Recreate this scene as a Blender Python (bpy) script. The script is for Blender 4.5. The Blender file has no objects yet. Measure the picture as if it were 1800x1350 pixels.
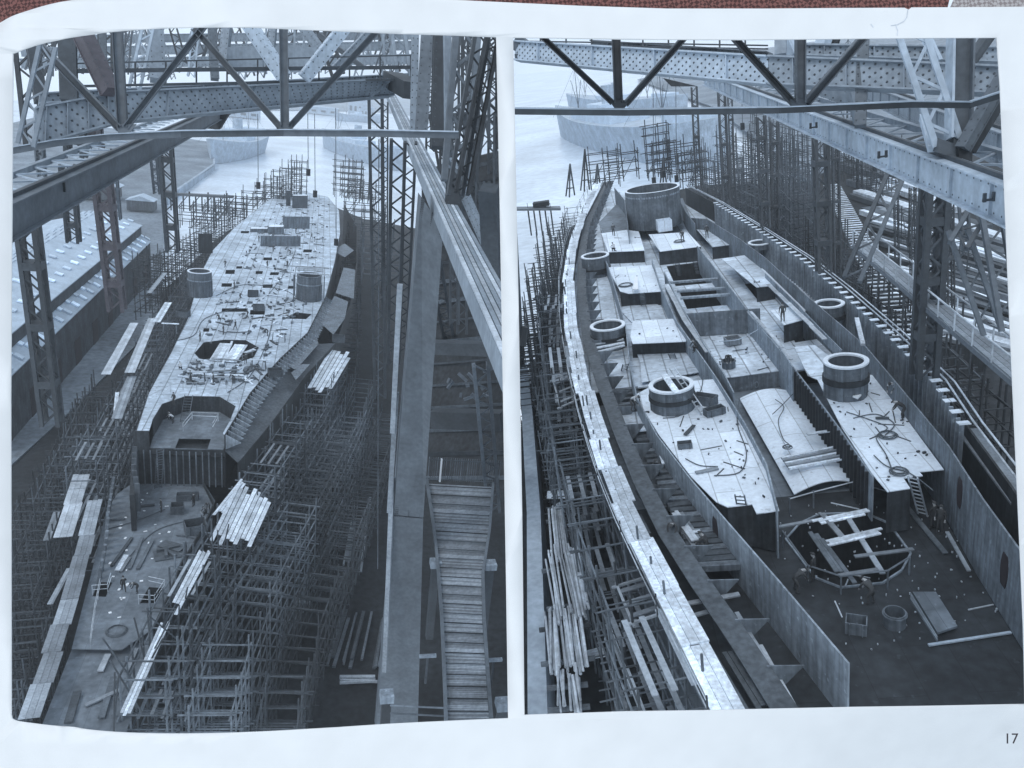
import bpy, bmesh, math, random
from mathutils import Vector as V, Matrix, Quaternion
from mathutils.geometry import tessellate_polygon
rnd = random.Random(7)
R = math.radians
SC = bpy.context.scene
COL = SC.collection
FPX = 1396.0

# ------------------------------------------------------------------ world, camera
PITCH = R(20.0)
CAMM = Matrix.Rotation(R(90) - PITCH, 4, 'X')          # camera stands at the world origin
cam = bpy.data.cameras.new('camera'); camo = bpy.data.objects.new('camera', cam); COL.objects.link(camo)
camo.matrix_world = CAMM
cam.sensor_fit = 'HORIZONTAL'; cam.sensor_width = 36.0; cam.lens = 36.0 * FPX / 1800.0
cam.clip_start = 0.1; cam.clip_end = 20000
SC.camera = camo

def cdir(u, v):
    return V((u - 900.0, -(v - 675.0), -FPX)) / FPX        # camera space ray with depth 1

class Yard:
    """one slipway: axes x across, y along the ship, z up, metres; the eye is H above its deck"""
    def __init__(s, v1, v2, H):
        c = lambda p: V((p[0] - 900.0, -(p[1] - 675.0), -FPX))
        U = -c(v2).normalized(); F = c(v1); F = (F - U * F.dot(U)).normalized(); X = F.cross(U)
        M = Matrix((X, F, U)); s.W2L = M                    # camera space -> yard axes
        s.H = H
        s.M = CAMM @ M.transposed().to_4x4() @ Matrix.Translation((0, 0, -H))
    def px(s, u, v, z=0.0):
        l = s.W2L @ cdir(u, v); t = (z - s.H) / l.z
        return V((l.x * t, l.y * t, z))
    def pd(s, u, v, d):
        l = s.W2L @ (cdir(u, v) * d); return V((l.x, l.y, l.z + s.H))
    def py(s, u, v, y):                                     # on the cross plane at distance y
        l = s.W2L @ cdir(u, v); l = l * (y / l.y); return V((l.x, l.y, l.z + s.H))
    def line(s, pts, z=0.0):
        return [s.px(p[0], p[1], p[2] if len(p) > 2 else z) for p in pts]
    def proj(s, p):
        c = s.W2L.transposed() @ (V(p) - V((0, 0, s.H)))
        return 900 + FPX * c.x / -c.z, 675 + FPX * c.y / c.z, -c.z
LY = Yard((575, 125), (450, 4500), 42.0)
RY = Yard((1000, 100), (1445, 4150), 24.0)

# ------------------------------------------------------------------ materials
MATS = {}
def mat(name, c, rough=0.7, var=0.25, scale=0.6, fine=6.0, streak=0.0, island=0.0, obj=0.0, metal=0.0, seams=None, bump=0.0, spec=0.3, fleck=0.0):
    m = bpy.data.materials.new(name); m.use_nodes = True
    nt = m.node_tree; N = nt.nodes; L = nt.links
    b = N['Principled BSDF']; b.inputs['Roughness'].default_value = rough; b.inputs['Metallic'].default_value = metal
    b.inputs['Specular IOR Level'].default_value = spec
    tc = N.new('ShaderNodeTexCoord'); co = tc.outputs['Object']
    def noise(sc, det=4, vec=None):
        n = N.new('ShaderNodeTexNoise'); n.inputs['Scale'].default_value = sc; n.inputs['Detail'].default_value = det
        L.new(vec or co, n.inputs['Vector']); return n.outputs['Fac']
    def math_(op, a, bb):
        n = N.new('ShaderNodeMath'); n.operation = op
        for i, x in enumerate((a, bb)):
            if isinstance(x, (int, float)): n.inputs[i].default_value = x
            else: L.new(x, n.inputs[i])
        return n.outputs[0]
    def rng(x, lo, hi, a=0.3, bb=0.7):
        n = N.new('ShaderNodeMapRange'); n.inputs[1].default_value = a; n.inputs[2].default_value = bb
        n.inputs[3].default_value = lo; n.inputs[4].default_value = hi; L.new(x, n.inputs[0]); return n.outputs[0]
    f = rng(noise(scale), 1 - var, 1 + var)
    f = math_('MULTIPLY', f, rng(noise(fine, 6), 1 - var * 0.8, 1 + var * 0.8))
    if streak:
        mp = N.new('ShaderNodeMapping'); mp.inputs['Scale'].default_value = (3.0, 3.0, 0.25); L.new(co, mp.inputs['Vector'])
        f = math_('MULTIPLY', f, rng(noise(1.2, 5, mp.outputs[0]), 1 - streak, 1 + streak))
    if island:
        g = N.new('ShaderNodeNewGeometry'); f = math_('MULTIPLY', f, rng(g.outputs['Random Per Island'], 1 - island, 1 + island, 0, 1))
    if obj:
        g = N.new('ShaderNodeObjectInfo'); f = math_('MULTIPLY', f, rng(g.outputs['Random'], 1 - obj, 1 + obj, 0, 1))
    if seams:
        br = N.new('ShaderNodeTexBrick'); br.inputs['Scale'].default_value = 1.0
        br.inputs['Brick Width'].default_value = seams[0]; br.inputs['Row Height'].default_value = seams[1]
        br.inputs['Mortar Size'].default_value = seams[2]; br.inputs['Mortar Smooth'].default_value = 0.2
        br.inputs['Color1'].default_value = (1, 1, 1, 1); br.inputs['Color2'].default_value = (0.82, 0.82, 0.82, 1); br.inputs['Mortar'].default_value = (seams[3],) * 3 + (1,)
        mp = N.new('ShaderNodeMapping'); mp.inputs['Rotation'].default_value = (0, 0, R(90)); L.new(co, mp.inputs['Vector']); L.new(mp.outputs[0], br.inputs['Vector'])
        f = math_('MULTIPLY', f, br.outputs['Color'])
    if fleck:
        f = math_('ADD', f, rng(noise(2.6, 2), 0.0, fleck, 0.66, 0.72))
    mx = N.new('ShaderNodeMix'); mx.data_type = 'RGBA'; mx.blend_type = 'MULTIPLY'; mx.inputs['Factor'].default_value = 1
    mx.inputs['A'].default_value = (*c, 1); L.new(f, mx.inputs['B']); L.new(mx.outputs['Result'], b.inputs['Base Color'])
    if bump:
        bn = N.new('ShaderNodeBump'); bn.inputs['Strength'].default_value = bump; bn.inputs['Distance'].default_value = 0.05
        L.new(noise(fine * 2, 5), bn.inputs['Height']); L.new(bn.outputs[0], b.inputs['Normal'])
    MATS[name] = m; return m
def grey(k, t=1.0): return (k * (1 - 0.18 * t), k, k * (1 + 0.20 * t))
mat('girder_steel', grey(0.25), 0.55, 0.16, 0.5, 4, streak=0.12)
mat('girder_pale', grey(0.44), 0.55, 0.14, 0.5, 4, streak=0.12)
mat('gantry_dark', grey(0.06), 0.6, 0.2, 0.6, 4, obj=0.25)
mat('gantry_mid', grey(0.12), 0.6, 0.2, 0.6, 4, obj=0.25)
mat('rivet', grey(0.07), 0.6, 0.1)
mat('deck_pale', grey(0.78, .7), 0.75, 0.12, 0.33, 4.0, seams=(5.0, 1.5, 0.035, 0.55), fleck=-0.22)
mat('deck_mottled', grey(0.62, .8), 0.75, 0.26, 0.30, 2.0, seams=(5.0, 1.6, 0.07, 0.45), fleck=-0.35)
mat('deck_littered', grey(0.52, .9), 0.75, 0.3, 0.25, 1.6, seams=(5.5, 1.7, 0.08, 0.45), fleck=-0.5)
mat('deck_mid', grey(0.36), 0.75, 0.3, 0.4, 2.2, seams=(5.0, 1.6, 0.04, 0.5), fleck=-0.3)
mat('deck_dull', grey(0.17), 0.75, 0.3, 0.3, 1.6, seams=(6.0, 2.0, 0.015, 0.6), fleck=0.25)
mat('deck_shaded', grey(0.036), 0.8, 0.35, 0.3, 1.6, seams=(6.0, 2.0, 0.015, 0.6), fleck=0.5)  # near floor: the shade over it is put into this dark base colour
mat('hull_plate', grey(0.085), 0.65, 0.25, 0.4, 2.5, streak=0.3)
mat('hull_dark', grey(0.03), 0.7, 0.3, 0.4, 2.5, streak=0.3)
mat('bulkhead_pale', grey(0.26), 0.7, 0.22, 0.5, 3.0, streak=0.35, fleck=0.6)
mat('bulkhead_grey', grey(0.15), 0.7, 0.25, 0.5, 3.0, streak=0.4, fleck=0.5)
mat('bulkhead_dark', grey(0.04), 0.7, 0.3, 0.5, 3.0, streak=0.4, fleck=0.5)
mat('rim_white', grey(0.72, 0.6), 0.6, 0.1)
mat('drum_steel', grey(0.12), 0.6, 0.25, 0.5, 3, streak=0.3)
mat('plank_bright', grey(0.60, 0.7), 0.8, 0.3, 0.7, 6, streak=0.15, island=0.38, obj=0.25)
mat('plank_pale', grey(0.42, 0.7), 0.8, 0.25, 0.5, 5, island=0.3, obj=0.25)
mat('plank_dull', grey(0.24, 0.8), 0.8, 0.25, 0.5, 5, island=0.35, obj=0.35)
mat('plank_dark', grey(0.09), 0.8, 0.3, 0.5, 5, island=0.4, obj=0.4)
mat('pole_dark', grey(0.06), 0.8, 0.3, 0.5, 3, obj=0.5)
mat('pole_mid', grey(0.12), 0.8, 0.3, 0.5, 3, obj=0.45)
mat('pole_pale', grey(0.42, 0.7), 0.8, 0.3, 0.5, 3, obj=0.3, island=0.4)
mat('slip_ground', grey(0.024), 0.95, 0.45, 0.12, 1.2, bump=0.6, fleck=0.4)
mat('yard_ground', grey(0.20), 0.95, 0.35, 0.06, 0.9, bump=0.4, fleck=-0.3)
mat('roof_slate', grey(0.47), 0.8, 0.14, 0.4, 3)
mat('roof_light', grey(0.8), 0.5, 0.2, 0.6, 5, obj=0.35)
mat('wall_dark', grey(0.08), 0.85, 0.3, 0.4, 3, streak=0.3)
mat('concrete', grey(0.36), 0.9, 0.22, 0.2, 2)
mat('ship_grey', grey(0.42), 0.6, 0.2, 0.3, 2, streak=0.2)
mat('ship_white', grey(0.6), 0.6, 0.12, 0.3, 2)
mat('far_land', grey(0.22), 0.95, 0.4, 0.02, 0.3)
mat('cloth_dark', grey(0.055, 0.5), 0.95, 0.25, 3, 20, obj=0.35)
mat('cloth_pale', grey(0.5, 0.5), 0.95, 0.15, 3, 20)
mat('skin', grey(0.36, 0.3), 0.7, 0.1, 3, 20)
mat('rope', grey(0.10), 0.9, 0.2)
mat('rope_pale', grey(0.5), 0.9, 0.2)
mat('paint_white', grey(0.75, 0.4), 0.7, 0.05)
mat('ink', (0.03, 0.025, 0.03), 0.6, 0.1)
mat('glare_red', (0.078, 0.075, 0.090), 0.6, 0.2, 0.6, 4)  # faint red glare put into the steel's base colour

# ------------------------------------------------------------------ mesh building
class MB:
    def __init__(s): s.v = []; s.f = []; s.m = []; s.cur = 0
    def add(s, vs, fs):
        o = len(s.v); s.v += [V(p) for p in vs]; s.f += [tuple(i + o for i in f) for f in fs]; s.m += [s.cur] * len(fs); return s
    def beam(s, p, q, w, h=None, up=V((0, 0, 1)), ext=0.0):
        p, q = V(p), V(q); h = w if h is None else h
        d = q - p
        if d.length < 1e-6: return s
        d.normalize(); p = p - d * ext; q = q + d * ext
        a = d.cross(up)
        if a.length < 1e-3: a = d.cross(V((1, 0, 0)))
        a.normalize(); b = a.cross(d).normalized()
        a *= w / 2; b *= h / 2
        vs = [p - a - b, p + a - b, p + a + b, p - a + b, q - a - b, q + a - b, q + a + b, q - a + b]
        return s.add(vs, [(3, 2, 1, 0), (4, 5, 6, 7), (0, 1, 5, 4), (1, 2, 6, 5), (2, 3, 7, 6), (3, 0, 4, 7)])
    def tube(s, p, q, r, n=6, r2=None):
        p, q = V(p), V(q); r2 = r if r2 is None else r2; d = q - p
        if d.length < 1e-6: return s
        d.normalize(); a = d.orthogonal().normalized(); b = d.cross(a)
        vs = []
        for c, rr in ((p, r), (q, r2)):
            for i in range(n):
                t = 2 * math.pi * i / n; vs.append(c + (a * math.cos(t) + b * math.sin(t)) * rr)
        fs = [(i, (i + 1) % n, n + (i + 1) % n, n + i) for i in range(n)] + [tuple(range(n))[::-1], tuple(range(n, 2 * n))]
        return s.add(vs, fs)
    def path(s, pts, r, n=5):
        for a, b in zip(pts, pts[1:]): s.tube(a, b, r, n)
        return s
    def box(s, c, sx, sy, sz, rot=0.0):
        """box standing on c"""
        c = V(c); ca, sa = math.cos(rot), math.sin(rot); vs = []
        for z in (0, sz):
            for x, y in ((-1, -1), (1, -1), (1, 1), (-1, 1)):
                X, Y = x * sx / 2, y * sy / 2; vs.append(c + V((X * ca - Y * sa, X * sa + Y * ca, z)))
        return s.add(vs, [(3, 2, 1, 0), (4, 5, 6, 7), (0, 1, 5, 4), (1, 2, 6, 5), (2, 3, 7, 6), (3, 0, 4, 7)])
    def slab(s, outer, t, holes=()):
        """flat plate under the given outline, thickness t downwards, with real holes"""
        loops = [list(map(V, outer))] + [list(map(V, h)) for h in holes]
        tris = tessellate_polygon(loops); fl = [p for l in loops for p in l]; n = len(fl)
        dn = V((0, 0, -t)); vs = fl + [p + dn for p in fl]; fs = []
        for a, b, c in tris:
            nz = (fl[b] - fl[a]).cross(fl[c] - fl[a]).z
            if nz < 0: b, c = c, b
            fs.append((a, b, c)); fs.append((n + c, n + b, n + a))
        o = 0
        for l in loops:
            k = len(l)
            for i in range(k):
                j = (i + 1) % k; fs.append((o + i, o + j, n + o + j, n + o + i))
            o += k
        return s.add(vs, fs)
    def wall(s, top, drop, t=0.08, bot=None):
        """upright plate hanging below a top edge line; drop is a depth or bot gives the lower line"""
        top = list(map(V, top)); bot = [p - V((0, 0, drop)) for p in top] if bot is None else list(map(V, bot))
        n = len(top); nor = []
        for i in range(n):
            d = top[min(i + 1, n - 1)] - top[max(i - 1, 0)]; nor.append(d.cross(V((0, 0, 1))).normalized() * t / 2)
        vs = [p + q for p, q in zip(top, nor)] + [p - q for p, q in zip(top, nor)] + [p + q for p, q in zip(bot, nor)] + [p - q for p, q in zip(bot, nor)]
        fs = []
        for i in range(n - 1):
            a, b, c, d = i, n + i, 2 * n + i, 3 * n + i
            fs += [(a, a + 1, b + 1, b), (a, c, c + 1, a + 1), (b, b + 1, d + 1, d), (c, d, d + 1, c + 1)]
        fs += [(0, n, 3 * n, 2 * n), (n - 1, 3 * n - 1, 4 * n - 1, 2 * n - 1)]
        return s.add(vs, fs)
    def ring(s, c, r0, r1, z0, z1, n=40):
        """hollow cylinder, inner radius r0 and outer r1"""
        c = V(c); vs = []
        for i in range(n):
            t = 2 * math.pi * i / n; ct, st = math.cos(t), math.sin(t)
            for r, z in ((r1, z0), (r1, z1), (r0, z1), (r0, z0)): vs.append(c + V((r * ct, r * st, z)))
        fs = []
        for i in range(n):
            j = (i + 1) % n
            for k in range(4): fs.append((4 * i + k, 4 * j + k, 4 * j + (k + 1) % 4, 4 * i + (k + 1) % 4))
        return s.add(vs, fs)
    def disc(s, c, r, t, n=32):
        c = V(c); vs = [c + V((r * math.cos(2 * math.pi * i / n), r * math.sin(2 * math.pi * i / n), z)) for z in (0, -t) for i in range(n)]
        return s.add(vs, [tuple(range(n)), tuple(range(n, 2 * n))[::-1]] + [(i, n + i, n + (i + 1) % n, (i + 1) % n) for i in range(n)])
    def dome(s, c, r, nrm, h=0.5):
        c = V(c); nrm = V(nrm).normalized(); a = nrm.orthogonal().normalized(); b = nrm.cross(a); n = 6
        vs = [c + (a * math.cos(2 * math.pi * i / n) + b * math.sin(2 * math.pi * i / n)) * r for i in range(n)] + [c + nrm * r * h]
        return s.add(vs, [(i, (i + 1) % n, n) for i in range(n)])
    def lattice(s, p, q, w, side, chord=0.12, bar=0.05, step=None, depth=None):
        """laced strut: two chords w apart along 'side' joined by zigzag bars"""
        p, q = V(p), V(q); d = (q - p); Lg = d.length; d.normalize(); side = (V(side) - d * V(side).dot(d)).normalized()
        depth = depth or chord; nn = d.cross(side)
        s.beam(p - side * w / 2, q - side * w / 2, chord, depth, nn); s.beam(p + side * w / 2, q + side * w / 2, chord, depth, nn)
        step = step or w * 1.1; k = max(2, int(Lg / step)); sg = 1
        for i in range(k):
            a = p + d * Lg * i / k; b = p + d * Lg * (i + 1) / k
            s.beam(a - side * sg * w / 2, b + side * sg * w / 2, bar, bar * 0.5, nn); sg = -sg
        return s
    def build(s, name, material, parent=None, base=None, yard=None, smooth=False):
        b0 = V(base) if base is not None else (V(parent['_b']) if parent is not None else V((0, 0, 0)))
        me = bpy.data.meshes.new(name); me.from_pydata([tuple(p - b0) for p in s.v], [], s.f)
        ml = material if isinstance(material, (list, tuple)) else [material]
        for m in ml: me.materials.append(MATS[m] if isinstance(m, str) else m)
        if len(ml) > 1: me.polygons.foreach_set('material_index', s.m)
        if smooth: me.polygons.foreach_set('use_smooth', [True] * len(me.polygons))
        me.update()
        o = bpy.data.objects.new(name, me); COL.objects.link(o)
        if parent is not None: o.parent = parent; o['_b'] = tuple(b0)
        elif yard is not None: o.matrix_world = yard.M @ Matrix.Translation(b0); o['_b'] = tuple(b0)
        return o

def tag(o, label, cat, group=None):
    o['label'] = label; o['category'] = cat
    if group: o['group'] = group
    return o
def thing(Y, name, label, cat, base, group=None):
    o = bpy.data.objects.new(name, None); COL.objects.link(o); o.empty_display_size = 0.3
    o.matrix_world = Y.M @ Matrix.Translation(V(base)); o['_b'] = tuple(V(base)); return tag(o, label, cat, group)
def solo(Y, mb, name, m, label, cat, group=None, base=None, smooth=False):
    if base is None:
        n = len(mb.v); base = sum(mb.v, V()) / n; base.z = min(p.z for p in mb.v)
    return tag(mb.build(name, m, None, base, Y, smooth), label, cat, group)
def struct(Y, mb, name, m):
    o = mb.build(name, m, None, V((0, 0, 0)), Y); o['kind'] = 'structure'; return o
def copy_tree(o, parent=None):
    c = o.copy(); COL.objects.link(c)
    if parent is not None: c.parent = parent; c.matrix_parent_inverse = o.matrix_parent_inverse.copy()
    for ch in list(o.children): copy_tree(ch, c)
    return c
def put(Y, proto, pos, rz=0.0, sc=1.0, label=None):
    c = copy_tree(proto); c.matrix_world = Y.M @ Matrix.Translation(V(pos)) @ Matrix.Rotation(rz, 4, 'Z') @ Matrix.Scale(sc, 4)
    if label: c['label'] = label
    return c
def lerp(a, b, t): return a + (b - a) * t
def along(pts, n):
    """n+1 points evenly along a polyline"""
    ds = [0]
    for a, b in zip(pts, pts[1:]): ds.append(ds[-1] + (b - a).length)
    out = []
    for i in range(n + 1):
        d = ds[-1] * i / n
        for k in range(len(pts) - 1):
            if d <= ds[k + 1] + 1e-9: break
        out.append(pts[k].lerp(pts[k + 1], (d - ds[k]) / max(1e-9, ds[k + 1] - ds[k])))
    return out
UP = V((0, 0, 1))
ORD = ['first', 'second', 'third', 'fourth', 'fifth', 'sixth', 'seventh', 'eighth', 'ninth', 'tenth', 'eleventh', 'twelfth', 'thirteenth', 'fourteenth', 'fifteenth', 'sixteenth', 'seventeenth', 'eighteenth', 'nineteenth', 'twentieth']

# ------------------------------------------------------------------ reusable makers
def railing(mb, pts, h=1.0, r=0.025, posts=None):
    for a, b in zip(pts, pts[1:]):
        mb.tube(a + UP * h, b + UP * h, r, 5); n = max(1, int((b - a).length / 2.0))
        for i in range(n + 1): p = a.lerp(b, i / n); mb.tube(p, p + UP * h, r, 5)
    return mb
def ladder(Y, foot, head, w, label, group='ladders standing on the ships', m='pole_mid', n=None):
    foot, head = V(foot), V(head)
    t = thing(Y, 'ladder', label, 'ladder', foot, group)
    d = head - foot; s_ = d.cross(UP)
    s_ = V((1, 0, 0)) if s_.length < 0.2 else s_.normalized()
    for k in (-1, 1): MB().beam(foot + s_ * k * w / 2, head + s_ * k * w / 2, 0.07, 0.07, s_).build('rail', m, t)
    n = n or max(4, int(d.length / 0.38))
    for i in range(n):
        p = foot.lerp(head, (i + 0.5) / n); MB().beam(p - s_ * w / 2, p + s_ * w / 2, 0.05, 0.05).build('rung', m, t)
    return t
def plank(Y, a, b, w, t, label, m='plank_bright', name='plank', cat='plank', group=None, up=UP):
    return solo(Y, MB().beam(a, b, w, t, up), name, m, label, cat, group)
def walkway(Y, name, pts, w, label, m, n, gap=0.03, t=0.08, jit=0.12, group=None, boards=3, cat='walkway'):
    q = along(pts, n); th = thing(Y, name, label, cat, q[0], group)
    for i in range(n):
        a, b = q[i], q[i + 1]; d = (b - a).normalized(); s_ = d.cross(UP).normalized()
        mb = MB()
        sh = s_ * rnd.uniform(-jit, jit); dz = UP * rnd.uniform(-0.05, 0.05)
        for k in range(boards):
            o = s_ * ((k + 0.5) / boards - 0.5) * w + sh + dz
            mb.beam(a + o + d * rnd.uniform(-0.2, gap), b + o - d * gap, w / boards * 0.95, t)
        mb.build('plank', m, th)
    return th
def column(Y, foot, head, w, label, m='gantry_dark', name='lattice_column', group='lattice columns of the gantry', plates=3, chord=None, leg_gap=None, cat='column'):
    """laced gantry column: four corner angles, zigzag lacing on each face, batten plates"""
    foot, head = V(foot), V(head); t = thing(Y, name, label, cat, foot, group)
    d = (head - foot); ax = V((1, 0, 0)); ay = V((0, 1, 0)); chord = chord or w * 0.22; g = leg_gap or w
    for sx in (-1, 1):
        for sy in (-1, 1):
            o = ax * sx * w / 2 + ay * sy * g / 2
            MB().beam(foot + o, head + o, chord, chord, ay).build('corner_angle', m, t)
    n = max(4, int(d.length / (w * 1.0)))
    for nm, s_, o in (('lacing', ax, ay * g / 2), ('lacing', ax, -ay * g / 2), ('lacing', ay, ax * w / 2), ('lacing', ay, -ax * w / 2)):
        mb = MB(); sg = 1; ww = w if s_ is ax else g
        for i in range(n):
            a = foot + o + d * i / n; b = foot + o + d * (i + 1) / n
            mb.beam(a - s_ * sg * ww / 2, b + s_ * sg * ww / 2, chord * 0.4, chord * 0.25, o)
            sg = -sg
        mb.build(nm, m, t)
    for k in range(plates):
        p = foot + d * (k + 0.7) / (plates + 0.4); MB().box(p, w * 1.25, g * 1.25, w * 0.5).build('batten_plate', m, t)
    return t
def rivet_rows(mb, p, q, upv, h, nrm, step, rows, r):
    d = (q - p); n = int(d.length / step)
    for i in range(n):
        for k in range(rows):
            t = (i + (0.5 if k % 2 else 0)) / n
            mb.dome(p + d * t + upv * h * ((k + 0.5) / rows), r, nrm)
def plate_girder(Y, p, q, h, wd, label, m, name='plate_girder', face=None, flange=0.35, rivstep=0.55, rows=5, rr=0.035, stiff=8, group=None, cat='girder', lacing=False):
    """web plate with two flanges, stiffeners and rivets; p, q on its lower edge"""
    p, q = V(p), V(q); t = thing(Y, name, label, cat, p, group); d = (q - p).normalized(); s_ = d.cross(UP).normalized()
    upv = s_.cross(d).normalized()
    MB().beam(p + upv * h / 2, q + upv * h / 2, wd, h, upv).build('web', m, t)
    MB().beam(p + upv * (h + 0.03), q + upv * (h + 0.03), wd + flange, 0.06, upv).build('flange', m, t)
    MB().beam(p - upv * 0.03, q - upv * 0.03, wd + flange, 0.06, upv).build('flange', m, t)
    f = s_ if face is None else s_ * face
    for k in range(stiff):
        c = p.lerp(q, (k + 0.5) / stiff)
        MB().beam(c + f * (wd / 2 + 0.04) + upv * 0.05, c + f * (wd / 2 + 0.04) + upv * (h - 0.05), 0.1, 0.08, d).build('stiffener', m, t)
    if rows:
        mb = MB(); rivet_rows(mb, p + f * (wd / 2), q + f * (wd / 2), upv, h, f, rivstep, rows, rr); o = mb.build('rivet', 'rivet', t); o['kind'] = 'stuff'
    return t
def strut(Y, a, b, w, label, m='gantry_mid', name='strut', h=None, cat='strut', group='struts of the gantry', laced=False, side=None):
    a, b = V(a), V(b); mb = MB(); d = (b - a).normalized()
    if laced:
        t = thing(Y, name, label, cat, a, group); sd = V(side or (1, 0, 0)); sd = (sd - d * sd.dot(d)).normalized(); nn = d.cross(sd); c = w * 0.25
        for k in (-1, 1): MB().beam(a + sd * k * w / 2, b + sd * k * w / 2, c, (h or c), nn).build('chord', m, t)
        mb = MB(); n = max(3, int((b - a).length / (w * 0.9))); sg = 1
        for i in range(n):
            p = a.lerp(b, i / n); q = a.lerp(b, (i + 1) / n); mb.beam(p - sd * sg * w / 2, q + sd * sg * w / 2, c * 0.5, c * 0.3, nn); sg = -sg
        mb.build('lacing', m, t); return t
    t = thing(Y, name, label, cat, a, group)       # rolled section: web and two flanges
    s_ = d.cross(UP); s_ = V((1, 0, 0)) if s_.length < 0.1 else s_.normalized(); n_ = s_.cross(d)
    h = h or w
    MB().beam(a, b, w * 0.9, h * 0.9, n_).build('web', m, t)
    for k in (-1, 1): MB().beam(a + n_ * k * h * 0.47, b + n_ * k * h * 0.47, w, h * 0.1, n_).build('flange', m, t)
    if w > .3 and (b - a).length > 1.5:                # rivets on the outer face of the flanges and batten plates
        mb = MB(); n = int((b - a).length / .35)
        for i in range(n):
            p = a.lerp(b, (i + .5) / n)
            for k in (-.33, .33):
                for sg in (-1, 1): mb.dome(p + s_ * k * w + n_ * sg * h * .52, .04, n_ * sg); mb.dome(p + n_ * k * h + s_ * sg * w * .45, .04, s_ * sg)
        o = mb.build('rivet', 'rivet', t); o['kind'] = 'stuff'
    return t
def scaffold(Y, base, L_, W_, H_, rz, label, m, group, nx=4, lift=1.9, r=0.06, jit=0.15, deck=0.5, simple=False, mdeck='plank_dull', ext=1.2):
    """timber pole scaffold bay: uprights, ledgers, transoms, braces and a few boards"""
    base = V(base); ca, sa = math.cos(rz), math.sin(rz)
    P = lambda x, y, z: base + V((x * ca - y * sa, x * sa + y * ca, z))
    j = lambda s=jit: rnd.uniform(-s, s)
    items = []; nz = max(1, int(H_ / lift))
    for i in range(nx):
        for k in (0, 1):
            x = L_ * i / (nx - 1) + j(); y = W_ * k + j(); items.append(('upright', P(x, y, 0), P(x + j(), y + j(), H_ + rnd.uniform(-0.3, ext)), r * 1.15))
    for l in range(1, nz + 1):
        z = l * lift
        for k in (0, 1): items.append(('ledger', P(-0.4 + j(.4), W_ * k, z + j()), P(L_ + 0.4 + j(.4), W_ * k, z + j()), r))
        for i in range(nx):
            if rnd.random() < 0.8: x = L_ * i / (nx - 1) + 0.12; items.append(('transom', P(x, -0.5 + j(.3), z + 0.12), P(x, W_ + 0.5 + j(.3), z + 0.12), r * 0.9))
    for i in range(2):
        k = rnd.choice((0, 1)); a = rnd.uniform(0, L_ * 0.5); items.append(('brace', P(a, W_ * k, 0.5), P(a + L_ * 0.45, W_ * k, min(H_, 0.5 + L_ * 0.7)), r * 0.8))
    if simple:
        mb = MB()
        for nm, a, b, rr in items: mb.tube(a, b, rr, 4)
        return solo(Y, mb, 'scaffold', m, label, 'scaffold', group, base)
    t = thing(Y, 'scaffold', label, 'scaffold', base, group)
    for nm, a, b, rr in items: MB().tube(a, b, rr, 5).build(nm, m, t)
    for l in range(1, nz + 1):
        if rnd.random() < deck:
            mb = MB(); z = l * lift + 0.22; x0 = rnd.uniform(0, L_ * 0.4); x1 = rnd.uniform(L_ * 0.55, L_)
            for q in range(3): y = W_ * (0.2 + 0.28 * q); mb.beam(P(x0 + j(.3), y, z), P(x1 + j(.3), y, z + j(.05)), 0.27, 0.05)
            mb.build('plank', mdeck, t)
    return t

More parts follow.
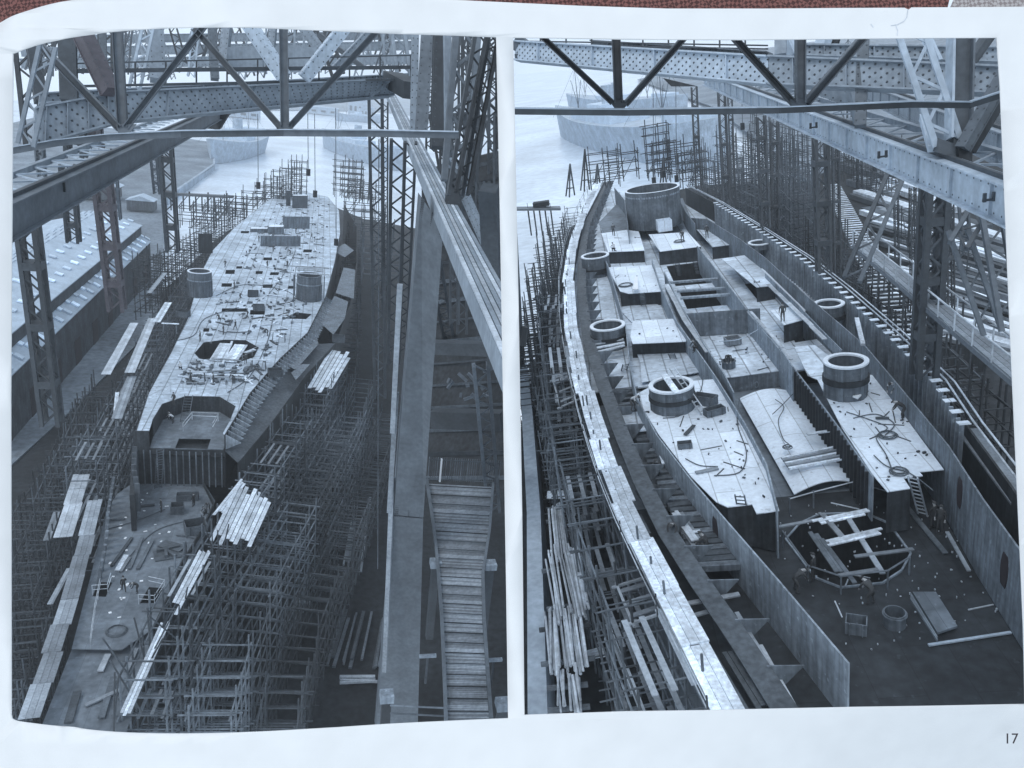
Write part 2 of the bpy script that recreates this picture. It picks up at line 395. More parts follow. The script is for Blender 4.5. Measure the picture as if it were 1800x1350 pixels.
# ------------------------------------------------------------------ people
def body_mesh(J, key):
    """one skinned surface grown over a posed skeleton; J maps joint -> (x, y, z)"""
    E_ = [('pelvis', 'waist'), ('waist', 'chest'), ('chest', 'neck'), ('neck', 'jaw'), ('jaw', 'crown'), ('jaw', 'nose')]
    rad = dict(pelvis=.15, waist=.145, chest=.165, neck=.065, jaw=.09, crown=.095, nose=.03)
    for s in 'lr':
        E_ += [('chest', 'sh' + s), ('sh' + s, 'el' + s), ('el' + s, 'wr' + s), ('wr' + s, 'ha' + s), ('pelvis', 'hip' + s), ('hip' + s, 'kn' + s), ('kn' + s, 'an' + s), ('an' + s, 'to' + s)]
        rad.update({'sh' + s: .075, 'el' + s: .052, 'wr' + s: .04, 'ha' + s: .042, 'hip' + s: .105, 'kn' + s: .072, 'an' + s: .05, 'to' + s: .045})
    names = list(rad); ix = {n: i for i, n in enumerate(names)}; vs = [V(J[n]) for n in names]; es = [(ix[a], ix[b]) for a, b in E_]
    rr = [rad[n] for n in names]
    for s in 'lr':                                            # five fingers rooted in the palm
        h, w = V(J['ha' + s]), V(J['wr' + s]); d = (h - w).normalized(); a = d.cross(V((0.3, 1, 0.2))).normalized(); c = d.cross(a)
        for k, (sp, ln) in enumerate(((-.035, .07), (-.012, .085), (.012, .08), (.034, .065))):
            i = len(vs); vs += [h + a * sp + d * ln * .5 + c * .01, h + a * sp + d * ln + c * .035]; rr += [.011, .009]; es += [(ix['ha' + s], i), (i, i + 1)]
        i = len(vs); vs += [h - a * .045 + d * .01 + c * .02, h - a * .06 + d * .05 + c * .045]; rr += [.012, .010]; es += [(ix['ha' + s], i), (i, i + 1)]
    me = bpy.data.meshes.new('body_cage'); me.from_pydata([tuple(p) for p in vs], es, [])
    o = bpy.data.objects.new('body_cage', me); COL.objects.link(o)
    sk = o.modifiers.new('skin', 'SKIN'); sk.branch_smoothing = 0.6
    for i, d in enumerate(me.skin_vertices[0].data): d.radius = (rr[i], rr[i]); d.use_root = (i == 0)
    o.modifiers.new('sub', 'SUBSURF').levels = 1
    dg = bpy.context.evaluated_depsgraph_get(); dg.update()
    out = bpy.data.meshes.new_from_object(o.evaluated_get(dg)); out.name = 'person'
    bpy.data.objects.remove(o); bpy.data.meshes.remove(me)
    heads = [V(J['jaw']), V(J['crown'])]; hands = [V(J['hal']), V(J['har'])]
    for m_ in ('cloth_dark', 'skin', 'cloth_pale'): out.materials.append(MATS[m_])
    for p in out.polygons:
        c = p.center; p.use_smooth = True
        if min((c - h).length for h in heads) < .14 or min((c - h).length for h in hands) < .11: p.material_index = 1
        elif key.endswith('shirt') and min((c - V(J[n])).length for n in ('chest', 'waist', 'ell', 'elr')) < .24 and c.z > J['pelvis'][2] + .08: p.material_index = 2
        else: p.material_index = 0
    return out
def pose(kind):
    J = dict(pelvis=(0, 0, .95), waist=(0, 0, 1.12), chest=(0, 0, 1.36), neck=(0, .01, 1.5), jaw=(0, .03, 1.59), crown=(0, .02, 1.7), nose=(0, .13, 1.62),
             shl=(-.2, 0, 1.43), ell=(-.27, .02, 1.16), wrl=(-.26, .12, .93), hal=(-.25, .15, .86), shr=(.2, 0, 1.43), elr=(.27, .02, 1.16), wrr=(.26, .14, .95), har=(.25, .18, .88),
             hipl=(-.1, 0, .9), knl=(-.12, .03, .5), anl=(-.13, 0, .09), tol=(-.14, .18, .045), hipr=(.1, 0, .9), knr=(.12, .03, .5), anr=(.13, 0, .09), tor=(.14, .18, .045))
    if kind.startswith('walk'):
        J.update(knl=(-.11, .2, .52), anl=(-.11, .3, .1), tol=(-.11, .47, .06), knr=(.11, -.02, .5), anr=(.11, -.3, .14), tor=(.11, -.15, .05), ell=(-.27, -.14, 1.18), wrl=(-.25, -.16, .95), hal=(-.25, -.14, .87), elr=(.27, .12, 1.18), wrr=(.24, .3, 1.03), har=(.23, .37, 1.0))
    if kind.startswith('bend'):
        J.update(pelvis=(0, -.12, .88), waist=(0, .02, 1.02), chest=(0, .25, 1.14), neck=(0, .37, 1.2), jaw=(0, .46, 1.21), crown=(0, .56, 1.25), nose=(0, .54, 1.13),
                 shl=(-.2, .3, 1.18), ell=(-.24, .42, .92), wrl=(-.16, .55, .72), hal=(-.14, .58, .65), shr=(.2, .3, 1.18), elr=(.24, .42, .92), wrr=(.16, .56, .7), har=(.14, .6, .63),
                 hipl=(-.1, -.12, .84), hipr=(.1, -.12, .84), knl=(-.15, .05, .47), knr=(.15, .02, .47), anl=(-.16, -.05, .09), anr=(.16, -.1, .09), tol=(-.18, .13, .045), tor=(.18, .08, .045))
    if kind.startswith('kneel'):
        J.update(pelvis=(0, -.1, .42), waist=(0, -.02, .58), chest=(0, .12, .8), neck=(0, .2, .93), jaw=(0, .26, 1.0), crown=(0, .3, 1.1), nose=(0, .37, 1.0),
                 shl=(-.2, .14, .86), ell=(-.27, .3, .64), wrl=(-.17, .48, .5), hal=(-.14, .53, .45), shr=(.2, .14, .86), elr=(.27, .3, .64), wrr=(.17, .5, .48), har=(.14, .56, .43),
                 hipl=(-.11, -.08, .38), hipr=(.11, -.08, .38), knl=(-.14, .3, .5), anl=(-.14, .2, .09), tol=(-.15, .38, .045), knr=(.14, .25, .08), anr=(.14, -.2, .1), tor=(.14, -.3, .05))
    return J
BODIES = {}
def person(Y, pos, kind, rz, label, cap=True):
    if kind not in BODIES: BODIES[kind] = body_mesh(pose(kind), kind)
    o = bpy.data.objects.new('person', BODIES[kind]); COL.objects.link(o)
    o.matrix_world = Y.M @ Matrix.Translation(V(pos)) @ Matrix.Rotation(rz, 4, 'Z'); tag(o, label, 'person', 'workers on the ships')
    if cap:
        J = pose(kind); c = V(J['crown']); dr = (c - V(J['jaw'])).normalized(); f = (V(J['nose']) - V(J['jaw'])).normalized()
        mb = MB(); mb.tube(c - dr * .005, c + dr * .055, .118, 12, .075); mb.tube(c + f * .06 + dr * .005, c + f * .16 - dr * .012, .07, 8, .03)
        h = bpy.data.objects.new('cap', bpy.data.meshes.new('cap')); h.data.from_pydata([tuple(p) for p in mb.v], [], mb.f); h.data.materials.append(MATS['cloth_dark']); COL.objects.link(h); h.parent = o
    return o
# ------------------------------------------------------------------ daylight
SUN_EL, SUN_AZ = R(58), R(213)          # compass azimuth of the sun: behind the viewer, a little to the left
w = bpy.data.worlds.new('World'); SC.world = w; w.use_nodes = True
nt = w.node_tree; bg = nt.nodes['Background']; sky = nt.nodes.new('ShaderNodeTexSky'); sky.sky_type = 'NISHITA'; sky.sun_disc = False
sky.sun_elevation = SUN_EL; sky.sun_rotation = SUN_AZ; sky.air_density = 1.0; sky.dust_density = 4.0; sky.ozone_density = 1.0
# thin bright overcast drawn over the clear sky
tcw = nt.nodes.new('ShaderNodeTexCoord'); nzw = nt.nodes.new('ShaderNodeTexNoise'); nzw.inputs['Scale'].default_value = 2.2; nzw.inputs['Detail'].default_value = 5
mpw = nt.nodes.new('ShaderNodeMapping'); mpw.inputs['Scale'].default_value = (1, 1, 3); nt.links.new(tcw.outputs['Generated'], mpw.inputs['Vector']); nt.links.new(mpw.outputs[0], nzw.inputs['Vector'])
mrw = nt.nodes.new('ShaderNodeMapRange'); mrw.inputs[1].default_value = .3; mrw.inputs[2].default_value = .7; mrw.inputs[3].default_value = .65; mrw.inputs[4].default_value = .92; nt.links.new(nzw.outputs['Fac'], mrw.inputs[0])
mxw = nt.nodes.new('ShaderNodeMix'); mxw.data_type = 'RGBA'; nt.links.new(mrw.outputs[0], mxw.inputs['Factor']); nt.links.new(sky.outputs[0], mxw.inputs['A']); mxw.inputs['B'].default_value = (8.4, 9.5, 10.7, 1)
nt.links.new(mxw.outputs['Result'], bg.inputs[0]); bg.inputs[1].default_value = 0.13
sd = bpy.data.lights.new('sun', 'SUN'); sd.energy = 0.8; sd.angle = R(14); sd.color = (1.0, 0.97, 0.94)
so = bpy.data.objects.new('sun', sd); COL.objects.link(so)
sv = V((math.sin(SUN_AZ) * math.cos(SUN_EL), math.cos(SUN_AZ) * math.cos(SUN_EL), math.sin(SUN_EL)))
so.matrix_world = sv.to_track_quat('Z', 'Y').to_matrix().to_4x4()
SC.view_settings.view_transform = 'Standard'; SC.view_settings.look = 'None'; SC.view_settings.exposure = 0.0; SC.view_settings.gamma = 1
HAZE = 0.00033
SC.cycles.max_bounces = 5; SC.cycles.diffuse_bounces = 3; SC.cycles.volume_bounces = 2; SC.cycles.volume_step_rate = 4

# ------------------------------------------------------------------ the book page: a big sheet with two openings standing before the yards
class Cam0:
    M = CAMM
PG = Cam0()
DP = 18.0
def bend(u, v):
    d = DP
    if u > 1050 and v > 1120: d += ((min(u, 1850) - 1050) / 700.0) ** 1.5 * ((min(v, 1390) - 1120) / 230.0) ** 1.6 * 2.6  # lower right curl added to turn the page from the sun and darken it
    if u < 160: d += ((160 - max(u, -40)) / 160.0) ** 2 * 0.5
    return d
def pg(u, v, off=0.0): return cdir(u, v) * (bend(u, v) + off)
def smooth_pts(pts, n=6):
    out = []
    for i in range(len(pts) - 1):
        p0, p1, p2, p3 = pts[max(0, i - 1)], pts[i], pts[i + 1], pts[min(len(pts) - 1, i + 2)]
        for k in range(n):
            t = k / n
            out.append(tuple(0.5 * (2 * b + (c - a) * t + (2 * a - 5 * b + 4 * c - d) * t * t + (3 * b - a - 3 * c + d) * t ** 3) for a, b, c, d in zip(p0, p1, p2, p3)))
    return out + [pts[-1]]
def page_mesh():
    outer = [(-240, 250), (-120, 130), (-50, 70)] + smooth_pts([(0, 40), (22, 28), (51, 18), (85, 8), (120, 1), (170, -6)]) + [(400, -10), (700, -6), (785, -1), (890, 4), (1018, 10), (1171, 15), (1350, 15), (1470, 14), (1590, 13.5), (1597, 17), (1602, 13), (1700, 12.5), (1870, 11), (2050, 9), (2060, 700), (2050, 1540), (900, 1550), (-240, 1540)]
    h1 = smooth_pts([(22, 94), (60, 80), (100, 70), (160, 60), (240, 52), (340, 48), (440, 48)], 4) + [(560, 53), (700, 59), (800, 62), (872, 65), (878, 350), (884, 700), (889, 1000), (893, 1263)] + smooth_pts([(893, 1263), (700, 1272), (560, 1281), (420, 1288), (300, 1290), (200, 1287), (110, 1278), (50, 1271), (24, 1266), (19, 1258)], 4) + [(19, 1200), (18, 700), (20, 400)]
    h2 = [(902, 66), (960, 66.5), (1100, 69), (1300, 70), (1500, 68), (1650, 66.5), (1752, 66), (1758, 150), (1766, 340), (1775, 560), (1784, 760), (1793, 960), (1799, 1100), (1802, 1239), (1650, 1242), (1500, 1244), (1250, 1249), (1100, 1251), (922, 1257), (918, 900), (912, 550), (906, 250)]
    loops = [[V((x, y, 0)) for x, y in l] for l in (outer, h1, h2)]
    tris = tessellate_polygon(loops); fl = [p for l in loops for p in l]
    bm = bmesh.new(); vs = [bm.verts.new(p) for p in fl]
    for t in tris:
        try: bm.faces.new([vs[i] for i in t])
        except ValueError: pass
    for x in list(range(-190, 2040, 75)):
        bmesh.ops.bisect_plane(bm, geom=bm.verts[:] + bm.edges[:] + bm.faces[:], plane_co=(x, 0, 0), plane_no=(1, 0, 0))
    for y in list(range(5, 1540, 45)):
        bmesh.ops.bisect_plane(bm, geom=bm.verts[:] + bm.edges[:] + bm.faces[:], plane_co=(0, y, 0), plane_no=(0, 1, 0))
    bmesh.ops.recalc_face_normals(bm, faces=bm.faces[:])
    bm.normal_update()
    if sum(f.normal.z for f in bm.faces) > 0: bmesh.ops.reverse_faces(bm, faces=bm.faces[:])
    for v in bm.verts: v.co = pg(v.co.x, v.co.y)
    me = bpy.data.meshes.new('book_page'); bm.to_mesh(me); bm.free()
    for p in me.polygons: p.use_smooth = True
    return me
m = mat('paper', (0.66, 0.685, 0.70), 0.5, 0.035, 0.25, 1.4, bump=0.02, spec=0.35)
me = page_mesh(); me.materials.append(m)
page = bpy.data.objects.new('book_page', me); COL.objects.link(page); page.matrix_world = CAMM; page['_b'] = (0, 0, 0)
so_ = page.modifiers.new('thickness', 'SOLIDIFY'); so_.thickness = 0.03; so_.offset = -1
tag(page, 'large white book page whose two openings frame the shipyard views, numbered 17', 'book page')
def text_mesh(s, size):
    c = bpy.data.curves.new('t', 'FONT'); c.body = s; c.size = size; c.extrude = 0.003
    o = bpy.data.objects.new('t', c); COL.objects.link(o); dg = bpy.context.evaluated_depsgraph_get(); dg.update()
    me = bpy.data.meshes.new_from_object(o.evaluated_get(dg)); bpy.data.objects.remove(o); me.materials.clear(); return me
me = text_mesh('17', 0.36); me.materials.append(MATS['ink']); num = bpy.data.objects.new('page_number', me); COL.objects.link(num); num.parent = page
num.matrix_parent_inverse = Matrix(); a = cdir(1763, 1306) * (min(bend(u, v) for u in (1765, 1800) for v in (1280, 1310)) - .12); dx = V((1, 0, 0)); dy = V((0, 1, 0)); dz = V((0, 0, 1))
num.matrix_local = Matrix.Translation(a + dz * 0.03) @ Matrix((dx, dy, dz)).transposed().to_4x4()
# a torn crease in the top margin
cr = MB()
for q in ([(1596, 16), (1594, 30), (1588, 38), (1578, 43), (1566, 45)], [(1575, 45), (1578, 54), (1577, 62)], [(1531, 42), (1535, 48)]):
    cr.path([pg(u, v, -0.004) for u, v in q], 0.010, 4)
mat('paper_edge', (0.55, 0.6, 0.66), 0.7, 0.2)
cr.build('torn_crease', 'paper_edge', page)
# woven cloth behind the top edge of the page
def weave(name, c1, c2, sc):
    m = mat(name, c1, 0.95, 0.2, 3, 20); N = m.node_tree.nodes; L = m.node_tree.links; b = N['Principled BSDF']
    ch = N.new('ShaderNodeTexChecker'); ch.inputs['Scale'].default_value = sc * 1.7; ch.inputs['Color1'].default_value = (*c1, 1); ch.inputs['Color2'].default_value = (*c2, 1)
    mp = N.new('ShaderNodeMapping'); mp.inputs['Rotation'].default_value = (0, 0, R(38)); tc = N.new('ShaderNodeTexCoord')
    nz = N.new('ShaderNodeTexNoise'); nz.inputs['Scale'].default_value = 3; mv = N.new('ShaderNodeMix'); mv.data_type = 'RGBA'; mv.inputs['Factor'].default_value = 0.13
    L.new(tc.outputs['Object'], mv.inputs['A']); L.new(nz.outputs['Color'], mv.inputs['B']); L.new(tc.outputs['Object'], nz.inputs['Vector'])
    L.new(mv.outputs['Result'], mp.inputs['Vector']); L.new(mp.outputs[0], ch.inputs['Vector']); L.new(ch.outputs['Color'], b.inputs['Base Color'])
    bp = N.new('ShaderNodeBump'); bp.inputs['Strength'].default_value = 0.8; bp.inputs['Distance'].default_value = 0.05; L.new(ch.outputs['Fac'], bp.inputs['Height']); L.new(bp.outputs[0], b.inputs['Normal'])
weave('cloth_brown', (0.20, 0.09, 0.08), (0.07, 0.032, 0.03), 9)
weave('cloth_grey', (0.42, 0.40, 0.40), (0.25, 0.22, 0.22), 9)
def cloth(pts, d, name, m, label):
    f = [cdir(u, v) * d for u, v in pts]; n = len(f); bk = [p * (1 + 0.06 / d) for p in f]
    mb = MB(); mb.add(f + bk, [tuple(range(n))[::-1], tuple(range(n, 2 * n))] + [(i, (i + 1) % n, n + (i + 1) % n, n + i) for i in range(n)])
    mb.v = [V(p) for p in mb.v]; return solo(PG, mb, name, m, label, 'cloth', None, V(f[0]))
cloth([(-260, -60), (1682, -60), (1660, 40), (900, 36), (480, 26), (200, 34), (110, 44), (60, 60), (10, 100), (-90, 190), (-260, 330)], 18.75, 'tablecloth', 'cloth_brown', 'coarse red brown woven cloth showing behind the top edge of the page')
cloth([(1660, 38), (1700, -60), (2070, -60), (2070, 34)], 18.66, 'napkin', 'cloth_grey', 'pale grey woven cloth at the top right corner behind the page')
# =================================================================== RIGHT YARD
Y = RY
ZL = -2.9
LE = [(1062, 318), (1020, 400), (1008, 450), (1004, 520), (1012, 600), (1036, 680), (1062, 760), (1096, 850), (1136, 940), (1186, 1030), (1246, 1130), (1330, 1270)]
RE = [(1205, 330), (1262, 360), (1340, 409), (1417, 460), (1483, 514), (1570, 592), (1657, 680), (1703, 752), (1775, 850), (1850, 960), (2010, 1240)]
le = Y.line(LE); re_ = [p for p in Y.line([(u, v, 1.2) for u, v in RE])]
dropz = lambda pts, z: [V((p.x, p.y, z)) for p in pts]
G = 'the big battleship hull'
ship = thing(Y, 'unfinished_ship', 'wide unfinished hull with pale deck plates, long bulkheads and one dark octagon pit', 'ship', V((10, 60, ZL)), 'hulls under construction')
octo = [(1381, 949), (1406, 921), (1440, 905), (1520, 902), (1562, 921), (1601, 974), (1585, 1004), (1552, 1026), (1478, 1034), (1434, 1017)]
octz = Y.line(octo, ZL)
outl = dropz(le, ZL)[::-1] + dropz(re_, ZL)
# floor of the hold in two tones, near one darkened for shade; the octagon is a real pit
y0 = Y.px(1300, 880, ZL).y
nearle = [p for p in dropz(le, ZL) if p.y < y0]; nearre = [p for p in dropz(re_, ZL) if p.y < y0]
def cut(pts, y):
    for a, b in zip(pts, pts[1:]):
        if (a.y - y) * (b.y - y) <= 0: return a.lerp(b, (y - a.y) / (b.y - a.y))
cl, crr = cut(dropz(le, ZL), y0), cut(dropz(re_, ZL), y0)
farle = [p for p in dropz(le, ZL) if p.y > y0]; farre = [p for p in dropz(re_, ZL) if p.y > y0]
y1 = Y.px(1330, 660, -1.7).y; cl1, cr1 = cut(dropz(le, ZL), y1), cut(dropz(re_, ZL), y1)
midle = [p for p in farle if p.y < y1]; midre = [p for p in farre if p.y < y1]
MB().slab([cl] + midle[::-1] + [cl1] + [cr1] + midre + [crr] if False else midle[::-1][::-1][::-1] and [cl] + sorted(midle, key=lambda p: p.y) + [cl1, cr1] + sorted(midre, key=lambda p: -p.y) + [crr], 0.15).build('inner_floor', 'deck_dull', ship)
wells = [Y.line(q, -1.62) for q in ([(1172, 468), (1236, 460), (1266, 496), (1188, 503)], [(1194, 512), (1280, 506), (1296, 534), (1208, 543)], [(1309, 499), (1344, 495), (1368, 519), (1332, 527)], [(1382, 570), (1420, 565), (1436, 596), (1398, 602)], [(1098, 521), (1146, 518), (1156, 530), (1104, 534)], [(1120, 608), (1188, 602), (1198, 612), (1124, 619)])]
raise_ = lambda pts: [V((p.x, p.y, -1.62)) for p in pts]
MB().slab(raise_([cl1] + sorted([p for p in farle if p.y > y1], key=lambda p: p.y) + sorted([p for p in farre if p.y > y1], key=lambda p: -p.y) + [cr1]), 0.12, wells).build('upper_floor', 'deck_mottled', ship)
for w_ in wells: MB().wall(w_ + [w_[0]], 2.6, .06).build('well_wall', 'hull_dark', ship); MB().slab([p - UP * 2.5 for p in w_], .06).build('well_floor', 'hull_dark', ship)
MB().slab(nearle[::-1] + [cl, crr] + nearre, 0.15, [octz]).build('barbette_floor', 'deck_shaded', ship)
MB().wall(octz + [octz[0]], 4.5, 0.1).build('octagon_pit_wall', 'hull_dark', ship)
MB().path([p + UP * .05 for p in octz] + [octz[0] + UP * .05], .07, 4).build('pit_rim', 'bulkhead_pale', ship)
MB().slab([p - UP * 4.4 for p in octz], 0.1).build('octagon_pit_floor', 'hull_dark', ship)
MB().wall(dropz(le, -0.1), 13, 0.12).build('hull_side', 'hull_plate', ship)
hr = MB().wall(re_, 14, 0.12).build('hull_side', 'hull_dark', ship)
# stringer plate lying along the left hull edge
s1 = Y.line([(1060, 320), (1024, 400), (1016, 450), (1014, 520), (1024, 600), (1050, 680), (1078, 760), (1114, 850), (1158, 940), (1215, 1030), (1282, 1130), (1372, 1275)], -0.4); s2 = [p + V((1.05, 0, 0)) for p in s1]
MB().slab(s1 + s2[::-1], 0.06).build('stringer_plate', 'hull_plate', ship)
q = along(s2, 46)
for i, p in enumerate(q[:-1]):
    mb = MB(); a = p + V((-0.2, 0, 0.1)); mb.add([a, a + V((1.5, 0, -0.1)), a + V((0, 0, -1.9)), a + V((0, .07, 0)), a + V((1.5, .07, -0.1)), a + V((0, .07, -1.9))], [(0, 1, 2), (5, 4, 3), (0, 3, 4, 1), (1, 4, 5, 2), (2, 5, 3, 0)])
    mb.build('frame_bracket', 'bulkhead_grey', ship)
for i in range(34):                                     # beams over the open side passage, stepping towards the viewer
    t = i / 33; u, v = lerp(1098, 1262, t), lerp(690, 1000, t ** 1.05); c = Y.px(u, v, -1.7); o = MB().box(c, 2.2, 0.42, 0.35, rnd.uniform(-.05, .05)).build('side_beam', ('hull_plate', 'bulkhead_grey')[i % 3 == 0], ship)
# long bulkheads
def bulk(pts, z, drop, m, name='long_bulkhead', t=0.09, stiff=0, sm=None, side=-1):
    top = Y.line(pts, z); o = MB().wall(top, drop, t).build(name, m, ship)
    if stiff:
        for p in along(top, stiff)[:-1]: MB().box(p + V((side * 0.14, 0, -drop + 0.02)), 0.18, 0.09, drop - 0.05).build('stiffener', sm or m, o)
    return top
bl = bulk([(1062, 452), (1069, 468), (1085, 520), (1100, 575), (1107, 640), (1120, 700), (1155, 765), (1215, 843), (1275, 913), (1370, 1022), (1492, 1166)], 0.3, 3.2, 'bulkhead_pale')
bulk([(1146, 455), (1160, 500), (1190, 565), (1258, 662), (1310, 745), (1347, 815), (1366, 890)], 0.5, 3.3, 'bulkhead_pale')
bulk([(1168, 478), (1196, 535), (1240, 608), (1272, 655), (1290, 690)], 0.6, 3.3, 'bulkhead_pale')
bulk([(1226, 432), (1262, 478), (1310, 540), (1372, 612), (1394, 645)], 0.6, 3.3, 'bulkhead_pale')
bulk([(1392, 642), (1437, 700), (1475, 752), (1535, 838)], 0.1, 2.9, 'bulkhead_pale', stiff=26, sm='hull_dark')
br = bulk([(1215, 383), (1243, 385), (1300, 420), (1345, 453), (1417, 519), (1483, 575), (1519, 606), (1565, 660), (1667, 783), (1728, 877), (1795, 969), (1860, 1060)], 1.5, 4.3, 'bulkhead_grey')
bulk([(1345, 480), (1400, 533), (1440, 575), (1480, 615)], 0.5, 0.9, 'bulkhead_pale', t=0.06)
# deck plates on the upper level, each edge carrying a bulkhead skirt
def deck(pts, z=0.0, m='deck_pale', front=None, drop=2.8, fm='bulkhead_dark', holes=()):
    P = Y.line(pts, z); MB().slab(P, 0.06, [Y.line(h, z) for h in holes]).build('deck_plate', m, ship)
    if front: MB().wall(Y.line(front, z - 0.07), drop, 0.08).build('cross_bulkhead', fm, ship)
    return P
deck([(1116, 694), (1150, 676), (1232, 668), (1262, 666), (1310, 750), (1345, 815), (1360, 870), (1370, 897), (1330, 903), (1322, 886), (1279, 891), (1259, 882), (1215, 838), (1158, 764)], 0.02, 'deck_pale', [(1259, 882), (1279, 891), (1322, 887), (1368, 896)], 2.7)
deck([(1108, 592), (1112, 564), (1184, 560), (1206, 590), (1206, 600), (1112, 604)], 0.02, 'deck_pale', [(1110, 600), (1204, 596)])
deck([(1126, 640), (1120, 622), (1216, 612), (1240, 645), (1240, 652), (1128, 672)], -1.3, 'deck_mottled')
deck([(1068, 470), (1146, 466), (1162, 509), (1162, 512), (1105, 516), (1090, 512)], 0.02, 'deck_pale', [(1090, 515), (1160, 511)])
deck([(1057, 410), (1102, 404), (1123, 407), (1133, 440), (1069, 443)], 0.02, 'deck_pale', [(1066, 443), (1132, 440)])
deck([(1085, 540), (1150, 532), (1180, 548), (1184, 560), (1110, 566)], -1.5, 'deck_mottled')
deck([(1140, 412), (1209, 408), (1232, 433), (1160, 442)], 0.2, 'deck_pale', [(1158, 442), (1232, 434)], 2.6)
deck([(1218, 396), (1243, 388), (1300, 428), (1252, 434)], 0.0, 'deck_mottled', [(1252, 434), (1300, 428)], 2.4)
deck([(1268, 455), (1330, 445), (1390, 498), (1330, 505)], 0.0, 'deck_mottled', [(1330, 505), (1362, 500)], 2.4)
deck([(1354, 546), (1396, 538), (1411, 562), (1378, 571)], 0.1, 'deck_pale', [(1378, 571), (1411, 562)], 2.4)
deck([(1337, 472), (1352, 470), (1420, 540), (1414, 550)], 0.12, 'deck_pale')
deck([(1396, 610), (1432, 606), (1458, 626), (1448, 664), (1440, 668), (1420, 660)], 0.02, 'deck_mottled')
deck([(1437, 667), (1470, 652), (1542, 660), (1600, 745), (1659, 825), (1616, 829), (1622, 836), (1588, 840), (1600, 858), (1560, 864), (1534, 834), (1480, 752)], 0.02, 'deck_pale', [(1560, 864), (1600, 858)], 2.6)
deck([(1212, 600), (1372, 588), (1394, 648), (1278, 664), (1250, 640)], -1.5, 'deck_mottled', [(1278, 664), (1394, 650)], 1.5, 'bulkhead_grey', holes=[[(1287, 616), (1312, 612), (1318, 626), (1291, 630)]])
MB().wall(Y.line([(1206, 551), (1336, 542)], 0.7), 2.3, 0.1).build('cross_bulkhead', 'bulkhead_grey', ship)
for a, b in (((1190, 512), (1282, 506)), ((1196, 524), (1288, 517)), ((1176, 497), (1262, 490))): MB().beam(Y.px(*a, -0.1), Y.px(*b, -0.1), 0.45, 0.2).build('hatch_beam', 'bulkhead_pale', ship)
# arched plate over the middle compartment
A, B, C_, D = [Y.px(*p, -2.3) for p in ((1300, 698), (1394, 686), (1511, 846), (1396, 866))]
mb = MB(); n = 14; vs = []
for k in range(n + 1):
    t = k / n; z = UP * (0.5 * math.sin(math.pi * t) - 0.1); vs += [A.lerp(B, t) + z, D.lerp(C_, t) + z, A.lerp(B, t) + z - UP * .06, D.lerp(C_, t) + z - UP * .06]
fs = []
for k in range(n):
    o = 4 * k; fs += [(o, o + 1, o + 5, o + 4), (o + 2, o + 6, o + 7, o + 3), (o + 1, o + 3, o + 7, o + 5), (o, o + 4, o + 6, o + 2)]
mb.add(vs, fs + [(0, 2, 3, 1), (4 * n, 4 * n + 1, 4 * n + 3, 4 * n + 2)]); mb.build('arched_plate', 'deck_pale', ship)
# oval doorways with pale rims in the bulkheads
def oval(pt, d, w_, h_):
    mb = MB(); d = V(d).normalized(); n = d.cross(UP); N_ = 20
    o = [pt + d * w_ / 2 * math.cos(2 * math.pi * i / N_) + UP * h_ / 2 * max(-.8, min(.8, math.sin(2 * math.pi * i / N_))) / .8 for i in range(N_)]
    mb.add(o + [p + n * 0.16 for p in o], [tuple(range(N_)), tuple(range(N_, 2 * N_))[::-1]] + [(i, (i + 1) % N_, N_ + (i + 1) % N_, N_ + i) for i in range(N_)])
    mb.v = [p - n * 0.08 for p in mb.v]; dr = mb.build('doorway', 'ink', ship)
    MB().path([p * 1 for p in o] + [o[0]], 0.05, 5).build('rim', 'bulkhead_pale', dr)
for (u, v, z, pts, w_, h_) in ((1692, 866, 0.0, br, 0.8, 1.7), (1783, 1002, -0.4, br, 0.8, 1.7), (1264, 932, -1.2, bl, 0.7, 1.7)):
    p = Y.px(u, v, z); best = min(range(len(pts) - 1), key=lambda i: (pts[i].lerp(pts[i + 1], .5) - p).length); a, b = pts[best], pts[best + 1]
    d = (b - a); d.z = 0; t = V((p.x - a.x, p.y - a.y, 0)).dot(d) / d.length_squared; f = a + d * t; oval(V((f.x, f.y, p.z)), d, w_, h_)
# frames standing along the far side shell
ra = along(re_[1:8], 96)
for i, p in enumerate(ra): MB().box(p + V((-0.4, 0, -3.9)), 0.26, 0.11, 4.2).build('rib', 'bulkhead_pale', ship)
for i, p in enumerate(ra[::2]): MB().box(p + V((-0.3, 0, 0.32)), 0.65, 0.45, 0.05).build('rib_bracket', 'deck_pale', ship)
MB().path([p + V((0.15, 0, 0.5)) for p in re_], 0.06).build('gunwale_rail', 'pole_pale', ship)
MB().path([p + V((0.7, 0, 0.3)) for p in re_], 0.06).build('gunwale_rail', 'pole_pale', ship)
m10 = text_mesh('10', 0.8); m10.materials.append(MATS['bulkhead_pale']); o = bpy.data.objects.new('lettering', m10); COL.objects.link(o); o.parent = ship
p = Y.px(1308, 672, -2.2); a = Y.px(1278, 664, -1.5); b = Y.px(1394, 650, -1.5); dx = (b - a).normalized(); nn = dx.cross(UP).normalized()
t = (p - a).dot(dx); p = a + dx * (t + 0.3) + UP * -1.15 + nn * 0.06
o.matrix_local = Matrix.Translation(p - V(ship['_b'])) @ Matrix((dx, UP, nn)).transposed().to_4x4()
# far end of the hull: raised walls round the biggest drum
bulk([(1080, 330), (1098, 352), (1104, 400)], 2.2, 3.5, 'bulkhead_grey'); bulk([(1190, 340), (1205, 372), (1222, 394)], 1.6, 2.5, 'bulkhead_grey')
deck([(1052, 392), (1090, 352), (1200, 348), (1215, 385), (1140, 402), (1062, 410)], -0.2, 'deck_dull')

